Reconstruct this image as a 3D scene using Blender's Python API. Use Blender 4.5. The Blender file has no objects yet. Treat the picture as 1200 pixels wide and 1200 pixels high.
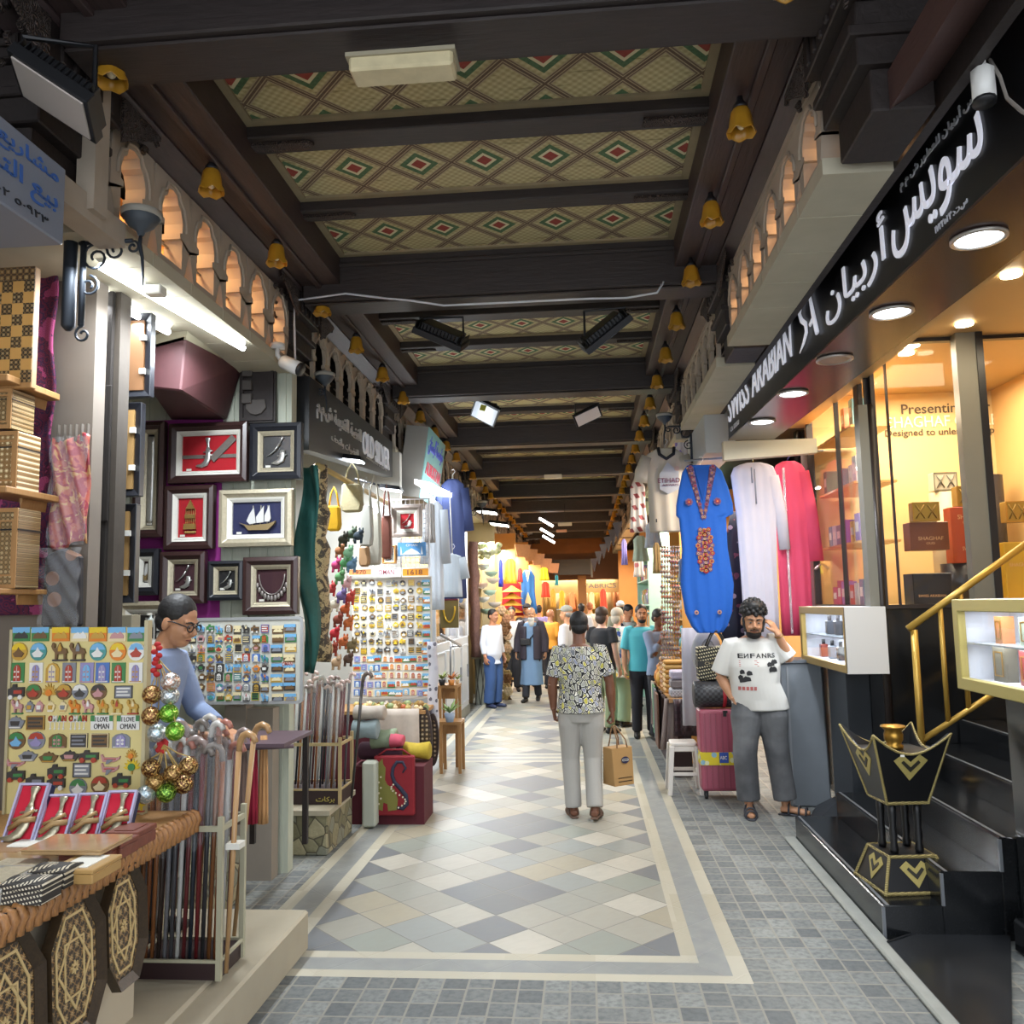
import bpy, math, random, unicodedata
from mathutils import Vector as V3, Matrix as MX
from mathutils.bvhtree import BVHTree
random.seed(11)
SC = bpy.context.scene
COL = SC.collection
PI = math.pi
# ---------------------------------------------------------------- camera maths
def _n(a): return V3(a).normalized()
_r = math.radians(1.1)
CY = _n((86, -106, 1000))
_h = V3((math.cos(_r), math.sin(_r), 0))
CZ = CY.cross(_h).normalized()
if CZ.y < 0: CZ = -CZ
CX = CY.cross(CZ).normalized()
if CX.x < 0: CX = -CX
EYE = V3((0, 0, 1.75))
def P(px, py, x=None, y=None, z=None):
    """the point of the plane x=, y= or z= that the photograph shows at this pixel"""
    q = V3((px - 600, 600 - py, 1000))
    d = V3((q.dot(CX), q.dot(CY), q.dot(CZ)))
    t = (x - EYE.x) / d.x if x is not None else (y - EYE.y) / d.y if y is not None else (z - EYE.z) / d.z
    return EYE + d * t
def hexc(h):
    h = h.lstrip('#')
    v = [int(h[i:i + 2], 16) / 255 for i in (0, 2, 4)]
    return tuple(c / 12.92 if c <= .04045 else ((c + .055) / 1.055) ** 2.4 for c in v)
# ---------------------------------------------------------------- node graphs
class S:
    def __init__(s, g, k): s.g, s.k = g, k
    def _m(s, op, *o, rev=False):
        n = s.g.nt.nodes.new('ShaderNodeMath'); n.operation = op
        a = [s] + list(o)
        if rev: a = a[::-1]
        for i, v in enumerate(a):
            if isinstance(v, S): s.g.nt.links.new(v.k, n.inputs[i])
            else: n.inputs[i].default_value = v
        return S(s.g, n.outputs[0])
    def __add__(s, o): return s._m('ADD', o)
    __radd__ = __add__
    def __sub__(s, o): return s._m('SUBTRACT', o)
    def __rsub__(s, o): return s._m('SUBTRACT', o, rev=True)
    def __mul__(s, o): return s._m('MULTIPLY', o)
    __rmul__ = __mul__
    def __truediv__(s, o): return s._m('DIVIDE', o)
    def frac(s): return s._m('FRACT')
    def floor(s): return s._m('FLOOR')
    def abs(s): return s._m('ABSOLUTE')
    def lt(s, o): return s._m('LESS_THAN', o)
    def gt(s, o): return s._m('GREATER_THAN', o)
    def max(s, o): return s._m('MAXIMUM', o)
    def min(s, o): return s._m('MINIMUM', o)
    def sin(s): return s._m('SINE')
    def sqrt(s): return s._m('SQRT')
    def mod(s, o): return s._m('FLOORED_MODULO', o)
    def pw(s, o): return s._m('POWER', o)
    def atan2(s, o): return s._m('ARCTAN2', o)
class G:
    def __init__(s, name):
        s.m = bpy.data.materials.new(name); s.m.use_nodes = True
        s.nt = s.m.node_tree
        s.b = s.nt.nodes['Principled BSDF']
        s.tc = s.nt.nodes.new('ShaderNodeTexCoord')
        s.co = s.tc.outputs['Object']
    def xyz(s):
        n = s.nt.nodes.new('ShaderNodeSeparateXYZ'); s.nt.links.new(s.co, n.inputs[0])
        return [S(s, n.outputs[i]) for i in range(3)]
    def vec(s, x, y, z=0.):
        n = s.nt.nodes.new('ShaderNodeCombineXYZ')
        for i, v in enumerate((x, y, z)):
            if isinstance(v, S): s.nt.links.new(v.k, n.inputs[i])
            else: n.inputs[i].default_value = v
        return n.outputs[0]
    def noise(s, scale, detail=3, vec=None, dist=0, out=0):
        n = s.nt.nodes.new('ShaderNodeTexNoise'); n.inputs['Scale'].default_value = scale
        n.inputs['Detail'].default_value = detail; n.inputs['Distortion'].default_value = dist
        s.nt.links.new(vec or s.co, n.inputs['Vector'])
        return S(s, n.outputs[out])
    def vor(s, scale, feature='F1', vec=None, out='Distance', rnd=1):
        n = s.nt.nodes.new('ShaderNodeTexVoronoi'); n.feature = feature
        n.inputs['Scale'].default_value = scale; n.inputs['Randomness'].default_value = rnd
        s.nt.links.new(vec or s.co, n.inputs['Vector'])
        return S(s, n.outputs[out])
    def hash(s, x, y, z=0.):
        n = s.nt.nodes.new('ShaderNodeTexWhiteNoise'); s.nt.links.new(s.vec(x, y, z), n.inputs['Vector'])
        return S(s, n.outputs['Value'])
    def mix(s, f, a, b):
        n = s.nt.nodes.new('ShaderNodeMix'); n.data_type = 'RGBA'
        for i, v in ((0, f), (6, a), (7, b)):
            if isinstance(v, S): s.nt.links.new(v.k, n.inputs[i])
            elif isinstance(v, (int, float)): n.inputs[i].default_value = v
            else: n.inputs[i].default_value = (*v[:3], 1)
        return S(s, n.outputs[2])
    def ramp(s, f, *cols):
        n = s.nt.nodes.new('ShaderNodeValToRGB'); s.nt.links.new(f.k, n.inputs[0])
        e = n.color_ramp; e.interpolation = 'CONSTANT'
        while len(e.elements) < len(cols): e.elements.new(.5)
        for i, cc in enumerate(cols): e.elements[i].position = i / len(cols); e.elements[i].color = (*cc, 1)
        return S(s, n.outputs[0])
    def done(s, col, rough=.6, metal=0, bump=None, bs=.3, bd=.01):
        for k, v in (('Base Color', col), ('Roughness', rough), ('Metallic', metal)):
            if isinstance(v, S): s.nt.links.new(v.k, s.b.inputs[k])
            elif isinstance(v, (int, float)): s.b.inputs[k].default_value = v
            else: s.b.inputs[k].default_value = (*v[:3], 1)
        if bump:
            n = s.nt.nodes.new('ShaderNodeBump'); n.inputs['Strength'].default_value = bs; n.inputs['Distance'].default_value = bd
            s.nt.links.new(bump.k, n.inputs['Height']); s.nt.links.new(n.outputs[0], s.b.inputs['Normal'])
        return s.m
_mats = {}
def mat(c, r=.6, m=0, nz=0, ns=6, bump=0, em=0, coat=0, stretch=None):
    """a plain procedural material: colour C (hex), roughness, metal, noise amount NZ at scale NS, bump, emission"""
    key = (c, r, m, nz, ns, bump, em, coat, stretch)
    if key in _mats: return _mats[key]
    g = G('mat_%d' % len(_mats)); cc = hexc(c)
    col = cc; b = None
    if nz or bump:
        v = None
        if stretch:
            x, y, z = g.xyz(); v = g.vec(x * stretch[0], y * stretch[1], z * stretch[2])
        n = g.noise(ns, 5, v)
        if nz: col = g.mix(n, [k * (1 - nz) for k in cc], [min(1, k * (1 + nz)) for k in cc])
        if bump: b = n
    g.done(col, r, m, b, bump or .1)
    if em:
        g.b.inputs['Emission Color'].default_value = (*cc, 1); g.b.inputs['Emission Strength'].default_value = em
    if coat: g.b.inputs['Coat Weight'].default_value = coat; g.b.inputs['Coat Roughness'].default_value = .1
    _mats[key] = g.m
    return g.m
def glassmat():
    if 'glass' in _mats: return _mats['glass']
    m = bpy.data.materials.new('clear_glass'); m.use_nodes = True; nt = m.node_tree
    nt.nodes.remove(nt.nodes['Principled BSDF']); o = nt.nodes['Material Output']
    t = nt.nodes.new('ShaderNodeBsdfTransparent'); gl = nt.nodes.new('ShaderNodeBsdfGlossy'); gl.inputs['Roughness'].default_value = .02
    f = nt.nodes.new('ShaderNodeFresnel'); ge = nt.nodes.new('ShaderNodeNewGeometry'); mr = nt.nodes.new('ShaderNodeMapRange'); mr.inputs[3].default_value = 1.3; mr.inputs[4].default_value = 1 / 1.3
    nt.links.new(ge.outputs['Backfacing'], mr.inputs[0]); nt.links.new(mr.outputs[0], f.inputs[0])
    x = nt.nodes.new('ShaderNodeMixShader')
    nt.links.new(f.outputs[0], x.inputs[0]); nt.links.new(t.outputs[0], x.inputs[1]); nt.links.new(gl.outputs[0], x.inputs[2])
    nt.links.new(x.outputs[0], o.inputs[0]); _mats['glass'] = m
    return m
def filmmat():
    """clear crinkled plastic film"""
    if 'film' in _mats: return _mats['film']
    m = bpy.data.materials.new('plastic_film'); m.use_nodes = True; nt = m.node_tree
    nt.nodes.remove(nt.nodes['Principled BSDF']); o = nt.nodes['Material Output']
    t = nt.nodes.new('ShaderNodeBsdfTransparent'); gl = nt.nodes.new('ShaderNodeBsdfPrincipled')
    gl.inputs['Base Color'].default_value = (.7, .72, .75, 1); gl.inputs['Roughness'].default_value = .15
    n = nt.nodes.new('ShaderNodeTexNoise'); n.inputs['Scale'].default_value = 45
    b = nt.nodes.new('ShaderNodeBump'); b.inputs['Strength'].default_value = .8
    nt.links.new(n.outputs[0], b.inputs['Height']); nt.links.new(b.outputs[0], gl.inputs['Normal'])
    x = nt.nodes.new('ShaderNodeMixShader'); x.inputs[0].default_value = .13
    nt.links.new(t.outputs[0], x.inputs[1]); nt.links.new(gl.outputs[0], x.inputs[2]); nt.links.new(x.outputs[0], o.inputs[0])
    _mats['film'] = m
    return m
# ---------------------------------------------------------------- frames
def FR(o, u=(1, 0, 0), v=(0, 0, 1), tilt=0):
    """matrix whose local x, y, z are U, V, U x V with origin O; TILT leans the top back about U (radians)"""
    u = V3(u).normalized(); v = V3(v); v = (v - u * v.dot(u)).normalized(); n = u.cross(v)
    if tilt: v, n = v * math.cos(tilt) - n * math.sin(tilt), n * math.cos(tilt) + v * math.sin(tilt)
    m = MX.Identity(4)
    for i in range(3): m[i][0], m[i][1], m[i][2], m[i][3] = u[i], v[i], n[i], o[i]
    return m
def RZ(a): return MX.Rotation(a, 4, 'Z')
def TR(*a): return MX.Translation(V3(a))
# ---------------------------------------------------------------- mesh builder
_txt = {}
AR = {}
for _c in range(0xFE70, 0xFEFD):
    _d = unicodedata.decomposition(chr(_c)).split()
    if len(_d) == 2: AR.setdefault(chr(int(_d[1], 16)), {})[_d[0]] = chr(_c)
def arabic(s):
    """contextual forms, in the order they are drawn left to right"""
    out = []
    for w in s.split(' '):
        r = []
        for i, ch in enumerate(w):
            f = AR.get(ch)
            if not f: r.append(ch); continue
            prev = i > 0 and '<initial>' in AR.get(w[i - 1], {})
            nxt = i < len(w) - 1 and w[i + 1] in AR and '<final>' in AR[w[i + 1]] and '<initial>' in f
            k = '<medial>' if prev and nxt else '<final>' if prev else '<initial>' if nxt else '<isolated>'
            r.append(f.get(k, ch))
        t = ''.join(r)
        out.append(t if w.isdigit() or w[:1].isdigit() else t[::-1])
    return ' '.join(out[::-1])
def textmesh(s, bold=0, ext=.02):
    k = (s, bold, ext)
    if k not in _txt:
        c = bpy.data.curves.new('t', 'FONT'); c.body = s; c.offset = bold; c.extrude = ext; c.resolution_u = 3
        o = bpy.data.objects.new('t', c); COL.objects.link(o)
        dg = bpy.context.evaluated_depsgraph_get()
        m = bpy.data.meshes.new_from_object(o.evaluated_get(dg))
        vs = [v.co.copy() for v in m.vertices]; fs = [tuple(p.vertices) for p in m.polygons]
        bpy.data.objects.remove(o); bpy.data.meshes.remove(m); bpy.data.curves.remove(c)
        x0, x1 = min(v.x for v in vs), max(v.x for v in vs); y0, y1 = min(v.y for v in vs), max(v.y for v in vs)
        _txt[k] = ([V3((v.x - x0, v.y - y0, v.z)) for v in vs], fs, x1 - x0, y1 - y0)
    return _txt[k]
class MB:
    def __init__(s, T=None):
        s.v, s.f, s.mi, s.sm = [], [], [], []
        s.i, s.T = 0, T
    def add(s, vs, fs, sm=False, M=None):
        b = len(s.v)
        A = s.T @ M if (s.T is not None and M is not None) else (M if M is not None else s.T)
        s.v += [A @ V3(p) for p in vs] if A is not None else [V3(p) for p in vs]
        flip = A is not None and A.to_3x3().determinant() < 0
        for q in fs:
            s.f.append(tuple(b + k for k in (q[::-1] if flip else q))); s.mi.append(s.i); s.sm.append(sm)
        return s
    def box(s, a, b, M=None):
        x0, x1 = sorted((a[0], b[0])); y0, y1 = sorted((a[1], b[1])); z0, z1 = sorted((a[2], b[2]))
        vs = [(x0, y0, z0), (x1, y0, z0), (x1, y1, z0), (x0, y1, z0), (x0, y0, z1), (x1, y0, z1), (x1, y1, z1), (x0, y1, z1)]
        return s.add(vs, [(3, 2, 1, 0), (4, 5, 6, 7), (0, 1, 5, 4), (1, 2, 6, 5), (2, 3, 7, 6), (3, 0, 4, 7)], False, M)
    def cbox(s, c, d, M=None):
        return s.box([c[i] - d[i] / 2 for i in range(3)], [c[i] + d[i] / 2 for i in range(3)], M)
    def hexa(s, vs):
        return s.add(vs, [(3, 2, 1, 0), (4, 5, 6, 7), (0, 1, 5, 4), (1, 2, 6, 5), (2, 3, 7, 6), (3, 0, 4, 7)])
    def tube(s, pts, r, n=8, closed=False, sm=True, flat=1, caps=True):
        pts = [V3(p) for p in pts]; k = len(pts)
        if not isinstance(r, (list, tuple)): r = [r] * k
        t0 = (pts[1] - pts[0]).normalized()
        up = V3((0, 0, 1)) if abs(t0.z) < .9 else V3((0, 1, 0))
        a = t0.cross(up).normalized()
        vs, fs = [], []
        for i, p in enumerate(pts):
            if closed: t = (pts[(i + 1) % k] - pts[i - 1])
            else: t = pts[min(i + 1, k - 1)] - pts[max(i - 1, 0)]
            t = t.normalized() if t.length > 1e-9 else t0
            a = (a - t * a.dot(t))
            a = a.normalized() if a.length > 1e-6 else t.orthogonal().normalized()
            b = t.cross(a)
            for j in range(n):
                w = 2 * PI * j / n
                vs.append(p + a * (math.cos(w) * r[i]) + b * (math.sin(w) * r[i] * flat))
        for i in range(k if closed else k - 1):
            for j in range(n):
                i2 = (i + 1) % k
                fs.append((i * n + j, i * n + (j + 1) % n, i2 * n + (j + 1) % n, i2 * n + j))
        if not closed and caps:
            fs.append(tuple(range(n - 1, -1, -1))); fs.append(tuple((k - 1) * n + j for j in range(n)))
        return s.add(vs, fs, sm)
    def cyl(s, p0, p1, r0, r1=None, n=12, sm=True): return s.tube([p0, p1], [r0, r0 if r1 is None else r1], n, sm=sm)
    def ell(s, c, r, n=12, m=8, M=None):
        if not isinstance(r, (list, tuple)): r = (r, r, r)
        vs = [(c[0], c[1], c[2] - r[2])]; fs = []
        for i in range(1, m):
            a = -PI / 2 + PI * i / m
            for j in range(n):
                b = 2 * PI * j / n
                vs.append((c[0] + r[0] * math.cos(a) * math.cos(b), c[1] + r[1] * math.cos(a) * math.sin(b), c[2] + r[2] * math.sin(a)))
        vs.append((c[0], c[1], c[2] + r[2])); L = len(vs) - 1
        for j in range(n):
            fs.append((0, 1 + (j + 1) % n, 1 + j)); fs.append((L, L - n + j, L - n + (j + 1) % n))
            for i in range(m - 2):
                a = 1 + i * n; fs.append((a + j, a + (j + 1) % n, a + n + (j + 1) % n, a + n + j))
        return s.add(vs, fs, True, M)
    def lathe(s, c, prof, n=16, M=None, sm=True):
        vs, fs = [], []
        for r, z in prof:
            for j in range(n):
                w = 2 * PI * j / n; vs.append((c[0] + r * math.cos(w), c[1] + r * math.sin(w), c[2] + z))
        k = len(prof)
        for i in range(k - 1):
            for j in range(n): fs.append((i * n + j, i * n + (j + 1) % n, (i + 1) * n + (j + 1) % n, (i + 1) * n + j))
        fs.append(tuple(range(n - 1, -1, -1))); fs.append(tuple((k - 1) * n + j for j in range(n)))
        return s.add(vs, fs, sm, M)
    def loft(s, rings, sm=True, caps=True):
        """rings: lists of equally many points"""
        n = len(rings[0]); vs = [p for r in rings for p in r]; fs = []
        for i in range(len(rings) - 1):
            for j in range(n): fs.append((i * n + j, i * n + (j + 1) % n, (i + 1) * n + (j + 1) % n, (i + 1) * n + j))
        if caps: fs.append(tuple(range(n - 1, -1, -1))); fs.append(tuple((len(rings) - 1) * n + j for j in range(n)))
        return s.add(vs, fs, sm)
    def prism(s, poly, z0, z1, M=None):
        n = len(poly); ar = sum(poly[i][0] * poly[(i + 1) % n][1] - poly[(i + 1) % n][0] * poly[i][1] for i in range(n))
        if ar < 0: poly = poly[::-1]
        vs = [(x, y, z0) for x, y in poly] + [(x, y, z1) for x, y in poly]
        fs = [tuple(range(n - 1, -1, -1)), tuple(range(n, 2 * n))] + [(j, (j + 1) % n, n + (j + 1) % n, n + j) for j in range(n)]
        return s.add(vs, fs, False, M)
    def ring(s, outer, inner, z0, z1, M=None, zi=None):
        """plate with a hole: OUTER and INNER closed loops with equally many points; ZI: front height at the hole"""
        n = len(outer); zi = z1 if zi is None else zi
        vs = [(x, y, z0) for x, y in outer] + [(x, y, z1) for x, y in outer] + [(x, y, z0) for x, y in inner] + [(x, y, zi) for x, y in inner]
        fs = []
        for j in range(n):
            k = (j + 1) % n
            fs += [(j, k, n + k, n + j), (n + j, n + k, 3 * n + k, 3 * n + j), (3 * n + j, 3 * n + k, 2 * n + k, 2 * n + j), (2 * n + j, 2 * n + k, k, j)]
        return s.add(vs, fs, False, M)
    def rframe(s, x0, y0, x1, y1, w, z0, z1, M=None, zi=None):
        R = lambda d: [(x0 + d, y0 + d), (x1 - d, y0 + d), (x1 - d, y1 - d), (x0 + d, y1 - d)]
        return s.ring(R(0), R(w), z0, z1, M, zi)
    def disc(s, c, r, z0, z1, M=None, n=16, ry=None):
        return s.prism([(c[0] + r * math.cos(2 * PI * j / n), c[1] + (ry or r) * math.sin(2 * PI * j / n)) for j in range(n)], z0, z1, M)
    def grid(s, fn, nu, nv, sm=True):
        vs = [fn(i / nu, j / nv) for j in range(nv + 1) for i in range(nu + 1)]
        fs = [(j * (nu + 1) + i, j * (nu + 1) + i + 1, (j + 1) * (nu + 1) + i + 1, (j + 1) * (nu + 1) + i) for j in range(nv) for i in range(nu)]
        return s.add(vs, fs, sm)
    def text(s, txt, M, x0, y0, x1, y1, bold=0, depth=.003, keep=False, z=0):
        vs, fs, w, h = textmesh(txt, bold, .5)
        sx, sy = (x1 - x0) / w, (y1 - y0) / h
        if keep: k = min(sx, sy); x0 += ((x1 - x0) - w * k) / 2; y0 += ((y1 - y0) - h * k) / 2; sx = sy = k
        return s.add([(x0 + v.x * sx, y0 + v.y * sy, z + (v.z + .5) * depth) for v in vs], fs, False, M)
    def mesh(s, name):
        me = bpy.data.meshes.new(name); me.from_pydata([tuple(v) for v in s.v], [], s.f)
        me.polygons.foreach_set('material_index', s.mi); me.polygons.foreach_set('use_smooth', s.sm)
        me.update(); return me
    def obj(s, name, mats, parent=None, bevel=0, loc=None, label=None, cat=None, group=None, kind=None, seg=1):
        if loc is not None: L = V3(loc)
        elif parent is not None: L = wloc(parent)
        elif kind == 'structure' or not s.v: L = V3((0, 0, 0))
        else:
            L = V3(((min(v.x for v in s.v) + max(v.x for v in s.v)) / 2, (min(v.y for v in s.v) + max(v.y for v in s.v)) / 2, min(v.z for v in s.v)))
        s.v = [v - L for v in s.v]
        me = s.mesh(name)
        for m in (mats if isinstance(mats, (list, tuple)) else [mats]): me.materials.append(m)
        o = bpy.data.objects.new(name, me); COL.objects.link(o)
        if parent is not None: o.parent = parent; o.location = L - wloc(parent)
        else: o.location = L
        if bevel:
            b = o.modifiers.new('bevel', 'BEVEL'); b.width = bevel; b.segments = seg; b.limit_method = 'ANGLE'; b.angle_limit = .7
        return tag(o, label, cat, group, kind)
def wloc(o):
    L = o.location.copy()
    while o.parent: o = o.parent; L += o.location
    return L
def tag(o, label=None, cat=None, group=None, kind=None):
    if label: o['label'] = label
    if cat: o['category'] = cat
    if group: o['group'] = group
    if kind: o['kind'] = kind
    return o
def thing(name, label, cat, loc, group=None):
    o = bpy.data.objects.new(name, None); COL.objects.link(o); o.location = loc; o.empty_display_size = .05
    return tag(o, label, cat, group)
def kid(o, n):
    """the part of O whose name starts with N"""
    return [c for c in o.children if c.name.startswith(n)][0]
def dup(root, loc, label=None, group=None, rotz=None, scale=None):
    r = root.copy(); COL.objects.link(r); r.location = loc
    if rotz is not None: r.rotation_euler.z = rotz
    if scale: r.scale = (scale,) * 3
    if label: r['label'] = label
    if group: r['group'] = group
    for ch in root.children:
        c = ch.copy(); COL.objects.link(c); c.parent = r
        for g in ch.children:
            d = g.copy(); COL.objects.link(d); d.parent = c
    return r
def remesh(mb, voxel, smooth=2, T=None):
    """one continuous skin round everything in MB"""
    me = mb.mesh('t'); o = bpy.data.objects.new('t', me); COL.objects.link(o)
    r = o.modifiers.new('r', 'REMESH'); r.mode = 'VOXEL'; r.voxel_size = voxel; r.use_smooth_shade = True
    if smooth:
        k = o.modifiers.new('s', 'SMOOTH'); k.iterations = smooth; k.factor = .5
    dg = bpy.context.evaluated_depsgraph_get(); dg.update()
    m2 = bpy.data.meshes.new_from_object(o.evaluated_get(dg))
    bpy.data.objects.remove(o); bpy.data.meshes.remove(me)
    out = MB(); out.v = [v.co.copy() for v in m2.vertices]; out.f = [tuple(p.vertices) for p in m2.polygons]
    out.mi = [0] * len(out.f); out.sm = [True] * len(out.f)
    bpy.data.meshes.remove(m2)
    if T is not None: out.v = [T @ v for v in out.v]
    return out
ORD = ['first', 'second', 'third', 'fourth', 'fifth', 'sixth', 'seventh', 'eighth', 'ninth', 'tenth', 'eleventh', 'twelfth', 'thirteenth', 'fourteenth', 'fifteenth', 'sixteenth', 'seventeenth', 'eighteenth', 'nineteenth', 'twentieth']
for _k in range(1, 10): ORD.append('twenty-' + ORD[_k - 1])
ORD.append('thirtieth')
for _k in range(1, 10): ORD.append('thirty-' + ORD[_k - 1])
ORD.append('fortieth')
for _k in range(1, 10): ORD.append('forty-' + ORD[_k - 1])
X_, Y_, Z_ = (1, 0, 0), (0, 1, 0), (0, 0, 1)
def garment(name, label, cat, M, prof, depth, m, folds=.012, nf=7, sleeves=(), group=None, hem=0, seed=0, loc=None, hanger=None, neck=None):
    """hanging cloth: PROF rows (v, left u, right u) from hem to shoulder in frame M (u right, v up, n to the viewer)"""
    rnd = random.Random(seed); ph = rnd.random() * 6
    b = MB(); n = 40
    def row(v, a, c, k):
        ring = []
        for j in range(n):
            w = 2 * PI * j / n; cu, su = math.cos(w), math.sin(w)
            su = math.copysign(abs(su) ** .6, su)
            u = (a + c) / 2 + (c - a) / 2 * cu
            f = folds * k * math.sin(nf * cu * 1.6 + ph + v * 1.3) * (1 if su >= 0 else -1) * min(1, abs(su) * 1.5)
            d = depth * (.35 + .65 * k)
            ring.append((u, v + hem * k * math.sin(cu * nf * .8 + ph) * .5, su * d / 2 + f))
        return ring
    R = []
    v0, v1 = prof[0][0], prof[-1][0]
    for i in range(len(prof) - 1):
        (va, la, ra), (vb, lb, rb) = prof[i], prof[i + 1]
        for t in (0, .33, .66): R.append((va + (vb - va) * t, la + (lb - la) * t, ra + (rb - ra) * t))
    R.append(prof[-1])
    rings = [[M @ V3(p) for p in row(v, a, c, 1 - .75 * (v - v0) / (v1 - v0))] for v, a, c in R]
    b.loft(rings)
    for sl in sleeves:                     # sl: [(u, v, half width)] along the sleeve
        b.tube([M @ V3((u, v, 0)) for u, v, w in sl], [w for u, v, w in sl], 14, flat=.45)
    if hanger is None: return b.obj(name, m, label=label, cat=cat, group=group)
    t = thing(name, label, cat, loc if loc is not None else M @ V3((0, v0, 0)), group)
    b.obj('cloth', m, t)
    h = MB(); hu, hv, hw = hanger[:3]
    h.tube([M @ V3(p) for p in ((hu - hw, hv - .06, 0), (hu - hw * .2, hv, 0), (hu, hv + .01, 0), (hu + hw * .2, hv, 0), (hu + hw, hv - .06, 0))], .006, 6)
    h.tube([M @ V3((hu + x, hv + y, 0)) for x, y in ((0, 0), (0, .05), (.02, .07), (.03, .09), (.015, .115), (-.01, .105))], .003, 6)
    h.obj('clothes_hanger', mat(hanger[3] if len(hanger) > 3 else '#cfd2d4', .4), t)
    return t
def area(loc, tgt, sx, sy, col, power, name='light', spread=None):
    d = bpy.data.lights.new(name, 'AREA'); d.shape = 'RECTANGLE'; d.size, d.size_y = sx, sy; d.color = col; d.energy = power
    if spread: d.spread = spread
    o = bpy.data.objects.new(name, d); COL.objects.link(o); o.location = loc
    d_ = V3(tgt) - V3(loc)
    o.rotation_euler = (0, math.atan2(-d_.x, -d_.z), 0) if abs(d_.z) > 3 * abs(d_.y) else d_.to_track_quat('-Z', 'Y').to_euler()
    return o
WHITE, WARM, COOL = (1, .97, .92), (1, .72, .42), (.88, .94, 1)
# ================================================================ pattern materials
def m_floor():
    g = G('paving_stone'); x, y, z = g.xyz()
    ax = (x + .56).abs()
    yl = ((y - 4.19) / 5.75).frac() * 5.75
    e = (ax - .98).max(.30 - yl).max(yl - 5.52).max(4.49 - y)
    # panel of diagonal tiles
    a = .396
    u = (x + .553) / a; w = (y - 4.62) / a
    p = u + w; q = w - u
    ip, iq = p.floor(), q.floor(); fp, fq = p.frac(), q.frac()
    h = g.hash(ip, iq, 3.)
    tone = g.ramp(h, hexc('#908e83'), hexc('#9a978b'), hexc('#858b82'), hexc('#a8a497'), hexc('#8d8e85'), hexc('#9a927d'), hexc('#868b88'), hexc('#b5b0a3'))
    row = ((w + .0) / 4.).frac() * 4.
    big = (u.abs() + (row - 2.0).abs() * 1.).lt(1.0)
    small = (u.abs() + (row - .5).abs()).lt(.5)
    xc = ((ip - iq) * (a / 2) + .007).abs(); yc = (ip + iq + 1.) * (a / 2) + 4.62; yq = ((yc - 4.19) / 5.75).frac() * 5.75
    edge = ((xc - .98).max(.30 - yq).max(yq - 5.52) + .10).gt(0)
    dark = big.max(small).max(edge * (g.hash(ip, iq, 5.).gt(.25)))
    vein = g.noise(5, 6, g.vec(p * .6, q * 1.4), .8)
    col = g.mix(dark, tone, g.mix(h, hexc('#565b62'), hexc('#666b72')))
    col = g.mix(vein * .35, col, hexc('#8d8a80'))
    grout = fp.min(fq).min(1 - fp).min(1 - fq)
    col = g.mix(grout.lt(.012), col, hexc('#6f6d66'))
    # border lines, slate bands, cobbles
    light = g.mix(g.hash((y / .45).floor(), (x / .45).floor()), hexc('#a59e8a'), hexc('#b8b3a2'))
    slate = g.mix(g.noise(9, 6), hexc('#74777a'), hexc('#94968f'))
    c = .118
    cx, cy = x / c, y / (c * 1.12)
    cyy = cy + g.hash(cx.floor(), 0., 2.) * .25
    ch = g.hash(cx.floor(), cyy.floor(), 1.)
    cg = cx.frac().min(1 - cx.frac()).min(cyy.frac()).min(1 - cyy.frac())
    cob = g.mix(ch, hexc('#5c6061'), hexc('#868985'))
    cob = g.mix(((g.noise(34, 6) - .42) * 4.).max(0.).min(1.) * .6, cob, hexc('#474c50'))
    cob = g.mix(cg.lt(.045), cob, hexc('#85837a'))
    isl = (e.gt(0) * e.lt(.08)).max(e.gt(.22) * e.lt(.30))
    full = g.mix(e.gt(0), col, g.mix(isl, g.mix(e.gt(.30), slate, cob), light))
    dirt = g.noise(1.3, 4)
    full = g.mix((dirt - .35).max(0) * .5, full, hexc('#7d7a70'))
    iscob = e.gt(.30)
    bm = iscob * (cg.min(.15) * 5. + g.noise(30, 5) * .9) + (1 - iscob) * (grout.min(.02) * 14. + g.noise(20, 3) * .12)
    return g.done(full, .38 + iscob * .25 + vein * .12, 0, bm, .5, .008)
def m_ceil():
    g = G('woven_reed_panel'); x, y, z = g.xyz()
    u = x / .375; v = y / .42
    p = u + v + .5; q = u - v + .5
    d = (p.frac() - .5).abs().max((q.frac() - .5).abs())
    med = ((p.floor() - q.floor()) / 2.).frac().lt(.25)
    wv = ((x * 130.).sin() * (y * 130.).sin()) * .5 + .5
    straw = g.mix(wv, hexc('#9c9268'), hexc('#c2b98f'))
    straw = g.mix(g.noise(4, 5, g.vec(x * .6, y * 6.)).gt(.62) * .5, straw, hexc('#6d6340'))
    gr = g.mix(g.noise(60, 2), hexc('#2c4a30'), hexc('#5f7f5a'))
    m = g.mix(d.lt(.30), straw, gr)
    m = g.mix(d.lt(.19), m, hexc('#cfc8a4'))
    m = g.mix(d.lt(.125), m, hexc('#8e3d33'))
    col = g.mix(med, straw, m)
    col = g.mix(d.gt(.40), col, hexc('#a3977a'))
    col = g.mix(d.gt(.425), col, hexc('#6b5a48'))
    col = g.mix(d.gt(.455), col, hexc('#a3977a'))
    col = g.mix(d.gt(.475), col, hexc('#5f4e3e'))
    return g.done(col, .85, 0, wv + d.gt(.40) * 2., .5, .006)
def m_wood(c='#2b2220', c2='#4a3a36', r=.6, name='dark_wood', sx=(3, 3, 3), bump=.25):
    g = G(name); x, y, z = g.xyz()
    n = g.noise(9, 6, g.vec(x * sx[0], y * sx[1], z * sx[2]), .6)
    return g.done(g.mix(n, hexc(c), hexc(c2)), r, 0, n, bump)
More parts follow.
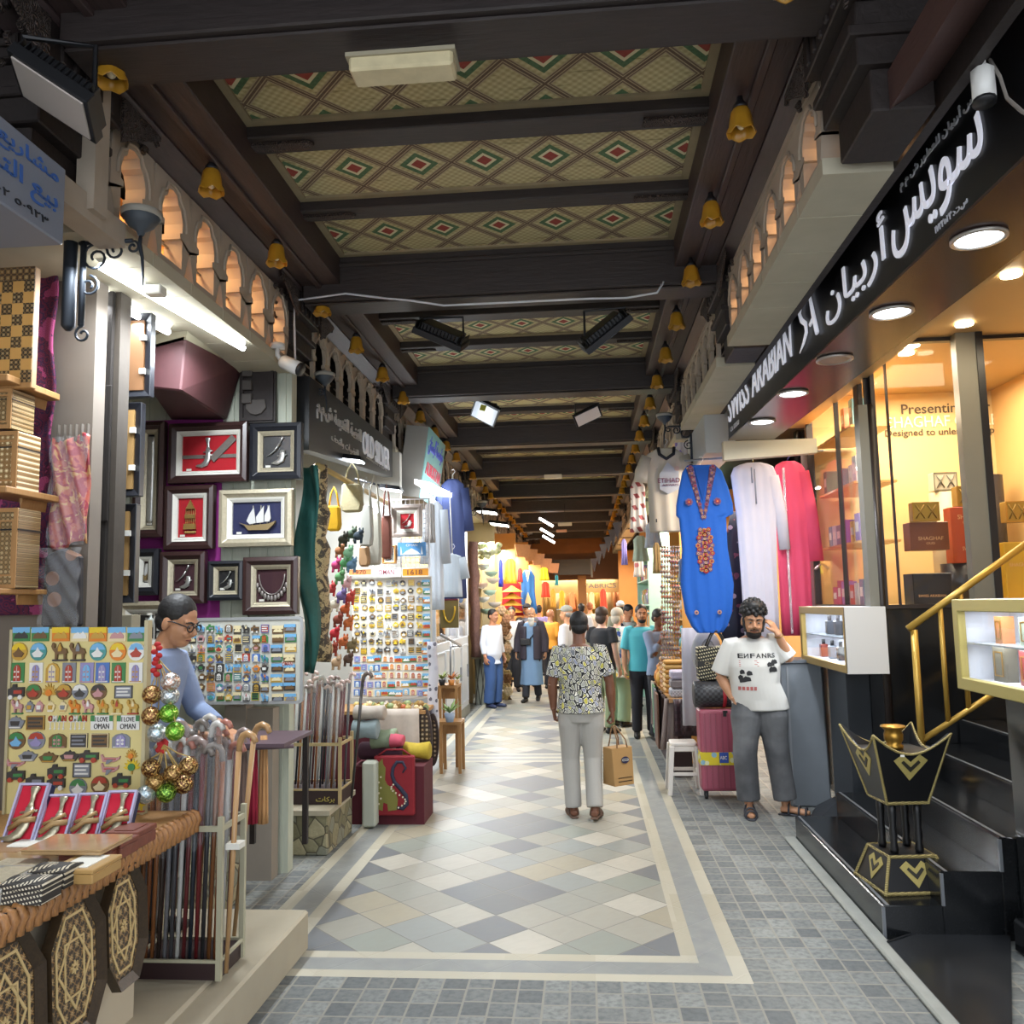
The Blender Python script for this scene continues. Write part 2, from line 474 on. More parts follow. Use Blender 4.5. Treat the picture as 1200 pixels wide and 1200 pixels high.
def m_carved(c='#241d1c', c2='#5a4a42', s=26):
    g = G('carved_wood'); v = g.vor(s, 'F1'); w = (v * 30.).sin() * .5 + .5
    return g.done(g.mix(w, hexc(c), hexc(c2)), .6, 0, w, .9, .02)
def m_inlay(c='#4a3524', c2='#b79a63', s=34, name='inlaid_marquetry', lattice=1, axes=(0, 2)):
    g = G(name); k = g.xyz(); x, y = k[axes[0]], k[axes[1]]
    u = x * s; v = y * s
    cu, cv = u.frac() - .5, v.frac() - .5
    r = (cu * cu + cv * cv).sqrt(); a = cu.atan2(cv)
    star = r.lt((a * 8.).sin() * .10 + .30)
    p, q = (u + v).frac(), (u - v).frac()
    ln = (p - .5).abs().gt(.44).max((q - .5).abs().gt(.44))
    h = g.hash(u.floor(), v.floor())
    base = g.mix(g.noise(60, 2), hexc(c), [t * .6 for t in hexc(c)])
    col = g.mix(star, base, g.mix(h, hexc(c2), hexc('#8d6b3c')))
    col = g.mix(r.lt(.12), col, hexc('#e0d5b5'))
    if lattice: col = g.mix(ln, col, hexc('#8a6d45'))
    return g.done(col, .35)
def m_carpet():
    g = G('purple_carpet'); v = g.vor(22); w = (v * 24.).sin()
    c = g.mix(w.gt(.2), hexc('#5c1f3a'), hexc('#3a1d3c')); c = g.mix(g.noise(9, 4).gt(.58), c, hexc('#8d3a62'))
    return g.done(c, .95, 0, g.noise(200, 2), .5)
def m_snake():
    g = G('mottled_skin'); v = g.noise(14, 5, None, 1.2)
    c = g.mix(v.gt(.5), hexc('#a8926a'), hexc('#3d3226')); c = g.mix(g.vor(60).lt(.3), c, hexc('#6d5a3e'))
    return g.done(c, .6)
def m_leaf():
    g = G('leaf_print_cotton'); x, y, z = g.xyz()
    u, w = (x + z * .35 + g.noise(5, 1) * .06), (z - x * .5)
    vec = g.vec(u * 1.7, y * 1.7, w * 1.0)
    e = g.vor(19, 'DISTANCE_TO_EDGE', vec)
    r = g.vor(19, 'F1', vec, 'Color')
    d = g.vor(19, 'F1', vec)
    sp = g.nt.nodes.new('ShaderNodeSeparateColor'); g.nt.links.new(r.k, sp.inputs[0]); h = S(g, sp.outputs[0])
    fill = g.ramp(h, hexc('#83879a'), hexc('#a5a79f'), hexc('#9a9b80'), hexc('#8b90a6'), hexc('#c2b94a'), hexc('#6d7077'), hexc('#a7a598'), hexc('#8d8f72'))
    c = g.mix(e.lt(.15) , fill, hexc('#e8e6da'))
    c = g.mix(e.lt(.085), c, hexc('#15161b'))
    vein = ((d * 60.).sin()).gt(.93)
    c = g.mix(vein * h.gt(.3), c, hexc('#22232a'))
    return g.done(c, .8)
def m_flower(a='#e9e6da', cols=('#2f4a86', '#d0b04a', '#58708f', '#e9e6da'), s=14, name='floral_print'):
    g = G(name); d = g.vor(s); r = g.vor(s, 'F1', None, 'Color')
    sp = g.nt.nodes.new('ShaderNodeSeparateColor'); g.nt.links.new(r.k, sp.inputs[0])
    return g.done(g.mix(d.lt(.42), hexc(a), g.ramp(S(g, sp.outputs[0]), *[hexc(k) for k in cols])), .8)
def m_granite(c='#0b0c0e', c2='#1c1e20', r=.12):
    g = G('black_granite'); n = g.noise(3, 6); v = g.noise(220, 2)
    c0 = g.mix(n, hexc(c), hexc(c2)); c0 = g.mix(v.gt(.66) * .25, c0, hexc('#3a3c3f'))
    return g.done(c0, n * .12 + r)
def m_stonewall():
    g = G('rubble_stone'); e = g.vor(9, 'DISTANCE_TO_EDGE'); r = g.vor(9, 'F1', None, 'Color')
    sp = g.nt.nodes.new('ShaderNodeSeparateColor'); g.nt.links.new(r.k, sp.inputs[0])
    c = g.ramp(S(g, sp.outputs[0]), hexc('#8a8466'), hexc('#a39a7a'), hexc('#6f6a50'), hexc('#7f8070'))
    c = g.mix(g.noise(30, 5) * .5, c, hexc('#57523f'))
    return g.done(g.mix(e.lt(.03), c, hexc('#4d4839')), .8, 0, e.min(.1) * 8. + g.noise(40, 4), .5)
def m_glitter(c, c2, s=60):
    g = G('mosaic_glitter'); v = g.noise(s, 3)
    return g.done(g.mix(v.gt(.52), hexc(c), hexc(c2)), .2, .7, v, .4)
def m_checks(c='#1d1d1f', c2='#3c3c40', s=40):
    g = G('checked_canvas'); x, y, z = g.xyz()
    k = ((x * s).floor() + (z * s).floor() + (y * s).floor()).mod(2.)
    return g.done(g.mix(k, hexc(c), hexc(c2)), .5)
def m_weave(c='#14130f', c2='#b3a883', s=60):
    g = G('jacquard_canvas'); x, y, z = g.xyz()
    a = ((x + z * .6) * s).frac().lt(.5); b = ((z - x * .2) * s * .8).frac().lt(.45)
    return g.done(g.mix(a * b, hexc(c), hexc(c2)), .7)
def m_denim(c='#3f4043', c2='#737476'):
    g = G('washed_denim'); n = g.noise(3, 4); v = g.noise(300, 2)
    n2 = (n - .38) * 3.2
    return g.done(g.mix(n2.max(0.).min(1.) * .8 + v * .2, hexc(c), hexc(c2)), .9, 0, g.noise(9, 4) + v * .3, .35, .012)
def m_stucco(c, nz=.12, s=5, r=.85):
    return mat(c, r, 0, nz, s, .15)
WOOD = m_wood('#17110f', '#2b2220'); WOOD2 = m_wood('#2a1f1e', '#453633', .55, 'brown_wood', (6, .6, 6)); CARVED = m_carved()
VAULT = m_wood('#2f2423', '#48393a', .5, 'vault_wood', (5, 1, 5), .15)
BEIGE = mat('#a39686', .85, 0, .15, 7, .25)
GRAN = m_granite()
STEELD = mat('#1a1b1e', .45, .3)
BRASS = mat('#b48a3c', .3, .8, .1, 20)
# ================================================================ setting
def st(mb, name, m, bevel=0, parent=None, label=None): return mb.obj(name, m, parent, bevel, loc=None if parent else (0, 0, 0), kind=None if parent else 'structure', label=label)
b = MB(); b.box((-6, -3, -.2), (6, 36, 0)); st(b, 'floor', m_floor())
b = MB(); b.box((-4.2, -.5, 4.36), (4.2, 34, 4.5)); st(b, 'ceiling', WOOD)
WALLM = m_stucco('#8f8577')
b = MB(); b.box((-3.75, -.5, 0), (-3.6, 34, 4.36)); st(b, 'wall_left', WALLM)
b = MB(); b.box((4.0, -.5, 0), (4.15, 34, 4.36)); st(b, 'wall_right', WALLM)
b = MB(); b.box((-4.2, 33, 0), (4.2, 33.15, 4.5)); st(b, 'wall_far', mat('#8a5d3e', .7, 0, .15, 3))
CEILM = m_ceil(); NB = 10
TRIM = mat('#8d8064', .8, 0, .2, 12)
BEAMB = m_wood('#1a1514', '#352c2a', .55, 'beam_wood', (.8, 6, 6))
def panel(y0, y1):
    c = (-.5, (y0 + y1) / 2, 4.25); b = MB(); b.box((-1.68, y0, 4.25), (.68, y1, 4.30))
    o = b.obj('ceiling', CEILM, loc=c, kind='structure')
    t = MB(); t.rframe(-1.68, y0, .68, y1, .045, 4.235, 4.26); t.obj('edging', TRIM, o)
PAN = []
for k in range(-1, NB):
    y0 = 2.9 + 2.85 * k
    b = MB(); b.box((-1.95, y0, 3.92), (.97, y0 + .30, 4.36)); b.box((-1.70, y0 - .02, 4.16), (.70, y0 + .32, 4.19))
    b.box((-1.95, y0 + .03, 3.905), (.97, y0 + .27, 3.92)); st(b, 'beam', BEAMB, .008)
    if k < 0: continue
    ys = [y0 + .40, y0 + 1.16, y0 + 1.33, y0 + 2.00, y0 + 2.15, y0 + 2.85]
    for j in (0, 2, 4): panel(ys[j], ys[j + 1])
    for j in (1, 3):
        b = MB(); b.box((-1.75, ys[j], 4.175), (.75, ys[j + 1], 4.36)); o = st(b, 'beam', BEAMB, .006)
        c = MB()
        for xa, xb in ((-1.70, -1.38), (.36, .68)):
            c.prism([(xa, ys[j] + .05), (xb, ys[j] + .05), (xb + .03, (ys[j] + ys[j + 1]) / 2), (xb, ys[j + 1] - .05), (xa, ys[j + 1] - .05)], 4.16, 4.177)
        c.obj('carved_end', CARVED, o)
# longitudinal side beams and coving
for side, xs in (('left', (-1.68, -1.96, -2.12)), ('right', (.68, .96, 1.10))):
    b = MB(); b.box((xs[0], -.5, 4.04), (xs[1], 32.8, 4.36)); sg = -1 if side == 'left' else 1
    b.box((xs[0] + sg * .13, -.5, 4.015), (xs[0] + sg * .17, 32.8, 4.045)); st(b, 'beam_' + side, WOOD2, .006)
    b = MB(); b.hexa([(xs[1], -.5, 4.03), (xs[2], -.5, 3.93), (xs[2], 32.8, 3.93), (xs[1], 32.8, 4.03), (xs[1], -.5, 4.1), (xs[2], -.5, 4.1), (xs[2], 32.8, 4.1), (xs[1], 32.8, 4.1)])
    st(b, 'trim_' + side, VAULT)
# arcades, cornices, pillars
def arch(w, h, n=9):
    """scalloped arch opening W x H seated at the origin: a closed loop of points"""
    hw = w / 2; pts = [(-hw, 0), (-hw, h * .42), (-hw * .78, h * .42), (-hw * .78, h * .5), (-hw, h * .52), (-hw * 1., h * .66)]
    pts += [(-hw * .8, h * .82), (-hw * .55, h * .86), (-hw * .42, h * .97), (0, h)]
    r = [(-x, y) for x, y in pts[:-1]][::-1]
    return pts + r
def match(loop, x0, y0, x1, y1):
    """push each point of LOOP out to the border of the rectangle"""
    cx, cy = (x0 + x1) / 2, (y0 + y1) / 2; out = []
    for x, y in loop:
        dx, dy = x - cx, y - cy
        t = min(((x1 - x0) / 2) / abs(dx) if abs(dx) > 1e-6 else 9e9, ((y1 - y0) / 2) / abs(dy) if abs(dy) > 1e-6 else 9e9)
        out.append((cx + dx * t, cy + dy * t))
    return out
CORN = mat('#b0a994', .85, 0, .12, 6, .2)
WARMW = mat('#c98f55', .8); DARKW = mat('#241c18', .9)  # dark copy of the back wall paints in the shade behind the further arches
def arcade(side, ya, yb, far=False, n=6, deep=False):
    left = side == 'left'
    X = -2.05 if left else 1.03; sg = -1 if left else 1; z0, z1 = (3.47, 3.95) if left else (3.53, 3.91)
    M = FR((X, ya, 0), Y_, Z_) if left else FR((X, yb, 0), (0, -1, 0), Z_)
    L = yb - ya; cw = L / n; b = MB()
    for i in range(n):
        a0 = i * cw; h = (z1 - z0) - .10
        lp = [(a0 + cw / 2 + x, z0 + .045 + y) for x, y in arch(cw * (.72 if deep else .56), h)]
        ou = match(lp, a0, z0, a0 + cw, z1)
        b.ring(ou, lp, -.03 if deep else -.10, 0, M)
        # fret line round each arch
        fr = [(a0 + cw / 2 + x * 1.32, z0 + .04 + y * 1.08) for x, y in arch(cw * (.68 if deep else .56), h)][4:-4]
        b.tube([M @ V3((x, y, .004)) for x, y in fr], .009, 5)
        if not far:   # railing in the lower half of the opening
            for q in (.10, .17): b.tube([M @ V3((a0 + .05, z0 + q, -.08)), M @ V3((a0 + cw - .05, z0 + q, -.08))], .008, 5)
    b.box((X - .015 * sg * -1 if left else X - .015, ya, z1), (X + sg * .13, yb, z1 + .03))
    o = st(b, 'trim_' + side, BEIGE, label='pale stone arcade of scalloped arches')
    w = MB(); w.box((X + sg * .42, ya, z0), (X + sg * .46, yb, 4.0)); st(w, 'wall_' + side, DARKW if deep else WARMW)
    return X, z0
for k in range(0, NB):
    y0 = 2.9 + 2.85 * k
    for side in ('left', 'right'):
        left = side == 'left'; sg = -1 if left else 1
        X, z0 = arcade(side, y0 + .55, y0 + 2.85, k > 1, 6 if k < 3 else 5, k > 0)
        # cornice slab under the arcade
        b = MB(); b.box((X - sg * .02, y0 + .5, z0 - .07), (X + sg * (.26 if not left else .85), y0 + 2.85, z0))
        for q in range(1, 6): b.box((X - sg * .022, y0 + .5 + q * .4, z0 - .072), (X + sg * .26, y0 + .508 + q * .4, z0))
        st(b, 'trim_' + side, CORN)
        # stepped dark pillar under the main beam
        b = MB(); xa = X + sg * .02 - sg * .09
        b.box((xa, y0 - .02, 3.86), (X + sg * .6, y0 + .50, 4.3)); b.box((xa + sg * .05, y0 + .02, 3.62), (X + sg * .6, y0 + .46, 3.86))
        b.box((xa + sg * .02, y0, 3.72), (X + sg * .6, y0 + .48, 3.76))
        b.box((xa + sg * .10, y0 + .05, 3.46), (X + sg * .25, y0 + .43, 3.62))
        for q in range(5): b.box((xa + sg * (.03 + .0), y0 + .06 + q * .085, 3.88), (xa - sg * .012, y0 + .09 + q * .085, 4.2))
        for q in range(3): b.rframe(0, 0, .5 - .12 * q, .34 - .08 * q, .03, 0, .02 + .012 * q, FR((min(X + sg * .04, X + sg * .54) + .06 * q, y0 - .02, 3.9 + .04 * q)))
        o = st(b, 'pillar_' + side, WOOD, .006)
        # pierced scroll bracket below the coving
        c = MB(); sx = xa - sg * .02
        for e, yy in ((1, y0 + .50), (-1, y0 - .02)):
            for r0 in range(4):
                for q in range(3 - r0 // 2):
                    cy, cz = yy + e * (.07 + q * .11), 3.97 - r0 * .055
                    c.tube([(sx + sg * (.03 + .04 * r0), cy + (.05 - .012 * s_) * math.cos(s_ * .9 + r0), cz + (.035 - .008 * s_) * math.sin(s_ * .9 + r0)) for s_ in range(5)], .012, 5)
            c.prism([(yy, 3.80), (yy + e * .33, 3.99), (yy + e * .33, 4.01), (yy, 4.01)], 0, .012, FR((sx + sg * .02, 0, 0), Y_, Z_))
        st(c, 'trim_' + side, CARVED)
# lamps along both side beams
SHADE = mat('#a87a20', .35, 0, .15, 30); CAPM = mat('#17161a', .5)
def lamp(side, i, y):
    x = -1.84 if side == 'left' else .77
    t = thing('ceiling_lamp', 'amber glass tulip lamp, %s from the front of the %s beam' % (ORD[i], side), 'lamp', (x, y, 3.86), 'amber tulip lamps along the side beams')
    if lamp.src:
        for ch in lamp.src.children: c = ch.copy(); COL.objects.link(c); c.parent = t
        return
    b = MB(); pr = [(.030, .125), (.044, .105), (.050, .07), (.054, .035), (.064, .008), (.066, 0), (.062, .002), (.050, .036), (.046, .07), (.038, .10)]
    vs, fs, n = [], [], 24
    for i_, (r, z) in enumerate(pr):
        for j in range(n):
            w = 2 * PI * j / n; rr = r * (1 + (.05 if z < .04 else .02) * math.cos(w * 6)); zz = z + (.008 * math.cos(w * 6) if z < .01 else 0)
            vs.append((x + rr * math.cos(w), y + rr * math.sin(w), 3.86 + zz))
    for i_ in range(len(pr) - 1):
        for j in range(n): fs.append((i_ * n + (j + 1) % n, i_ * n + j, (i_ + 1) * n + j, (i_ + 1) * n + (j + 1) % n))
    b.add(vs, fs, True); b.obj('lamp_shade', SHADE, t)
    b = MB(); b.lathe((x, y, 3.86), [(.012, .19), (.016, .16), (.034, .135), (.036, .12), (.0, .118)][::-1], 12); b.obj('lamp_holder', CAPM, t)
    b = MB(); b.ell((x, y, 3.915), (.022, .022, .034)); b.obj('bulb', mat('#e8dfc0', .3), t)
    lamp.src = t
lamp.src = None
for i in range(27):
    lamp('left', i, 3.08 + .925 * i); lamp('right', i, 2.84 + .925 * i)
# white conduit on the near main beam, boxy ceiling light
t = thing('ceiling_light', 'yellowed box ceiling light under the nearest main beam', 'ceiling light', (-.62, 3.1, 3.84))
a, c = P(480, 78, z=3.84), P(566, 70, z=3.84)
b = MB(); b.box((-.84, 2.98, 3.775), (-.44, 3.10, 3.84)); b.obj('diffuser', mat('#c9bd98', .5, 0, .25, 14), t, .01)
b = MB(); b.box((-.85, 2.97, 3.825), (-.43, 3.11, 3.842)); b.obj('base', mat('#9a937d', .6), t)
b = MB(); q = [P(345, 352, y=5.72), P(405, 344, y=5.72), P(455, 350, y=5.72), P(480, 352, y=5.72), P(520, 358, y=5.72), P(690, 350, y=5.72), P(735, 349, y=5.72), P(770, 343, y=5.72), P(778, 330, y=5.72)]
b.tube([P(346, 430, y=5.72), P(345, 380, y=5.72)] + q, .008, 6); b.obj('cable', mat('#b9bcc2', .5), label='pale cable strung across the second main beam', cat='cable')
def flood(label, px, py, y, w, h, d, roll, pitch, drop, yaw=0, lit=None, group=None):
    """floodlight hanging from a U bracket"""
    c = P(px, py, y=y); t = thing('floodlight', label, 'floodlight', c, group)
    M = TR(*c) @ MX.Rotation(yaw, 4, 'Z') @ MX.Rotation(roll, 4, 'Y') @ MX.Rotation(pitch, 4, 'X')
    b = MB(M); b.box((-w / 2, -h / 2, 0), (w / 2, h / 2, d * .5)); b.box((-w * .38, -h * .38, d * .5), (w * .38, h * .38, d))
    for i in range(14): b.box((-w / 2 + w * i / 14 + .004, -h * .44, d * .4), (-w / 2 + w * (i + .45) / 14, h * .44, d * .95))
    b.obj('housing', STEELD, t, .004)
    b = MB(M); b.box((-w * .44, -h * .42, -.006), (w * .44, h * .42, .002)); b.obj('lens', lit or mat('#6d7480', .15), t)
    b = MB(M); b.tube([(-w * .44, 0, d * .4), (-w * .44, 0, d * .4)] if 0 else [(-w * .46, 0, d * .3), (w * .46, 0, d * .3)], .008, 6); b.obj('pivot', STEELD, t)
    l, r = M @ V3((-w * .46, 0, d * .3)), M @ V3((w * .46, 0, d * .3)); zt = c.z + drop
    b = MB(); b.tube([l, (l.x, l.y, max(zt, l.z + .05)), (r.x, r.y, max(zt, r.z + .05)), r], .011, 6, sm=False); b.obj('bracket', STEELD, t)
    return t
flood('black floodlight hanging left under the second main beam', 516, 398, 6.35, .40, .30, .10, .42, .5, .17, .1)
flood('black floodlight hanging right under the second main beam', 712, 393, 6.35, .42, .32, .10, -.62, .5, .20, -.15)
flood('small floodlight with a white reflector and yellow chip', 568, 484, 9.15, .30, .30, .08, .5, -.55, .10, .1, mat('#c6ccd6', .2))
flood('small floodlight with a plain white face on a short stem', 689, 488, 8.95, .30, .16, .07, -.42, -.75, .14, 0, mat('#d9cfc8', .4))
b = MB(FR(P(566, 478, y=9.0), (1, 0, -.3), (0, .3, 1))); b.cbox((0, 0, 0), (.06, .07, .006)); b.obj('led_chip', mat('#d9d65a', .4), label='yellow chip on the floodlight reflector', cat='light chip')
# slim fittings further down the hall
for px, py, y, w, lab in ((648, 558, 14.2, .30, 'white slim ceiling light under the fifth main beam'), (662, 614, 18.5, .30, 'white box ceiling light hanging on a rod'), (658, 622, 22.5, .28, 'pink tinted ceiling light behind the hanging box')):
    c = P(px, py, y=y); b = MB(); b.box((c.x - w / 2, y, c.z - .035), (c.x + w / 2, y + .1, c.z + .035)); o = b.obj('ceiling_light', mat('#d8d2c6' if 'pink' not in lab else '#c79f8a', .5), bevel=.01, label=lab, cat='ceiling light', group='ceiling lights')
    m_ = MB(); m_.tube([(c.x, y + .05, c.z + .03), (c.x, y + .05, 3.9)], .006, 5); m_.obj('rod', STEELD, o)
for i, (px, py) in enumerate(((640, 612), (641, 624), (643, 632))):
    c = P(px, py, y=20 + i * 1.5); b = MB(); b.tube([c + V3((-.16, 0, .1)), c + V3((.16, 0, -.1))], .028, 8)
    o = b.obj('tube_light', mat('#ffffff', .4, em=5), label='lit tilted tube, %s from the front under the far ceiling' % ORD[i], cat='tube light', group='tilted tubes')
    k_ = MB(); k_.tube([c, (c.x, c.y, 3.9)], .006, 5); k_.obj('rod', STEELD, o)

b = MB(); b.box((1.29, -.5, 3.46), (1.33, 33, 3.78)); b.box((1.29, -.5, 3.74), (4.0, 33, 3.8)); st(b, 'ceiling', WOOD)
b = MB(); b.box((-3.6, -.5, 3.40), (-2.9, 33, 3.46)); st(b, 'ceiling', mat('#9a9484', .8, 0, .2, 4))
# ================================================================ the near shops on the left
def rc(px0, py0, px1, py1, y):
    a, c = P(px0, py1, y=y), P(px1, py0, y=y)
    return FR(a), c.x - a.x, c.z - a.z
SILV = mat('#b9bab6', .3, .75, .2, 40, .1); IVORY = mat('#cfc4a8', .5, 0, .1, 30); GOLDM = mat('#b9995a', .35, .7, .15, 30)
WHT = mat('#d8d6cc', .6); BLK = mat('#131315', .5); REDV = mat('#a5121f', .9, 0, .12, 60); NAVY = mat('#1b2046', .8); MAROON = mat('#35151d', .85)
FRBR = m_wood('#2a1a19', '#3f2a28', .3, 'frame_wood', (8, 8, 8), .05); FRBK = mat('#1c1e24', .35, 0, .15, 20); FRSV = mat('#b3aa92', .4, .4, .2, 60, .3)
PLAST = m_stucco('#6d645a', .2, 4)
# walls and plinths
b = MB(); b.box((-3.6, 3.92, 0), (-2.38, 4.02, 3.46)); st(b, 'wall_left', PLAST)
b = MB(); b.box((-3.6, 5.74, 0), (-2.02, 5.84, 3.46))
for i in range(12): b.box((-3.55 + i * .125, 5.73, 0), (-3.55 + i * .125 + .116, 5.742, 3.45))
st(b, 'wall_left', m_wood('#9aa090', '#bcc0b0', .75, 'painted_planks', (3, 3, .5), .2))
STONE = m_stonewall(); SLABM = mat('#a39a86', .75, 0, .15, 4, .2)
b = MB(); b.box((-3.4, 3.2, 0), (-1.47, 4.5, .2)); b.box((-3.4, 2.4, 0), (-1.53, 3.2, .21)); b.box((-3.4, 2.6, .1), (-1.6, 3.78, .215))
st(b, 'floor', SLABM, .012, label='worn stone ledge')
b = MB(); b.box((-3.4, 4.55, 0), (-2.12, 5.3, .36)); st(b, 'floor', STONE, .02, label='rough stone block')
b = MB(); b.box((-3.4, 6.13, 0), (-1.87, 6.78, .28)); o = st(b, 'floor', STONE, .01); c = MB(); c.box((-3.4, 6.11, .28), (-1.85, 6.8, .315)); c.obj('slab', SLABM, o)
# ---- hanging carpet, wooden shelves with boxes
CARP = m_carpet()
M, w, h = rc(-40, 298, 68, 722, 3.86)
b = MB(); b.grid(lambda s, t: M @ V3((w * s + .012 * math.sin(t * 23), h * t, .012 * math.sin(s * 17 + t * 4))), 20, 30); o = b.obj('hanging_carpet', CARP, label='dark purple carpet hung behind the inlaid boxes', cat='carpet')
o.modifiers.new('solid', 'SOLIDIFY').thickness = .012
INLAY = m_inlay(); INLAYL = m_inlay('#6d5838', '#c9b88d', 48, 'bone_inlay'); PINE = m_wood('#8d6437', '#ad8452', .5, 'pine', (8, 8, 1.2), .05)
M, w, h = rc(-6, 312, 42, 456, 3.55)
t = thing('backgammon_board', 'inlaid chess board folded upright on the topmost wall shelf', 'game board', M @ V3((w / 2, 0, 0)))
b = MB(M); b.box((0, 0, -.04), (w, h, 0)); b.obj('body', PINE, t, .004)
b = MB(M); b.i = 0
k = .052
for i in range(int(w / k) + 1):
    for j in range(int(h / k) - 1):
        if (i + j) % 2: b.box((max(0, w - (i + 1) * k), .03 + j * k, 0), (w - i * k, .03 + (j + 1) * k, .003))
b.obj('light_squares', mat('#b98c4c', .4), t)
b = MB(M); b.box((0, .025, 0), (w, h - .06, .0015)); b.obj('dark_squares', m_inlay('#2c241c', '#8d7c56', 46, 'dark_inlay'), t)
b = MB(M); b.box((0, h - .06, 0), (w, h, .004)); b.obj('border', INLAY, t)
for i, (x0, y0, x1, y1) in enumerate(((-10, 447, 33, 457), (-10, 574, 32, 583), (-10, 690, 24, 697))):
    M, w, h = rc(x0, y0, x1, y1, 3.6); b = MB(M); b.box((0, 0, -.24), (w, h, .14)); b.prism([(w * .55, .002), (w * .65, .002), (w * .6, -.05)], -.24, -.05)
    b.obj('wall_shelf', PINE, bevel=.004, label='small pine shelf under the %s' % ('folded chess board', 'two stacked inlaid boxes', 'tall inlaid cabinet')[i], cat='shelf', group='small pine shelves')
for (x0, y0, x1, y1, lab, mm) in ((-12, 455, 15, 503, 'pale bone inlaid box on top of a wider inlaid box', INLAYL), (-12, 505, 22, 575, 'wide inlaid box with round rosettes on the middle pine shelf', m_inlay('#8d6c42', '#d8c79a', 40, 'rosette_inlay', 0)), (-12, 595, 22, 690, 'tall inlaid cabinet with plastic wrapped side on the lowest pine shelf', INLAYL)):
    M, w, h = rc(x0, y0, x1, y1, 3.55); t = thing('inlaid_box', lab, 'box', M @ V3((w / 2, 0, 0)), 'inlaid boxes on the wall shelves')
    b = MB(M); b.box((0, 0, -.16), (w, h, 0)); b.obj('body', mm, t, .004); b = MB(M); b.rframe(0, 0, w, h, .018, 0, .006); b.rframe(w * .25, h * .15, w * .85, h * .85, .008, 0, .004); b.obj('moulding', PINE, t)
    b = MB(M); b.box((-.002, h * .72, -.162), (w + .003, h * .74, .003)); b.obj('lid_seam', BLK, t)
# ---- scarf and wrapped bag on the plaster strip
M, w, h = rc(60, 512, 108, 640, 3.86)
g = G('silk_scarf'); n = g.noise(16, 5, None, 1.5); scarf = g.done(g.mix(n.gt(.56), g.mix(g.noise(30, 4).gt(.5), hexc('#8d3140'), hexc('#a8584c')), hexc('#b58a5c')), .3)
t = thing('scarf', 'pink and gold scarf in plastic wrap pinned to plaster', 'scarf', M @ V3((w / 2, 0, 0)))
b = MB(); b.grid(lambda s, q: M @ V3((w * s, h * q - .02 * math.sin(s * 6), .014 + .014 * math.sin(s * 13 + q * 9))), 16, 24); o = b.obj('cloth', scarf, t); o.modifiers.new('s', 'SOLIDIFY').thickness = .006
b = MB(); b.grid(lambda s, q: M @ V3((w * s, h * q, .036 + .010 * math.sin(s * 21 + q * 17))), 16, 24); b.obj('plastic_wrap', filmmat(), t)
for i in range(6): b = MB(M); b.box((w * (.1 + .16 * i), h * .96, .0), (w * (.13 + .16 * i), h * 1.12, .02)); b.obj('peg', mat('#5d564e', .6), t)
M, w, h = rc(54, 642, 103, 735, 3.84)
t = thing('handbag', 'dark leather bag in clear plastic below the pink scarf', 'bag', M @ V3((w / 2, 0, 0)))
b = MB(M); b.prism([(0, 0), (w, 0), (w * .94, h * .9), (w * .5, h), (w * .05, h * .9)], .004, .05); b.obj('body', m_flower('#1f1c1f', ('#1f1c1f', '#6d4a34', '#2c2a30'), 12, 'dark_leather'), t, .012)
b = MB(); b.grid(lambda s, q: M @ V3((w * s, h * q, .062 + .012 * math.sin(s * 15 + q * 21))), 14, 16); b.obj('plastic_wrap', filmmat(), t)
# ---- weathered post and framed picture backs
x0, x1 = P(107, 700, y=4.1).x, P(134, 400, y=4.1).x
b = MB(); b.box((x0 + .03, 4.08, .2), (x1, 4.2, 3.4)); b.box((x0 + .05, 4.07, 2.2), (x0 + .09, 4.08, 2.9)); st(b, 'pillar_left', m_wood('#0e0b09', '#251e18', .9, 'weathered_post', (9, 9, .8), .6), .01)
b = MB(); b.box((x1, 4.1, .2), (x1 + .03, 4.2, 3.4)); st(b, 'trim_left', mat('#39322a', .85, 0, .3, 9, .3))
for i, (r, lab) in enumerate((((136, 366, 178, 466), 'picture seen from behind, highest of three beside the post'), ((133, 471, 166, 582), 'picture seen from behind with white clips, middle of three beside the post'), ((128, 590, 160, 707), 'picture seen from behind, lowest of three beside the post'))):
    M, w, h = rc(*r, 4.35); t = thing('framed_picture', lab, 'picture', M @ V3((w / 2, 0, 0)), 'pictures seen from behind')
    b = MB(M); b.rframe(-.10, 0, w, h, .045, -.05, 0, zi=-.02); b.obj('frame', FRBK, t, .004)
    b = MB(M); b.box((-.06, .04, -.04), (w - .045, h - .04, -.008)); b.obj('backing', mat('#9c7a48' if i else '#6d4a2a', .7, 0, .1, 9), t)
    for q in (.3, .7): b = MB(M); b.box((w - .06, h * q - .015, -.01), (w - .03, h * q + .015, .008)); b.obj('clip', WHT, t)
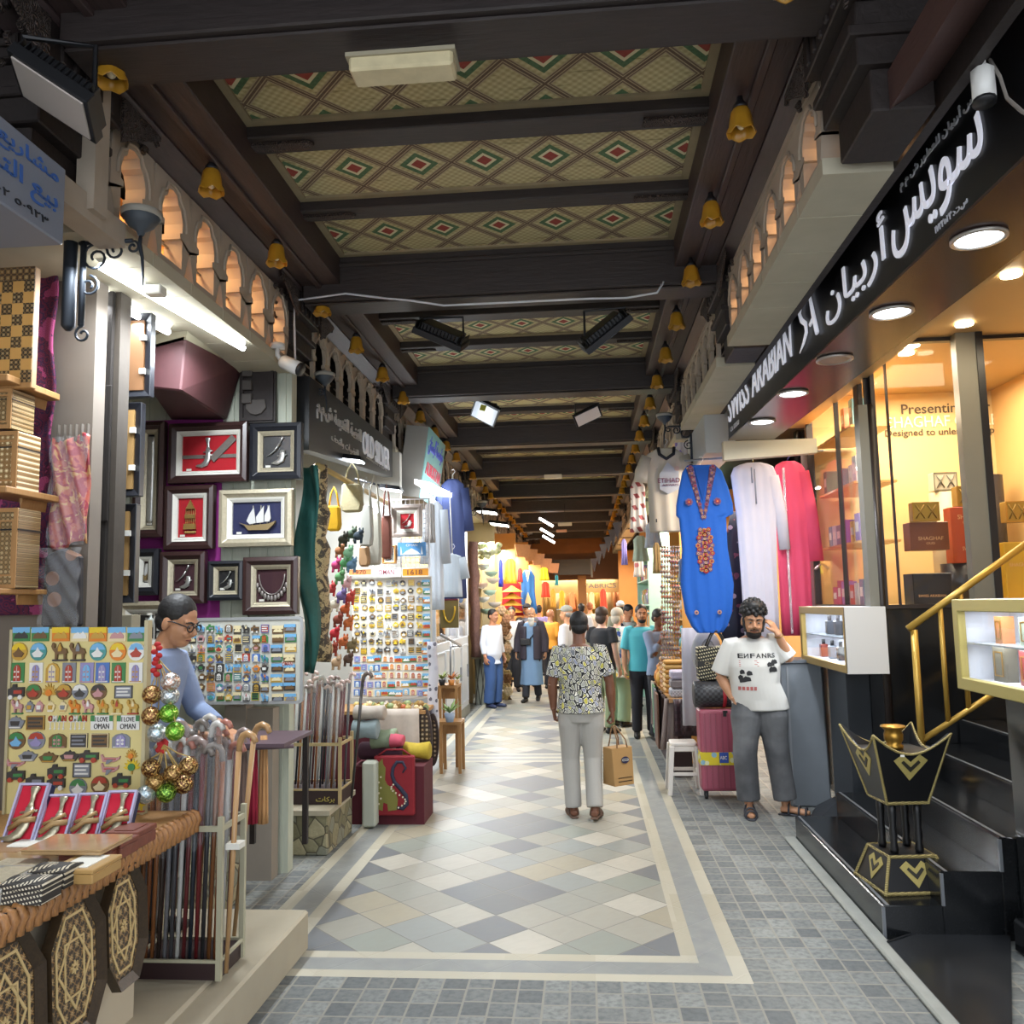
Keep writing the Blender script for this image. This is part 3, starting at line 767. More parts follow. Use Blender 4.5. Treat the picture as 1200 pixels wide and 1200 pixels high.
# ---- framed pieces on the back wall
def khanjar(b, M, h, flip=1):
    """curved dagger in its sheath, height H, origin at the foot"""
    q = lambda *p: [M @ V3((x * h * flip, y * h, .02 * h + .012)) for x, y in p]
    b.tube(q((.05, 1), (.05, .97), (.05, .85), (.06, .72), (.06, .62)), [.085 * h, .095 * h, .05 * h, .045 * h, .075 * h], 10, flat=.5)
    b.tube(q((.06, .62), (.06, .45), (.05, .3), (-.02, .16), (-.16, .08), (-.34, .08)), [.085 * h, .085 * h, .10 * h, .105 * h, .07 * h, .025 * h], 10, flat=.45)
    for x, y in ((.06, .55), (.06, .42)): b.tube(q((x - .16, y - .02), (x + .16, y + .02)), .025 * h, 6)
def dagger(b, M, w, h):
    q = lambda *p: [M @ V3((x * w, y * h, .012)) for x, y in p]
    b.tube(q((.72, .95), (.66, .86), (.60, .74)), [.10 * w, .055 * w, .075 * w], 8, flat=.5)
    b.tube(q((.60, .74), (.44, .55), (.26, .42), (.10, .36)), [.075 * w, .07 * w, .05 * w, .01 * w], 8, flat=.4)
    b.tube(q((.70, .55), (.70, .40), (.66, .25), (.50, .16), (.30, .15)), [.10 * w, .11 * w, .12 * w, .09 * w, .03 * w], 8, flat=.4)
    b.tube(q((.52, .38), (.86, .40)), .03 * w, 6)
def dhow(b, M, w, h):
    z = .012; R = lambda *p: [(x * w, y * h) for x, y in p]
    b.i = 0; b.prism(R((.04, .36), (.18, .26), (.28, .08), (.78, .08), (.92, .26), (.98, .40), (.80, .30), (.3, .25)), z, z + .02, M)
    b.i = 1; b.prism(R((.30, .30), (.22, .42), (.30, .68), (.40, .90), (.46, .34)), z, z + .008, M); b.prism(R((.48, .34), (.46, .55), (.58, .80), (.66, .96), (.66, .36)), z, z + .008, M); b.prism(R((.68, .38), (.68, .60), (.80, .98), (.84, .50), (.80, .38)), z, z + .008, M)
    b.i = 2
    for x in (.36, .56, .74): b.tube([M @ V3((x * w, .2 * h, z)), M @ V3((x * w + .02 * w, .98 * h, z))], .004, 5)
def necklace(b, M, w, h):
    pts = [M @ V3((w * (.5 - .42 * math.cos(a)), h * (.85 - .62 * math.sin(a)), .012)) for a in [PI * i / 14 for i in range(15)]]
    b.tube(pts, .005, 6)
    for p in pts[2:-2]: b.ell(p + (p - M @ V3((w * .5, h * .85, .012))).normalized() * .025, (.013, .008, .02), 8, 6)
def pendant(b, M, w, h):
    R = lambda *p: [(x * w, y * h) for x, y in p]; z = .012
    b.prism(R((.5, .95), (.32, .72), (.68, .72)), z, z + .012, M); b.prism(R((.3, .58), (.7, .58), (.7, .48), (.3, .48)), z, z + .014, M); b.prism(R((.28, .34), (.72, .34), (.74, .2), (.26, .2)), z, z + .018, M)
    for i in range(6):
        x = .32 + i * .072; b.tube([M @ V3((x * w, .72 * h, z)), M @ V3((x * w, .2 * h, z))], .003, 5); b.ell(M @ V3((x * w, .13 * h, z)), .010, 6, 5)
def picture(px, y, lab, fm, lm, bg, what, fw=.055, lw=.03, loose=False, cat='framed piece', group='framed pieces on the back wall', glass=True):
    M, w, h = rc(*px, y); t = thing('framed_display', lab, cat, M @ V3((w / 2, 0, 0)), group)
    b = MB(M); b.rframe(0, 0, w, h, fw * .55, 0, .05, zi=.06); b.rframe(fw * .5, fw * .5, w - fw * .5, h - fw * .5, fw * .5, .0, .055, zi=.035); b.obj('frame', fm, t, .003)
    b = MB(M); b.rframe(fw, fw, w - fw, h - fw, lw * .45, .0, .04, zi=.032); b.rframe(fw + lw * .5, fw + lw * .5, w - fw - lw * .5, h - fw - lw * .5, lw * .5, 0, .034, zi=.022); b.obj('liner', lm, t)
    d = fw + lw; b = MB(M); b.box((d, d, .0), (w - d, h - d, .006)); b.obj('backing', bg, t)
    if glass: b = MB(M); b.box((fw, fw, .030), (w - fw, h - fw, .032)); b.obj('glass_pane', glassmat(), t)
    iw, ih = w - 2 * d, h - 2 * d; N = M @ TR(d, d, .004)
    if what in ('khanjar',):
        b = MB(); khanjar(b, N @ TR(iw * .45, ih * .08, 0), ih * .85); b.obj('dagger_in_sheath', SILV, t)
        b = MB(N); b.box((0, ih * .36, .004), (iw, ih * .46, .010)); b.cbox((0, 0, 0), (.05, .22, .008), TR(iw * .75, ih * .62, .014) @ MX.Rotation(-.8, 4, 'Z')); b.obj('belt', mat('#6d6660', .6, .3, .3, 60), t)
    elif what == 'dagger': b = MB(); dagger(b, N, iw, ih); b.obj('dagger_and_sheath', SILV, t)
    elif what == 'dhow': b = MB(); dhow(b, N @ TR(iw * .12, ih * .06, 0), iw * .8, ih * .85); b.obj('model_ship', [mat('#7d6a45', .5), mat('#c9c9c6', .5), mat('#8d8a80', .5)], t)
    elif what == 'necklace': b = MB(); necklace(b, N, iw, ih); b.obj('necklace', mat('#8d8782', .35, .6), t)
    elif what == 'pendant': b = MB(); pendant(b, N, iw, ih); b.obj('pendant', GOLDM, t)
    elif what == 'sword': b = MB(); b.tube([N @ V3((iw * .55, y_ * ih, .016)) for y_ in (.03, .06, .8, .9, .97)], [.012, .022, .03, .026, .03], 10, flat=.5); b.tube([N @ V3((iw * .8, y_ * ih, .016)) for y_ in (.40, .85)], [.006, .02], 8, flat=.5); b.obj('sword', SILV, t)
    elif what == 'cut':
        b = MB(N)
        for i in range(4):
            for j in (0, 1):
                if 1: b.rframe(iw * (.04 + .78 * j), ih * (.03 + .24 * i), iw * (.04 + .78 * j) + .05, ih * (.03 + .24 * i) + .055, .008, .004, .012)
        b.box((iw * .24, ih * .05, .002), (iw * .74, ih * .95, .006)); b.obj('cut_outs', BLK, t)
        b = MB(); khanjar(b, N @ TR(iw * .5, ih * .35, 0), ih * .5); b.obj('dagger_in_sheath', SILV, t)
    if what in ('khanjar', 'dagger', 'sword', 'dhow', 'necklace', 'pendant') and y < 6:
        b = MB(N); b.box((iw * .08, .006, .004), (iw * .08 + .035, .02, .007)); b.obj('price_tag', WHT, t)
    return t
YW = 5.66
picture((200, 495, 293, 568), YW, 'large brown frame with silver dagger, belt and red cloth', FRBR, WHT, REDV, 'khanjar')
picture((295, 496, 356, 564), YW, 'black frame with dagger and sheath apart on black, at top right', FRBK, FRSV, BLK, 'dagger')
picture((158, 495, 197, 631), YW, 'tall narrow brown frame holding a silver sword', FRBR, FRSV, mat('#171a2b', .8), 'sword')
picture((195, 569, 254, 645), YW, 'brown frame with gold pendant on red below the large dagger frame', FRBR, WHT, REDV, 'pendant')
picture((259, 573, 345, 642), YW, 'silver frame with white sailed ship on dark blue', FRSV, WHT, NAVY, 'dhow')
picture((155, 643, 190, 698), YW, 'dark frame with small white sailed ship on red', FRBK, WHT, MAROON, 'dhow')
picture((190, 646, 244, 708), YW, 'dark brown frame with dagger and sheath, below the gold pendant', FRBR, FRSV, MAROON, 'dagger')
picture((246, 657, 288, 704), YW, 'smallest black frame with dagger and sheath, under the ship', FRBK, FRSV, BLK, 'dagger', .04, .025)
picture((287, 652, 352, 721), YW, 'reddish brown frame with silver necklace on maroon', FRBR, FRSV, MAROON, 'necklace')
picture((140, 704, 204, 765), YW, 'silver frame with white mat and small black windows, partly hidden', FRSV, WHT, WHT, 'cut')
M, w, h = rc(158, 490, 262, 735, 5.715)
b = MB(); b.grid(lambda s, q: M @ V3((w * s, h * q, .004 + .003 * math.sin(s * 20))), 16, 4); b.obj('wall_cloth', mat('#7d1f6d', .8, 0, .1, 9), label='magenta cloth stretched behind the framed pieces', cat='cloth')
M, w, h = rc(118, 720, 165, 745, 5.0); b = MB(M); b.box((0, -.1, 0), (w, h, .1)); b.obj('cardboard_box', mat('#8f8873', .8), bevel=.004, label='grey cardboard box under the pictures seen from behind', cat='box')
M, w, h = rc(203, 720, 212, 742, 5.3)
t = thing('pump_bottle', 'clear pump bottle beside the white cut mat frame', 'bottle', P(176, 735, y=5.2)); b = MB(); q = P(176, 735, y=5.2); b.lathe(q, [(.02, 0), (.022, .05), (.01, .06), (.008, .075)], 10); b.obj('body', mat('#a9b0ac', .2), t); b = MB(); b.box(q + V3((-.006, -.03, .075)), q + V3((.006, .008, .09))); b.obj('pump', WHT, t)
# ---- dark red box awning, carved plaque, security camera
v = [P(173, 454, y=4.75), P(212, 458, y=4.75), P(266, 492, y=5.7), P(200, 492, y=5.7), P(180, 402, y=4.75), P(218, 392, y=4.75), P(285, 428, y=5.7), P(205, 428, y=5.7)]
b = MB(); b.hexa(v); o = b.obj('box_awning', m_wood('#3a1c1f', '#4a2528', .65, 'red_varnish', (2, 2, 2), .03), bevel=.01, label='dark red wooden box awning over the framed pieces', cat='awning')
c = MB(); c.hexa([p + V3((0, 0, -.03)) for p in v[4:]] + [p + V3((0.01, 0, .05)) for p in v[4:]]); c.obj('top_board', mat('#8b8570', .8, 0, .2, 9), o)
M, w, h = rc(282, 424, 325, 497, 5.7); t = thing('carved_plaque', 'dark carved panel with three square bosses beside the awning', 'plaque', M @ V3((w / 2, 0, 0)))
b = MB(M); b.box((0, 0, 0), (w, h, .03)); b.rframe(.012, .012, w - .012, h, .02, .03, .045); b.obj('panel', WOOD, t)
b = MB(M)
for i in range(3): b.prism([(.03, h * (.82 - .22 * i) - .035), (.10, h * (.82 - .22 * i) - .035), (.10, h * (.82 - .22 * i) + .035), (.03, h * (.82 - .22 * i) + .035)], .03, .07)
b.prism([(.05, .10), (.085, .06), (.125, .05), (.165, .06), (.2, .10), (.19, .16), (.06, .16)], .03, .05); b.obj('boss', mat('#4a4541', .6), t, .004)
def seccam(lab, px, py, y, d, s=1):
    p = P(px, py, y=y); t = thing('security_camera', lab, 'security camera', p); d = V3(d).normalized()
    b = MB(); b.cyl(p + V3((0, 0, .05 * s)), p + V3((0, 0, .075 * s)), .035 * s); b.tube([p + V3((0, 0, .05 * s)), p + V3((0, 0, .02 * s)), p + d * .03 * s], .012 * s, 8); b.obj('mount', mat('#c9c9c6', .4), t)
    b = MB(); b.tube([p + d * .02 * s, p + d * .035 * s, p + d * .13 * s], [.02 * s, .034 * s, .034 * s], 8); b.obj('body', mat('#d3d3cf', .35), t)
    b = MB(); b.cyl(p + d * .13 * s, p + d * .142 * s, .033 * s); b.obj('lens_ring', BLK, t)
seccam('white bullet camera at the corner of the near left arcade', 325, 421, 5.4, (.9, -.15, -.45), 1.4)
# tubes under the cornice
for i, (p0, p1) in enumerate((((118, 312), (285, 408)), ((112, 345), (197, 389)))):
    a, c = P(*p0, z=3.36), P(*p1, z=3.36); t = thing('tube_light', 'bare white tube under the near left cornice, %s' % ('long one at the edge', 'short one behind')[i], 'tube light', (a + c) / 2)
    b = MB(); b.cyl(a, c, .018); b.obj('tube', mat('#f4fbff', .3, em=6), t); b = MB(); b.tube([a + V3((0, 0, .04)), c + V3((0, 0, .04))], .03, 4, sm=False); b.obj('batten', WHT, t)
    area((a + c) / 2 + V3((0, 0, -.04)), (a + c) / 2 - V3((0, 0, 2)), .05, (c - a).length, COOL, 4.5, 'tube_glow').rotation_euler = (0, 0, math.atan2((c - a).y, (c - a).x) - PI / 2)
b = MB(); b.cbox(P(182, 341, z=3.36), (.09, .07, .05)); b.obj('junction_box', WHT, bevel=.006, label='white junction box between the two bare tubes', cat='junction box')
# ---- wrought iron bracket lantern
def lantern(lab, px, py, y, s=1, flip=1):
    p = P(px, py, y=y); t = thing('wall_lantern', lab, 'lantern', p, 'iron bracket lanterns'); I = mat('#2a3038', .5, .4)
    q = lambda *a: [p + V3((x * s * flip, 0, z * s)) for x, z in a]
    b = MB(); b.tube(q((-.29, .12), (-.29, .10), (-.29, -.38), (-.29, -.40)), [.012 * s, .03 * s, .03 * s, .012 * s], 8); b.tube(q((-.23, .1), (-.23, -.38)), .015 * s, 6); b.obj('wall_plate', I, t)
    b = MB(); b.tube(q((-.25, 0), (.0, .0)), .010 * s, 6)
    sp = lambda cx, cz, r0, a0, tn: q(*[(cx + r0 * (1 - .75 * i / 16) * math.cos(a0 + tn * 2 * PI * i / 16), cz + r0 * (1 - .75 * i / 16) * math.sin(a0 + tn * 2 * PI * i / 16)) for i in range(17)])
    for cx, cz, r0, a0, tn in ((-.17, -.07, .07, 1.2, 1.4), (-.08, -.04, .045, 2, 1.3), (-.2, -.2, .05, 1.5, -1.4), (-.22, .13, .04, -1.6, 1.2), (-.22, -.42, .04, 1.6, 1.2), (.0, -.03, .03, 1.6, -1.2)): b.tube(sp(cx, cz, r0, a0, tn), .006 * s, 5)
    b.obj('bracket', I, t)
    b = MB(); c = p + V3((.035 * s * flip, 0, .02 * s)); b.lathe(c, [(.012 * s, 0), (.02 * s, .02 * s), (.055 * s, .045 * s), (.082 * s, .085 * s), (.078 * s, .09 * s), (.03 * s, .092 * s)], 16); b.obj('bowl', mat('#3a4148', .6), t)
    b = MB(); b.lathe(c + V3((0, 0, .084 * s)), [(.086 * s, 0), (.088 * s, .028 * s), (.070 * s, .036 * s), (.0, .038 * s)], 16); b.obj('rim', mat('#8d8a80', .6), t)
    b = MB(); b.tube(q((.035, .02), (.03, -.02), (.045, -.08), (.05, -.17), (.052, -.22)), [.008 * s, .012 * s, .008 * s, .006 * s, .002 * s], 6); b.obj('finial', I, t)
lantern('iron bracket lantern with upturned bowl beside the near left arcade', 156, 282, 3.5)
lantern('iron bracket lantern in front of the black silver shop sign', 376, 456, 6.2, .9)
# ---- near sign box, upper left
t = thing('shop_sign', 'grey box sign with blue Arabic lettering, cut by the picture edge', 'sign', (-1.95, 2.0, 3.14))
b = MB(); b.box((-2.5, .6, 3.145), (-1.95, 2.98, 3.45)); b.obj('box', mat('#7a808d', .5, 0, .05, 3), t, .006)
M = FR((-1.948, 2.98, 3.145), Y_, Z_); BLU = mat('#3a62a8', .4); TXB = mat('#20242c', .5)
b = MB(); b.text(arabic('مشاريع حلة المطرح'), M, -.98, .195, -.05, .275, .012); b.text(arabic('بيع التحف والهدايا'), M, -1.02, .085, -.05, .185, .014); b.obj('lettering', BLU, t)
b = MB(); b.text(arabic('س.ت') + ' : ١/٢٢٢٠٢ ٥٠٩٢٣', M, -.80, .025, -.1, .06, .004); b.obj('small_lettering', TXB, t)
b = MB(); b.box((-2.05, 3.2, 3.4), (-1.97, 3.3, 4.0)); b.box((-2.12, 2.98, 3.36), (-2.0, 3.5, 3.47)); st(b, 'trim_left', BEIGE)
t = flood('black floodlight with white face above the grey box sign', 62, 116, 2.7, .30, .24, .09, .55, -.12, .22, .35, mat('#b9b0a8', .4))
# ---- display table with boxes
t = thing('display_table', 'long wooden stall table with scalloped front edge', 'table', (-2.2, 2.3, 0))
b = MB(); b.box((-3.1, .9, .82), (-1.7, 3.62, .90)); b.obj('tabletop', PINE, t)
b = MB(); b.box((-3.0, .9, 0), (-1.76, 3.3, .82)); b.obj('base', mat('#b3a893', .8, 0, .08, 3), t)
b = MB()
for i in range(66):
    y = .95 + i * .0405; b.tube([(-1.69, y + .018, .897), (-1.668, y + .02, .89), (-1.66, y + .022, .868), (-1.67, y + .018, .846), (-1.664, y + .014, .829), (-1.69, y + .014, .826)], .0165, 6, sm=True)
b.obj('scalloped_edge', m_wood('#6b4526', '#c08a52', .45, 'carved_pine', (20, 24, 4), .2), t)
b = MB(); b.box((-1.69, .95, .82), (-1.672, 3.6, .90)); b.obj('edge_board', BLK, t)
TILE = mat('#a3865f', .2, 0, .2, 18, 0, 0, .5); LEATH = m_wood('#5b2d22', '#7c4231', .5, 'red_wood', (3, 8, 3), .1)
TB = [  # pixel of front right bottom corner, size x, y, z, label, material
    ((0, 1062), .16, .22, .05, 'silver filigree box with rounded corner at the picture edge', SILV, 0),
    ((48, 1062), .13, .10, .06, 'black and white striped box with domed lid beside the table edge', m_weave('#2a2724', '#c9c0aa', 90), 0),
    ((75, 1043), .12, .10, .055, 'second black and white striped box, behind the domed one', m_weave('#2f2b27', '#c3b89e', 80), 0),
    ((108, 1037), .15, .17, .045, 'light wooden box with white panelled lid', mat('#a8854f', .5, 0, .1, 20), 0),
    ((124, 1015), .17, .13, .055, 'reddish wooden box nearest the white lidded box', LEATH, 0),
    ((141, 1008), .12, .12, .055, 'reddish wooden box in the middle of three by the edge', LEATH, 0),
    ((160, 996), .12, .14, .06, 'reddish wooden box at the far end of the table', LEATH, 0),
    ((78, 1018), .34, .22, .018, 'wide tan marbled board lying flat on the table', TILE, 0),
    ((118, 1003), .28, .20, .018, 'tan glossy board stacked over the reddish boxes', TILE, .05),
    ((30, 1030), .15, .12, .03, 'pale filigree tray behind the striped boxes', FRSV, 0),
    ((70, 1000), .20, .10, .026, 'white lidded flat box before the red dagger cases', WHT, 0),
    ((20, 1005), .30, .14, .02, 'brown flat board behind the wide marbled board', mat('#8a6a4a', .5, 0, .2, 9), 0),
]
for (px, sx, sy, sz, lab, mm, dz) in TB:
    c = P(px[0], px[1], z=.90 + dz)
    t = thing('trinket_box', lab, 'box', (c.x - sx / 2, c.y + sy / 2, .90 + dz), 'boxes on the near stall table')
    b = MB(); z0 = .90 + dz; b.box((c.x - sx, c.y, z0), (c.x, c.y + sy, z0 + sz * .66)); b.obj('body', mm, t, .003)
    b = MB(); b.box((c.x - sx - .002, c.y - .002, z0 + sz * .68), (c.x + .002, c.y + sy + .002, z0 + sz))
    if 'domed' in lab: b.tube([(c.x - sx, c.y + sy / 2, z0 + sz * .9), (c.x, c.y + sy / 2, z0 + sz * .9)], sy * .46, 14, flat=.3)
    b.obj('lid', mm, t, .003)
    if sz > .03:
        b = MB(); b.box((c.x - sx * .8, c.y + .02, z0 + sz), (c.x - sx * .2, c.y + sy - .02, z0 + sz + .003)); b.obj('lid_panel', WHT if 'white' in lab else FRSV if 'striped' in lab or 'filigree' in lab else mm, t)
# red dagger cases leaning at the back
for i, (x0, y0, x1, y1, lean) in enumerate(((0, 919, 36, 993, 12), (37, 932, 72, 993, 11), (76, 930, 109, 990, 12), (112, 927, 145, 988, 13))):
    yb = P(x0, y1, z=.902).y; a, c, d = P(x0, y1, y=yb), P(x1, y1, y=yb), P(x0 + lean, y0, y=yb + .10)
    u = V3((1, .12 * (i > 0), 0)); M = FR(a, u, (V3((d.x - a.x, .10, d.z - a.z))))
    w = (c - a).length; h = (d - a).length
    t = thing('dagger_case', 'open red case with silver dagger, %s from the near end of the row' % ('larger one' if i == 0 else ORD[i] + ' one'), 'display case', (a.x + w / 2, yb, .90), 'red dagger cases on the stall table')
    b = MB(M); b.box((0, 0, -.045), (w, h, -.012)); b.obj('case', mat('#1c2348', .5), t, .003)
    b = MB(M); b.rframe(0, 0, w, h, .008, -.012, .006); b.obj('rim', mat('#a9a7c4', .5), t)
    b = MB(M); b.box((.008, .008, -.012), (w - .008, h - .008, -.008)); b.obj('lining', mat('#c01a34', .85, 0, .08, 40), t)
    b = MB(); khanjar(b, M @ TR(w * .5, h * .06, -.012), h * .88); b.obj('dagger', mat('#b0a88f', .3, .6, .3, 50, .2), t)
    b = MB(); N = M @ TR(w * .55, h * .36, .01); b.tube([N @ V3(p) for p in ((-.045, -.02, 0), (0, .008, .012), (.045, .015, 0))], .011, 6); b.tube([N @ V3(p) for p in ((-.04, .01, 0), (0, .02, .012), (.03, .045, 0))], .008, 6); b.obj('belt', mat('#9c7f55', .5, .3, .3, 60), t)
# octagonal inlaid trays hung against the table front
TRAYM = m_inlay('#33271d', '#a38a58', 30, 'dark_marquetry', 1, (1, 2)); TRIM2 = m_wood('#1f1812', '#43331f', .4, 'dark_rim', (9, 9, 9), .1)
for i, (y0, y1, z0, z1, lab) in enumerate(((2.26, 2.58, .36, .83, 'octagonal inlaid tray nearest the picture edge'), (2.60, 2.90, .40, .835, 'octagonal inlaid tray in the middle of three'), (2.91, 3.17, .44, .84, 'octagonal inlaid tray beside the walking stick rack'))):
    M = FR((-1.655, y0, z0), Y_, Z_, .06); w, h = y1 - y0, z1 - z0
    oc = lambda d: [(w * .27 + d * .42, d), (w * .73 - d * .42, d), (w - d, h * .27 + d * .42), (w - d, h * .73 - d * .42), (w * .73 - d * .42, h - d), (w * .27 + d * .42, h - d), (d, h * .73 - d * .42), (d, h * .27 + d * .42)]
    t = thing('octagonal_tray', 'dark ' + lab, 'tray', M @ V3((w / 2, 0, 0)), 'octagonal inlaid trays')
    b = MB(M); b.prism(oc(.02), -.012, .0); b.obj('base', TRAYM, t)
    b = MB(M); b.ring(oc(0), oc(.03), -.014, .022, zi=.002); b.obj('rim', TRIM2, t)
    b = MB(M); b.ring(oc(.05), oc(.058), 0, .003); b.rframe(w * .32, h * .3, w * .68, h * .7, .006, 0, .003); b.ring([(w * .5, h * .2), (w * .8, h * .5), (w * .5, h * .8), (w * .2, h * .5)], [(w * .5, h * .23), (w * .77, h * .5), (w * .5, h * .77), (w * .23, h * .5)], 0, .003)
    for k in range(8): b.prism([(w / 2 + .0 + .022 * math.cos(k * PI / 4), h / 2 + .022 * math.sin(k * PI / 4)), (w / 2 + .012 * math.cos(k * PI / 4 + .35), h / 2 + .012 * math.sin(k * PI / 4 + .35)), (w / 2 + .004 * math.cos(k * PI / 4), h / 2 + .004 * math.sin(k * PI / 4)), (w / 2 + .012 * math.cos(k * PI / 4 - .35), h / 2 + .012 * math.sin(k * PI / 4 - .35))], 0, .004)
    b.obj('inlay_lines', mat('#c2aa78', .4), t)
# ---- fridge magnets
PAL = {k: mat(v, .45) for k, v in dict(sky='#6fa8d0', sand='#c9a552', red='#a5402f', green='#3f7d48', blue='#4a6fae', white='#d9d9d4', gold='#b8923e', grey='#7c8088', dark='#3c3a38', bronze='#6d5335', cream='#d9cba0', pink='#b98a8a', orange='#d07c2a', lilac='#8d86b0', yellow='#d6b92c', teal='#4a8d8a').items()}
def magnet(b, kind, M, w, h, n):
    """adds one magnet (slots: body, second colour, third colour); M at its centre on the board"""
    R = lambda p: [(x * w, y * h) for x, y in p]; b.T = M; b.i = 0
    if kind in ('card', 'plate'):
        b.box((-w / 2, -h / 2, 0), (w / 2, h / 2, .006)); b.i = 1
        if kind == 'card':
            b.box((-w / 2, h * .1, .006), (w / 2, h / 2, .008)); b.i = 2; b.prism(R([(-.4, -.3), (-.3, .0), (-.1, .15), (.05, .0), (.2, .2), (.4, -.1), (.4, -.3)]), .006, .010)
        else:
            b.rframe(-w / 2, -h / 2, w / 2, h / 2, .003, .006, .009); b.i = 2
            for k in range(3): b.box((-w * .38, h * (.22 - .26 * k), .006), (w * (.38 - .12 * (k % 2)), h * (.34 - .26 * k), .009))
    elif kind == 'round':
        b.disc((0, 0), w / 2, 0, .007, ry=h / 2); b.i = 1; b.prism(R([(-.45, .1), (.45, .1), (.3, .38), (0, .47), (-.3, .38)]), .007, .009); b.i = 2; b.prism(R([(-.34, -.1), (-.1, .05), (0, .25), (.12, .05), (.34, -.1), (.2, -.3), (-.2, -.3)]), .007, .012)
    elif kind in ('door', 'arch'):
        if kind == 'door': b.box((-w / 2, -h / 2, 0), (w / 2, h / 2, .006))
        else: b.prism(R([(-.5, -.5), (.5, -.5), (.5, .2), (.3, .42), (0, .5), (-.3, .42), (-.5, .2)]), 0, .006)
        b.i = 1; b.prism(R([(-.26, -.42), (.26, -.42), (.26, .2), (.14, .36), (0, .4), (-.14, .36), (-.26, .2)]), .006, .010); b.i = 2
        b.box((-w * .01, -h * .4, .010), (w * .01, h * .34, .012)); b.box((-w * .42, -h * .46, .006), (w * .42, -h * .4, .009))
        for k in (-.13, .13): b.disc((k * w, .05 * h), w * .07, .010, .013, n=8); b.disc((k * w, -.2 * h), w * .07, .010, .013, n=8)
    elif kind == 'camel':
        b.prism(R([(-.5, .3), (-.42, .5), (-.28, .42), (-.3, .2), (-.15, .2), (0, .5), (.15, .22), (.4, .15), (.48, -.1), (.4, -.1), (.38, -.5), (.28, -.5), (.26, -.12), (-.12, -.15), (-.15, -.5), (-.25, -.5), (-.26, -.05), (-.4, .1)]), 0, .012); b.i = 1
        b.prism(R([(-.05, .2), (.05, .45), (.16, .2), (.14, .02), (-.05, .02)]), .012, .016); b.i = 2; b.box((-w * .4, -h * .52, 0), (w * .45, -h * .42, .014))
    elif kind == 'pot':
        b.prism(R([(-.5, .05), (-.3, .2), (-.2, .38), (-.05, .36), (0, .5), (.06, .36), (.2, .38), (.3, .2), (.5, .15), (.45, -.05), (.3, -.42), (-.3, -.42)]), 0, .010); b.i = 1; b.prism(R([(-.25, .12), (.25, .12), (.2, -.2), (-.2, -.2)]), .010, .014); b.i = 2; b.box((-w * .3, -h * .36, .01), (w * .3, -h * .28, .013))
    elif kind == 'sun':
        b.prism([((.5 if k % 2 else .33) * w * math.cos(PI * k / 16), -.2 * h + (.75 if k % 2 else .5) * h * math.sin(PI * k / 16)) for k in range(17)], 0, .006); b.i = 1; b.disc((0, -.05 * h), w * .2, .006, .012, n=10); b.i = 2; b.box((-w * .04, -h * .55, 0), (w * .04, -h * .2, .006))
    elif kind == 'truck':
        b.prism(R([(-.5, -.3), (-.5, .2), (-.25, .3), (-.2, .5), (0, .5), (.02, .3), (.5, .3), (.5, -.3)]), 0, .012); b.i = 1
        for k in (-.3, .3): b.disc((k * w, -h * .32), w * .13, .004, .016, n=10)
        b.i = 2; b.box((-w * .1, -h * .1, .012), (w * .42, h * .12, .015))
    elif kind == 'plane':
        b.prism(R([(-.5, .3), (-.42, .3), (-.34, .05), (.38, .02), (.5, .16), (.46, -.1), (.2, -.32), (-.4, -.3)]), 0, .010); b.i = 1; b.box((-w * .3, -h * .12, .010), (w * .3, -h * .04, .012)); b.i = 2; b.prism(R([(-.15, -.1), (.2, -.1), (-.1, -.48), (-.2, -.48)]), .010, .014)
    elif kind == 'oman':
        for k, ch in enumerate('OMAN'):
            b.i = (0, 1, 2, 0)[k]; b.text(ch, None, -w / 2 + k * w / 4 + .001, h * .08, -w / 2 + (k + 1) * w / 4 - .001, h * .5, .03, .006)
        b.i = 1
        for k in range(4): b.box((-w * .4 + k * w * .24, -h * .5, 0), (-w * .36 + k * w * .24, h * .05, .003)); b.disc((-w * .38 + k * w * .24, -h * .42), w * .05, 0, .004, n=8)
        b.box((-w / 2, h * .04, 0), (w / 2, h * .08, .004))
    elif kind == 'love':
        b.box((-w / 2, -h / 2, 0), (w / 2, h / 2, .005)); b.i = 1; b.box((-w / 2, h * .1, .005), (-w * .32, h / 2, .007)); b.box((w * .34, h * .1, .005), (w / 2, h / 2, .007)); b.i = 2
        b.text('I LOVE', None, -w * .28, h * .08, w * .28, h * .40, .0, .003, z=.005); b.text('OMAN', None, -w * .34, -h * .42, w * .34, -h * .06, .0, .003, z=.005)
CN = dict(card='picture card', round='round', door='little door', arch='arched', camel='camel', pot='coffee pot', sun='half sun', truck='truck', plane='aeroplane', oman='hanging letter', love='number plate', plate='rectangular relief')
def put_magnet(kind, c, M0, w, h, cols, lab, group):
    M = M0.copy()
    for i in range(3): M[i][3] = c[i]
    b = MB(); magnet(b, kind, M, w, h, 0); b.T = None
    return b.obj('fridge_magnet', [PAL[k] for k in cols], label=lab, cat='magnet', group=group)
BY = 3.56
M, w, h = rc(6, 735, 172, 985, BY); h2 = h - (.90 - M[2][3]); M[2][3] = .90
t = thing('magnet_board', 'tall cream board of souvenir magnets behind the red dagger cases', 'display board', M @ V3((w / 2, 0, 0)))
b = MB(M); b.box((0, 0, -.02), (w, h2, 0)); b.obj('board', mat('#cfc184', .7, 0, .05, 4), t)
b = MB(M); b.box((-.012, 0, -.024), (0, h2, .012)); b.obj('edge_strip', mat('#b6ad8a', .5, .2), t)
b = MB(M); b.box((w - .004, 0, -.024), (w + .012, h2 + .03, .012)); b.obj('edge_strip', mat('#b6ad8a', .5, .2), t)
R1 = []
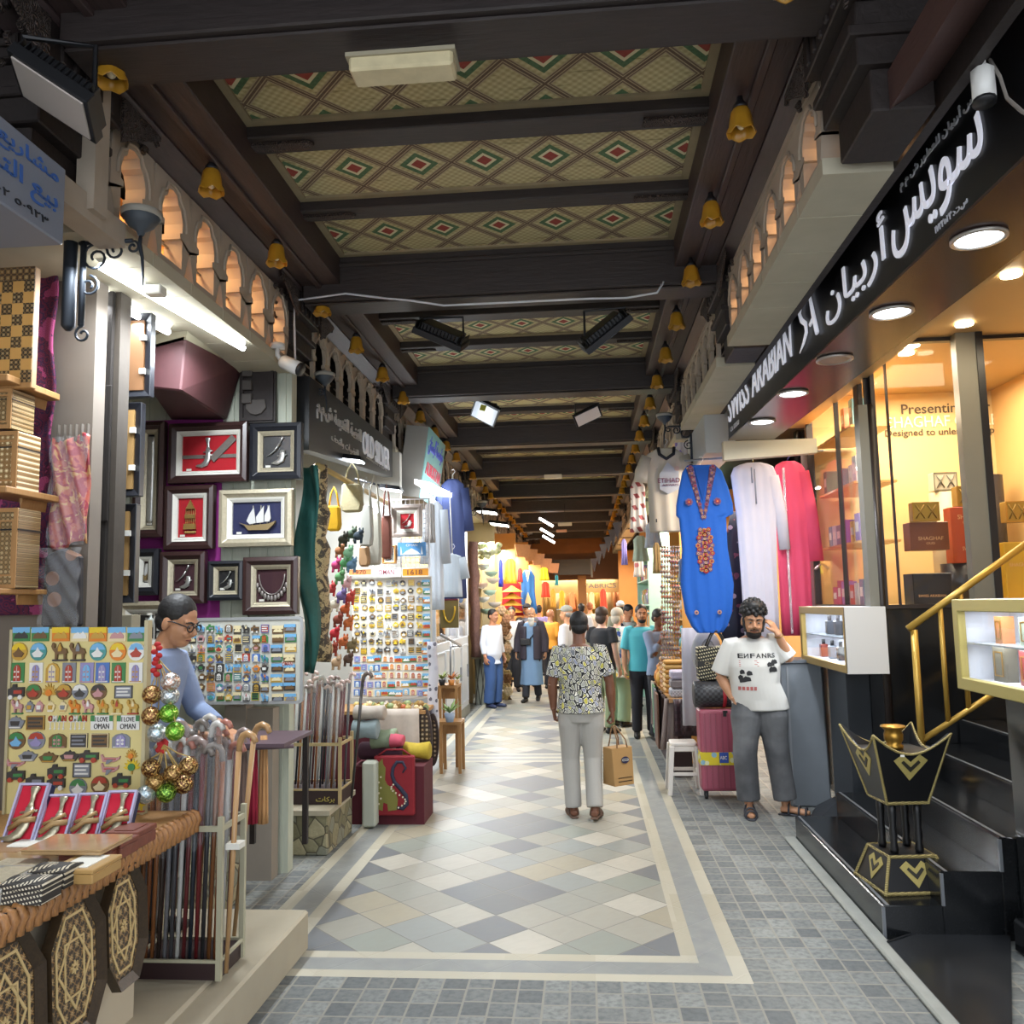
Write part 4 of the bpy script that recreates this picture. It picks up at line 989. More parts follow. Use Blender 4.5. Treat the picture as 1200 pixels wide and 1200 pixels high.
for x, k, c in zip((172, 320, 480, 630, 770, 920, 1070), ['card'] * 7, (('green', 'sky', 'dark'), ('green', 'sky', 'bronze'), ('orange', 'yellow', 'gold'), ('cream', 'sky', 'white'), ('orange', 'yellow', 'gold'), ('cream', 'sky', 'pink'), ('green', 'sky', 'grey'))): R1.append((x, 155, k, c, 22, 17))
for x, k, c in zip((155, 305, 475, 615, 770, 925, 1070), ('round', 'round', 'camel', 'camel', 'round', 'round', 'round'), (('gold', 'yellow', 'bronze'), ('teal', 'sky', 'white'), ('bronze', 'gold', 'dark'), ('bronze', 'grey', 'dark'), ('teal', 'sky', 'white'), ('orange', 'yellow', 'cream'), ('white', 'sky', 'red'))): R1.append((x, 290, k, c, 21, 22))
for x, k, c in zip((142, 287, 415, 545, 683, 805, 930, 1065), ('door', 'door', 'arch', 'door', 'door', 'door', 'door', 'door'), (('green', 'red', 'white'), ('white', 'lilac', 'gold'), ('gold', 'cream', 'lilac'), ('grey', 'red', 'white'), ('lilac', 'sky', 'pink'), ('blue', 'lilac', 'white'), ('green', 'red', 'white'), ('white', 'lilac', 'gold'))): R1.append((x, 455, k, c, 17, 24))
for x, k, c in zip((135, 268, 390, 505, 630, 775, 970), ('truck', 'round', 'sun', 'round', 'round', 'round', 'plate'), (('dark', 'white', 'red'), ('bronze', 'green', 'red'), ('gold', 'orange', 'bronze'), ('bronze', 'gold', 'red'), ('grey', 'white', 'dark'), ('bronze', 'dark', 'pink'), ('grey', 'dark', 'white'))): R1.append((x, 605, k, c, 20 if k != 'plate' else 22, 19 if k != 'plate' else 15))
for x, k, c in zip((145, 240, 315, 405, 500, 590, 695, 810, 920, 1045), ('camel', 'pot', 'pot', 'pot', 'pot', 'camel', 'camel', 'camel', 'camel', 'camel'), (('pink', 'white', 'green'), ('grey', 'gold', 'white'), ('pink', 'white', 'grey'), ('cream', 'gold', 'white'), ('cream', 'grey', 'gold'), ('orange', 'gold', 'green'), ('pink', 'white', 'green'), ('gold', 'orange', 'green'), ('gold', 'red', 'cream'), ('gold', 'cream', 'red'))): R1.append((x, 720, k, c, 15 if k == 'camel' else 11, 17 if k == 'camel' else 15))
for x, k, c in zip((130, 283, 450, 610, 800, 1005), ('pot', 'plate', 'oman', 'oman', 'love', 'love'), (('grey', 'dark', 'white'), ('bronze', 'gold', 'dark'), ('red', 'white', 'green'), ('red', 'white', 'green'), ('white', 'green', 'dark'), ('white', 'green', 'dark'))): R1.append((x, 845, k, c, 23 if k != 'love' else 28, 17))
for x, k, c in zip((135, 290, 455, 620, 785, 950), ('round', 'round', 'arch', 'plate', 'plate', 'arch'), (('bronze', 'green', 'sky'), ('grey', 'red', 'lilac'), ('bronze', 'green', 'pink'), ('dark', 'cream', 'grey'), ('bronze', 'cream', 'dark'), ('grey', 'lilac', 'white'))): R1.append((x, 985, k, c, 22, 21 if k == 'round' else 17))
for x, y, k, c in ((130, 1155, 'plane', ('pink', 'red', 'grey')), (225, 1105, 'pot', ('grey', 'dark', 'white')), (385, 1115, 'pot', ('bronze', 'green', 'gold')), (550, 1105, 'pot', ('dark', 'pink', 'gold')), (700, 1105, 'truck', ('dark', 'red', 'green')), (870, 1120, 'plane', ('pink', 'red', 'grey')), (1030, 1100, 'sun', ('gold', 'orange', 'bronze'))): R1.append((x, y, k, c, 24 if k != 'sun' else 16, 14))
for x, y, k, c in ((133, 1253, 'truck', ('dark', 'red', 'green')), (280, 1300, 'truck', ('dark', 'bronze', 'grey')), (450, 1225, 'truck', ('dark', 'red', 'green')), (445, 1315, 'truck', ('dark', 'white', 'red')), (645, 1215, 'plate', ('grey', 'dark', 'white')), (865, 1195, 'plane', ('pink', 'red', 'grey')), (1035, 1185, 'sun', ('yellow', 'green', 'gold')), (615, 1350, 'round', ('grey', 'green', 'white')), (785, 1330, 'round', ('bronze', 'red', 'cream')), (955, 1295, 'truck', ('dark', 'red', 'green')), (1070, 1480, 'camel', ('yellow', 'green', 'red'))): R1.append((x, y, k, c, 22, 17 if k != 'round' else 21))
rown = {}
for x, y, k, c, pw, ph in R1:
    r = [155, 290, 455, 605, 720, 845, 985, 1110, 1250, 1480]; ri = min(range(len(r)), key=lambda q: abs(r[q] - y)); rown[ri] = rown.get(ri, 0) + 1
    p = P(x * .15, 720 + y * .15, y=BY - .001); s = BY / 1000
    put_magnet(k, p, M, pw * s, ph * s, c, '%s magnet, %s along the %s row of the cream board' % (CN[k], ORD[rown[ri] - 1], ORD[ri]), 'magnets on the cream board')
# ---- second magnet board (white, rounded) behind the shopkeeper
B2 = 5.45; M, w, h = rc(204, 722, 356, 826, B2)
t = thing('magnet_board', 'white board with rounded metal rim behind the shopkeeper', 'display board', M @ V3((w / 2, 0, 0)))
def rr(x0, y0, x1, y1, r, n=5): return [(cx + r * math.cos(a0 + PI / 2 * i / n), cy + r * math.sin(a0 + PI / 2 * i / n)) for cx, cy, a0 in ((x1 - r, y0 + r, -PI / 2), (x1 - r, y1 - r, 0), (x0 + r, y1 - r, PI / 2), (x0 + r, y0 + r, PI)) for i in range(n + 1)]
b = MB(M); b.prism(rr(.005, .005, w - .005, h - .005, .03), -.015, 0); b.obj('board', mat('#b9b9ae', .6), t)
b = MB(M); b.ring(rr(0, 0, w, h, .035), rr(.02, .02, w - .02, h - .02, .02), -.018, .008); b.obj('rim', mat('#b6b8b8', .35, .5), t)
rnd = random.Random(5); KS = ['card', 'pot', 'truck', 'camel', 'round', 'plate', 'arch', 'pot', 'camel', 'door']; PK = list(PAL)
for ri in range(8):
    n = 0
    for ci in range(12):
        px = 226 + ci * 10.6; py = 737 + ri * 11.4
        if px > 318: px = 325 + (ci - 9) * 15 if ci > 8 else px
        if px > 350 or (ci == 11): continue
        n += 1; k = rnd.choice(KS)
        if px > 320: k = 'card'
        elif px < 245 and 3 < ri: k = 'pot'
        c = rnd.sample(PK, 3) if k != 'card' else (rnd.choice(('sand', 'dark', 'green', 'bronze')), 'sky' if rnd.random() < .7 else 'cream', rnd.choice(('cream', 'grey', 'bronze')))
        if rnd.random() < .35 and k != 'card': c = (rnd.choice(('grey', 'dark', 'bronze')), rnd.choice(('gold', 'cream', 'white')), 'dark')
        s = B2 / 1000; p = P(px + rnd.uniform(-1, 1), py + rnd.uniform(-1, 1), y=B2 - .001)
        put_magnet(k, p, M, (14 if px > 320 else 9.5) * s, 9.6 * s, c, '%s magnet, %s along the %s row of the white board' % (CN[k], ORD[n - 1], ORD[ri]), 'magnets on the white board')
p = P(337, 778, y=B2 - .002); t = MB(FR(p)); t.i = 0; t.box((-.037, -.018, 0), (.037, .018, .005)); t.i = 1; t.text('OMAN', None, -.034, -.012, .034, .012, .01, .003, z=.005); t.obj('fridge_magnet', [WHT, PAL['red']], label='white magnet reading OMAN on the white board', cat='magnet')
# ---- ornament balls
ORN = [(200, 799, '#b99a88', 'speckled pink'), (178, 814, '#7d5334', 'gold mottled brown'), (199, 815, '#9aa3a8', 'silver'), (177, 839, '#7d5334', 'gold mottled brown'), (198, 836, '#5f9f2c', 'green'), (184, 859, '#a3b8bf', 'pale blue'), (205, 857, '#5f9f2c', 'green'),
       (177, 900, '#5b3d26', 'bronze'), (203, 907, '#7d5a34', 'bronze'), (221, 898, '#6d4a2c', 'bronze'), (182, 917, '#8d6a3c', 'bronze'), (215, 919, '#5b3a24', 'bronze'), (171, 931, '#a3b8bf', 'pale blue'), (195, 929, '#4f7a2c', 'green')]
for cl, (lab, rng) in enumerate((('upper', range(0, 7)), ('lower', range(7, 14)))):
    for i in rng:
        px, py, c, cn = ORN[i]; p = P(px, py, y=3.48 + (i % 3) * .025); r = 11.3 * p.y / 1000
        mm = m_glitter(c, '#c9a86a' if 'brown' in cn or 'bronze' in cn else '#dfe6e6' if 'green' not in cn else '#a5cf5a', 110)
        t = thing('ornament_ball', '%s ball, %s from the top of the %s hanging cluster' % (cn, ORD[i - rng[0]], lab), 'ornament', p - V3((0, 0, r)), 'hanging mosaic balls')
        b = MB(); b.ell(p, r, 20, 14); b.obj('ball', mm, t)
        top = P(186, 772, y=3.56) if cl == 0 else P(192, 873, y=3.52)
        b = MB(); b.tube([p + V3((0, 0, r)), (p + top) / 2 + V3((.006, .0, .01)), top], .0028, 5); b.obj('cord', mat('#a98d4c', .6), t)
for j, (a, c) in enumerate((((186, 755), (184, 790)), ((193, 868), (190, 880)))):
    b = MB(); q0, q1 = P(*a, y=3.56), P(*c, y=3.53)
    for k in range(9): b.ell(q0.lerp(q1, k / 8) + V3((.012 * math.sin(k * 2.4), -.01, .0)), (.016, .01, .012), 8, 6)
    b.obj('tassel', mat('#a32020', .8), label='red tassel topping the %s ball cluster' % ('upper', 'lower')[j], cat='tassel', group='red tassels')
# ---- walking stick racks
def stick(p0, p1, c, lab, group, hook=.05, wrap=True, r=.011, side=1, hand='#8d8a86'):
    t = thing('walking_stick', lab, 'walking stick', p0, group); d = (p1 - p0).normalized()
    b = MB(); b.cyl(p0, p1, r * .7, r, 8); b.obj('shaft', mat(c, .35), t)
    b = MB(); e = V3((side, -.3, 0)).normalized()
    b.tube([p1] + [p1 + d * (.02 + hook * math.sin(a) ) + e * (hook * (1 - math.cos(a)) * .8) for a in (.4, .9, 1.5, 2.2, 2.8)], [r, r * 1.1, r * 1.2, r * 1.2, r * 1.1, r], 8); b.obj('handle', mat(hand, .3), t)
    if wrap: b = MB(); b.tube([p0.lerp(p1, .55), p0.lerp(p1, .8), p1, p1 + d * .05], [r * 1.15, r * 1.3, r * 1.6, r * 1.5], 7); b.obj('plastic_wrap', filmmat(), t)
def rack(lab, x0, x1, y0, y1, z0, h, bars, fm, base=.07):
    t = thing('stick_rack', lab, 'rack', ((x0 + x1) / 2, (y0 + y1) / 2, z0))
    b = MB(); b.box((x0, y0, z0), (x1, y1, z0 + base)); b.obj('base', mat('#2c1a1c', .5), t)
    b = MB(); b.rframe(0, 0, x1 - x0 + .02, y1 - y0 + .02, .012, 0, .012, TR(x0 - .01, y0 - .01, z0 + base)); b.obj('base_rim', fm, t)
    for zz in bars:
        b = MB(); b.rframe(0, 0, x1 - x0 + .02, y1 - y0 + .02, .014, 0, .022, TR(x0 - .01, y0 - .01, z0 + zz)); b.obj('rail', fm, t)
    for x, y in ((x0, y0), (x1, y0), (x0, y1), (x1, y1)):
        b = MB(); b.box((x - .011, y - .011, z0), (x + .011, y + .011, z0 + max(bars) + .06)); b.obj('post', fm, t)
    return t
RK = mat('#a8a48c', .5); zL = .215
rack('metal framed walking stick rack on the near ledge', -1.94, -1.565, 3.62, 3.86, zL, .9, (.60,), RK)
CL = ['#2b2b2e', '#3a2f2a', '#5b2426', '#6d4526', '#77777c', '#242a33', '#7d4a2a', '#4a4a4e', '#611d20', '#8d5a34', '#c0c0bd']
CNm = {'#2b2b2e': 'black', '#3a2f2a': 'dark brown', '#5b2426': 'dark red', '#6d4526': 'brown', '#77777c': 'grey', '#242a33': 'navy', '#7d4a2a': 'reddish brown', '#4a4a4e': 'charcoal', '#611d20': 'dark red', '#8d5a34': 'tan', '#c0c0bd': 'silver'}
rnd = random.Random(3)
for i in range(26):
    f = i / 25; row = i % 2; x = -1.925 + f * .345; c = CL[(i * 7 + 3) % 11]
    p0 = V3((x, 3.645 + row * .09, zL + .07)); p1 = V3((x + .015 + rnd.uniform(-.008, .008), 3.66 + row * .11, 1.06 + rnd.uniform(-.03, .10) + (f > .4) * .05))
    stick(p0, p1, c, '%s walking stick in the near rack, %s from its left post' % (CNm[c], ORD[i]), 'sticks in the near rack', .035 + .02 * rnd.random(), True, .012, 1 if i % 3 else -1, rnd.choice(('#8a7a74', '#b9b6b0', '#a06a5c', '#77706a')))
for i, (a, c) in enumerate((((265, 1140), (280, 880)), ((272, 1125), (297, 868)))):
    p0 = P(*a, y=3.58 + i * .3); p0.z = max(p0.z, .215); p1 = P(*c, y=3.6 + i * .3)
    stick(p0, p1, '#a8845a', 'bamboo crook leaning outside the near rack, %s one' % ('front', 'rear')[i], 'bamboo crooks', .055, False, .013, 1, '#a8845a')
b = MB(); q = P(276, 990, y=3.6); b.box(q + V3((-.03, -.03, -.012)), q + V3((.03, .03, .012))); b.obj('cable_tie', WHT, label='white strap tying the bamboo crook to the rack', cat='strap')
rack('cream framed walking stick rack on the stone plinth', -2.30, -1.83, 6.30, 6.62, .315, .9, (.42,), mat('#a8946a', .5), .10)
for i in range(22):
    f = i / 21; row = i % 2; x = -2.285 + f * .44; c = CL[(i * 5 + 1) % 11] if i % 6 != 5 else '#c0c0bd'
    p0 = V3((x, 6.34 + row * .13, .425)); p1 = V3((x + .03, 6.36 + row * .15, 1.14 + rnd.uniform(-.03, .07)))
    stick(p0, p1, c, '%s walking stick in the plinth rack, %s from its left post' % (CNm[c], ORD[i]), 'sticks in the plinth rack', .03, True, .011, 1 if i % 2 else -1, rnd.choice(('#b9b6b0', '#c9b0a8', '#8a7a74')))
p0 = P(412, 935, y=6.25); p1 = P(425, 800, y=6.25); stick(p0, p1, '#231f1d', 'dark crook leaning outside the plinth rack', 'plinth crook', .05, False, .013, 1, '#5c5048')
b = MB(FR(P(378, 941, y=6.29))); b.text(arabic('بركات'), None, -.05, 0, .09, .045, .01, .003); b.obj('lettering', mat('#a89a4c', .5), label='faded yellow lettering on the plinth rack base', cat='lettering')
# ---- textiles, shelf and side wall between the two racks
M, w, h = rc(262, 826, 318, 925, 5.55); b = MB(M); b.box((0, -.6, -.15), (w * .45, h, 0)); b.box((w * .45, -.6, -.15), (w, h * .95, -.03)); st(b, 'wall_left', m_stucco('#857c70'))
for i, (px, c, lab, y) in enumerate(((285, '#6d5a52', 'brown fabric roll hanging nearest the near rack', 4.75), (297, '#8a1430', 'crimson shawl hanging between the racks', 4.8), (309, '#b58a5c', 'tan checked shawl hanging beside the crimson one', 4.85))):
    a, c2 = P(px - 7, 965, y=y), P(px + 6, 862, y=y); h = c2.z - a.z
    garment('shawl', lab, 'shawl', FR(a), [(0, 0, c2.x - a.x), (h * .6, .004, c2.x - a.x - .004), (h, .01, c2.x - a.x - .01)], .05, mat(c, .85, 0, .15, 30), .008, 5, group='hanging shawls')
b = MB(); a = P(255, 872, y=4.7); b.box(a + V3((0, 0, -.02)), a + V3((.38, .5, 0))); b.tube([a + V3((0, 0, -.03)), a + V3((.40, .1, -.03))], .012, 6); o = b.obj('side_shelf', mat('#5c4a52', .6), label='low purple topped shelf at the shopkeeper\'s hands', cat='shelf'); c = MB()
for q in (.03, .35): c.box(a + V3((q, .4, -a.z + .36)), a + V3((q + .03, .43, -.02)))
c.obj('leg', WOOD, o)
# green netting at the wall corner
a = P(352, 735, y=5.9); g = mat('#12463f', .8, 0, .25, 30)
b = MB(); b.grid(lambda s, q: V3((-2.0 + .13 * s + .03 * math.sin(q * 9), 5.86 + .06 * math.sin(s * 5 + q * 7), 1.3 + 1.45 * q)), 8, 20); b.obj('shade_net', g, label='dark green shade net bundled at the wall corner', cat='net').modifiers.new('s', 'SOLIDIFY').thickness = .004
# ================================================================ the perfume shop on the right
def PN(px, py, o, n):
    d = P(px, py, y=5.) - EYE; o, n = V3(o), V3(n); return EYE + d * ((o - EYE).dot(n) / d.dot(n))
CONC = mat('#8f9089', .85, 0, .2, 8, .3); EDGE = mat('#6d7074', .3); CREAM = mat('#c9bfa6', .7, 0, .05, 4)
# steps
for i in range(5):
    b = MB(); x0 = 1.48 + .30 * i; b.box((x0, 4.73, 0), (x0 + .302, 6.58, .17 * (i + 1)))
    o = st(b, 'floor', GRAN, .006)
    c = MB(); c.box((x0 - .003, 4.727, .17 * i), (x0 + .012, 4.74, .17 * (i + 1) - .01)); c.box((x0 + .02, 4.73, .17 * (i + 1)), (x0 + .035, 6.58, .17 * (i + 1) + .002)); c.obj('edge_strip', EDGE, o)
b = MB(); b.box((2.95, 4.73, 0), (4.0, 6.58, .85)); st(b, 'floor', GRAN)
b = MB(); b.box((1.40, 3.0, 0), (1.479, 6.6, .025)); st(b, 'floor', CONC, .008)
sl = [P(1040, 1104, z=.03), P(1165, 1063, z=.03), P(1184, 1078, z=.03), P(1186, 1210, z=.03), P(1135, 1210, z=.03)]
b = MB(); b.prism([(p.x, p.y) for p in sl], 0, .03); b.cyl(sl[0] + V3((0, 0, .002)), sl[1] + V3((0, 0, .002)), .006, n=4, sm=False); st(b, 'floor', m_granite('#141517', '#2c2e31', .16))
b = MB(); a = P(1186, 1075, z=.16); b.box((a.x, 3.2, 0), (a.x + .6, a.y, .16)); st(b, 'floor', GRAN, .012)
b = MB(); b.box((2.16, 3.2, 0), (3.6, 4.72, 1.27)); st(b, 'wall_right', m_granite('#0f1011', '#242628', .1), .006, label='polished black granite pedestal')
# facade base, corner pole, glazing
b = MB(); b.box((2.2, 6.6, 0), (4.0, 8.45, 1.66)); st(b, 'wall_right', GRAN, .004)
b = MB(); b.box((2.02, 7.0, 0), (2.2, 7.5, 1.2)); b.box((2.0, 6.98, 1.16), (2.2, 7.52, 1.2)); st(b, 'wall_right', m_granite('#2c2f33', '#3c4045', .25), .004)
b = MB(); b.hexa([(1.5, 6.6, 0), (2.2, 6.6, 0), (2.2, 7.58, 0), (1.82, 7.45, 0), (1.54, 6.6, .05), (2.2, 6.6, .17), (2.2, 7.58, .17), (1.86, 7.45, .05)]); st(b, 'floor', m_granite('#1c1d20', '#303236', .25))
b = MB(); b.box((2.2, 8.4, 1.66), (4.0, 8.5, 3.735)); st(b, 'wall_right', mat('#c9ac74', .6, 0, .06, 3)); AMB = mat('#c09a62', .6, 0, .08, 4)
b = MB(); b.box((3.94, 6.6, 1.66), (4.0, 8.4, 3.735)); st(b, 'wall_right', AMB)
b = MB(); b.box((1.66, 2.4, 3.42), (2.17, 8.5, 3.46)); b.box((2.17, 2.4, 3.42), (2.2, 8.5, 3.72)); b.box((2.2, 2.4, 3.70), (4.0, 8.5, 3.735)); st(b, 'ceiling', mat('#b09468', .5))
BRN = mat('#2c2522', .35, .3, .2, 20); GRY = mat('#6f6d62', .45, .2, .06, 6)
b = MB(); b.cyl((2.19, 6.57, .3), (2.19, 6.57, 3.2), .03, n=8); o = st(b, 'trim_right', BRN)
def win(n, M, w, h, bars=(), f=.03, fm=BRN):
    b = MB(M); b.rframe(0, 0, w, h, f, -.03, .03); o = b.obj('window_%d' % n, fm, loc=(0, 0, 0), kind='structure')
    b = MB(M); b.box((f, f, -.004), (w - f, h - f, .004)); b.obj('pane', glassmat(), o)
    for x, bw in bars: b = MB(M); b.box((x, 0, -.02), (x + bw, h, .02)); b.obj('mullion', fm, o)
win(1, FR((2.2, 8.35, 1.66), (0, -1, 0), Z_), 1.75, 2.04, ((.9, .012), (1.45, .10)))
win(2, FR((2.2, 6.58, 1.66), X_, Z_), 1.8, 2.04, ((.12, .008),))
b = MB(); b.box((2.10, 6.55, 1.66), (2.17, 6.66, 3.2)); st(b, 'trim_right', GRY)
a, c = P(1143, 700, y=6.5), P(1172, 700, y=6.5)
b = MB(); b.box((a.x - .02, 6.46, 1.66), (c.x - .05, 6.55, 3.7)); st(b, 'trim_right', GRY); b = MB(); b.box((c.x - .05, 6.45, 1.5), (c.x - .0, 6.55, 3.7)); st(b, 'trim_right', mat('#15171c', .3))
# black column and white downpipe at the far end of the front
b = MB(); b.box((2.12, 8.5, 0), (2.3, 8.62, 3.4)); st(b, 'trim_right', GRAN)
b = MB(); b.cyl((2.19, 8.44, 1.6), (2.19, 8.44, 3.2), .055, n=10); b.obj('downpipe', mat('#a9a8a6', .4), label='grey white downpipe between the pink robe and the shop window', cat='pipe')
# ---- sign
A, B_ = V3((1.47, 2.70, 3.17)), V3((1.31, 7.62, 3.17)); du = (A - B_).normalized(); SL = (A - B_).length; up = V3((0, 0, 1)); nn = du.cross(up)
M = FR(B_, du, up)
SH = .50
t = thing('shop_sign', 'long black sign with white Latin and Arabic lettering over the perfume shop', 'sign', B_)
b = MB(M); b.box((0, 0, -.12), (SL, SH, 0)); b.obj('panel', mat('#0d0d10', .35, 0, .2, 3), t, .004)
b = MB(M); b.box((0, -.012, -.40), (SL, 0, .004)); b.obj('soffit', mat('#3a2826', .22, 0, .15, 2), t)
b = MB(M); b.box((SL, 0, -.40), (SL + .05, SH, .002)); b.obj('end_panel', mat('#151518', .5), t)
LET = mat('#e6e8f4', .4, em=.12)
def uv(px, py): q = PN(px, py, B_, nn) - B_; return q.dot(du), q.z
def sgn(txt, u0, v0, u1, v1, bold, m, name, depth=.008, z=.001): b = MB(M); b.text(txt, None, u0, v0, u1, v1, bold, depth, z=z); b.obj(name, m, t)
def U(px): return uv(px, 450)[0]
LET2 = mat('#c9cad2', .5)
ua, ub, uc, ud = uv(854, 480)[0], uv(878, 460)[0], uv(882, 460)[0], uv(928, 405)[0]
sgn('SWISS', ua, .13, ub, .36, .0, LET, 'lettering'); sgn('ARABIAN', uc, .14, ud, .37, .0, LET, 'lettering')
sgn('Swiss Arabian Perfumes LLC', ua, .41, uv(879, 440)[0], .46, .0, LET2, 'small_lettering', .004); sgn('C.R. 1722522', ua + .05, .04, ua + .4, .08, 0, LET2, 'small_lettering', .004)
u0, u1 = uv(937, 385)[0], uv(958, 385)[0]; uw = u1 - u0
b = MB(M); S_ = [(.55, .97), (.32, .86), (.16, .68), (.26, .53), (.48, .40), (.50, .25), (.30, .12), (.04, .02)]
b.tube([(u0 + x * uw, .09 + y * .36, .012) for x, y in S_], [.005, .014, .018, .020, .020, .018, .014, .004], 8, flat=.5); b.tube([(u0 + x * uw, .09 + y * .36, .012) for x, y in ((.70, .99), (.82, .7), (.95, .35), (1.08, .06))], [.004, .016, .022, .022], 8, flat=.5); b.tube([(u0 + x * uw, .09 + y * .36, .012) for x, y in ((.72, .30), (.98, .38))], .014, 6, flat=.6); b.obj('emblem', LET, t)
u0, u1, u2 = uv(968, 350)[0], uv(1040, 300)[0], uv(1160, 200)[0]
sgn(arabic('أربيان'), u0, .08, u1, .37, .0, LET, 'lettering'); sgn(arabic('سويس'), uv(1048, 300)[0], .07, uv(1156, 200)[0], .31, .0, LET, 'lettering')
sgn(arabic('سويس أربيان للعطور ش م م'), uv(1056, 220)[0], .345, uv(1164, 130)[0], .41, .008, LET2, 'small_lettering', .006); sgn('١٧٢٢٥٢٢ ' + arabic('س.ت:'), uv(1096, 262)[0], .018, uv(1135, 240)[0], .055, .006, LET2, 'small_lettering', .004)
for i, (px, py, on) in enumerate(((1147, 279, 1), (1045, 366, 1), (978, 421, 0), (929, 461, 1), (893, 494, 1))):
    c = P(px, py, z=3.152); t2 = thing('downlight', 'round recessed downlight, %s from the near end of the sign, %s' % (ORD[i], 'lit' if on else 'unlit'), 'downlight', c, 'downlights under the black sign')
    b = MB(); b.lathe(c, [(.105, .002), (.105, -.008), (.088, -.010), (.088, .002)], 24); b.obj('trim_ring', mat('#a9a49c', .3, .5), t2)
    b = MB(); b.lathe(c, [(.087, -.002), (.08, -.006), (0, -.007)], 24); b.obj('diffuser', mat('#eef4ff', .3, em=7) if on else mat('#a98f7a', .5), t2)
    if on: area(c + V3((0, 0, -.03)), c - V3((0, 0, 2)), .14, .14, COOL, 9, 'downlight_glow')
seccam('white bullet camera on the brown beam above the black sign', 1150, 72, 2.75, (-.05, -.1, -1), 1.1)
b = MB(); q = P(1160, 70, y=2.75); b.tube([q, P(1172, 90, y=2.7), P(1180, 115, y=2.6), P(1197, 130, y=2.5), P(1215, 140, y=2.4)], .006, 6); b.obj('cable', mat('#8d8780', .6), label='twisted grey cable running right from the bullet camera', cat='cable')
b = MB(); b.hexa([(1.12, 1.0, 3.46), (1.5, 1.0, 3.7), (1.5, 3.0, 3.7), (1.12, 3.0, 3.46), (1.12, 1.0, 3.6), (1.5, 1.0, 3.8), (1.5, 3.0, 3.8), (1.12, 3.0, 3.6)]); st(b, 'beam', m_wood('#3a2826', '#553c37', .5, 'red_brown_wood', (6, 1, 6)))
# ---- stock in the windows
def gift(px, y, depth, m, lab, trim=None, txt=None, cat='perfume box', group='perfume boxes in the window', z=None, tm=None):
    a, c = P(px[0], px[3], y=y), P(px[2], px[1], y=y); w, h = c.x - a.x, c.z - a.z
    if z is not None: a.z = z
    M = FR(a); t = thing('perfume_box', lab, cat, M @ V3((w / 2, 0, 0)), group)
    b = MB(M); b.box((0, 0, -depth), (w, h, 0)); b.obj('box', m, t, .004)
    if trim == 'xx':
        b = MB(M)
        for k in (.28, .72):
            for s in (-1, 1): b.tube([M.inverted() @ (M @ V3((w * k - s * w * .16, h * .15, .006))), V3((w * k + s * w * .16, h * .85, .006))], .006, 5)
        b.obj('crosses', tm or mat('#8d6d2c', .3, .6), t); b = MB(M); b.rframe(0, 0, w, h, .008, 0, .006); b.obj('edging', tm or BRASS, t)
    if txt:
        b = MB(M)
        for s, x0, y0, x1, y1 in txt: b.text(s, None, x0 * w, y0 * h, x1 * w, y1 * h, .0, .002, z=.001)
        b.obj('lettering', tm or mat('#c99a6a', .4), t)
    return t
GLD = mat('#a8863a', .35, .5, .1, 20); DKB = mat('#17161c', .4); BASE = 1.665
b = MB(); b.box((2.28, 6.7, 1.662), (3.85, 8.3, 1.68)); b.obj('display_platform', mat('#c7a877', .6), label='warm cream display platform inside the perfume window', cat='platform')
FLOORW = 1.68
def ped(px0, px1, py0, y, m, lab):
    a, c = P(px0, py0, y=y), P(px1, py0, y=y); b = MB(); b.cyl(((a.x + c.x) / 2, y + (c.x - a.x) / 2, FLOORW), ((a.x + c.x) / 2, y + (c.x - a.x) / 2, a.z), (c.x - a.x) / 2, n=24, sm=True); b.obj('pedestal', m, label=lab, cat='pedestal', group='round pedestals in the window')
ped(1112, 1158, 660, 7.15, DKB, 'low black round pedestal under the orange perfume box')
ped(1095, 1126, 576, 7.5, mat('#c9b183', .6), 'tall cream round pedestal behind the orange perfume box')
ped(1144, 1182, 556, 7.9, DKB, 'tall black round pedestal by the grey mullion')
gift((1070, 645, 1113, 683), 6.85, .2, DKB, 'black perfume box lettered at the bottom, front of the window', None, (('SWISS ARABIAN', .12, .25, .82, .33),), z=FLOORW)
a = P(1070, 645, y=6.85).z
gift((1068, 611, 1111, 645), 6.95, .15, mat('#6d3a22', .4), 'brown perfume box standing on the black lettered one', None, (('SHAGHAF', .2, .35, .85, .48), ('OUD', .4, .2, .62, .28)))
gift((1070, 588, 1100, 611), 6.9, .08, GLD, 'gold box with crosses on top of the brown perfume box', 'xx')
gift((1095, 553, 1121, 575), 7.52, .12, mat('#c9c0a4', .4), 'cream box with crosses on the tall cream pedestal', 'xx', tm=mat('#6d6a58', .4))
gift((1118, 593, 1158, 660), 7.15, .14, mat('#a03c14', .45), 'tall orange perfume box on the black pedestal', None, (('SHAGHAF', .18, .78, .9, .86), ('OUD HAYATI', .3, .70, .8, .74), ('SWISS ARABIAN', .25, .22, .95, .29)), tm=mat('#d0a070', .4))
gift((1122, 569, 1150, 593), 7.18, .1, GLD, 'gold box with crosses on top of the orange perfume box', 'xx')
gift((1180, 612, 1206, 684), 6.95, .2, mat('#b58d1f', .4), 'tall yellow perfume box right of the grey mullion', None, (('SHAGHAF', .15, .6, .95, .66),), z=FLOORW)
gift((1180, 587, 1204, 612), 6.98, .1, GLD, 'gold box with crosses on top of the yellow perfume box', 'xx')
M = FR((0, 8.395, 0)); t = thing('wall_lettering', 'dark and white welcome lettering on the warm back wall of the window', 'lettering', (3.2, 8.39, 2.6))
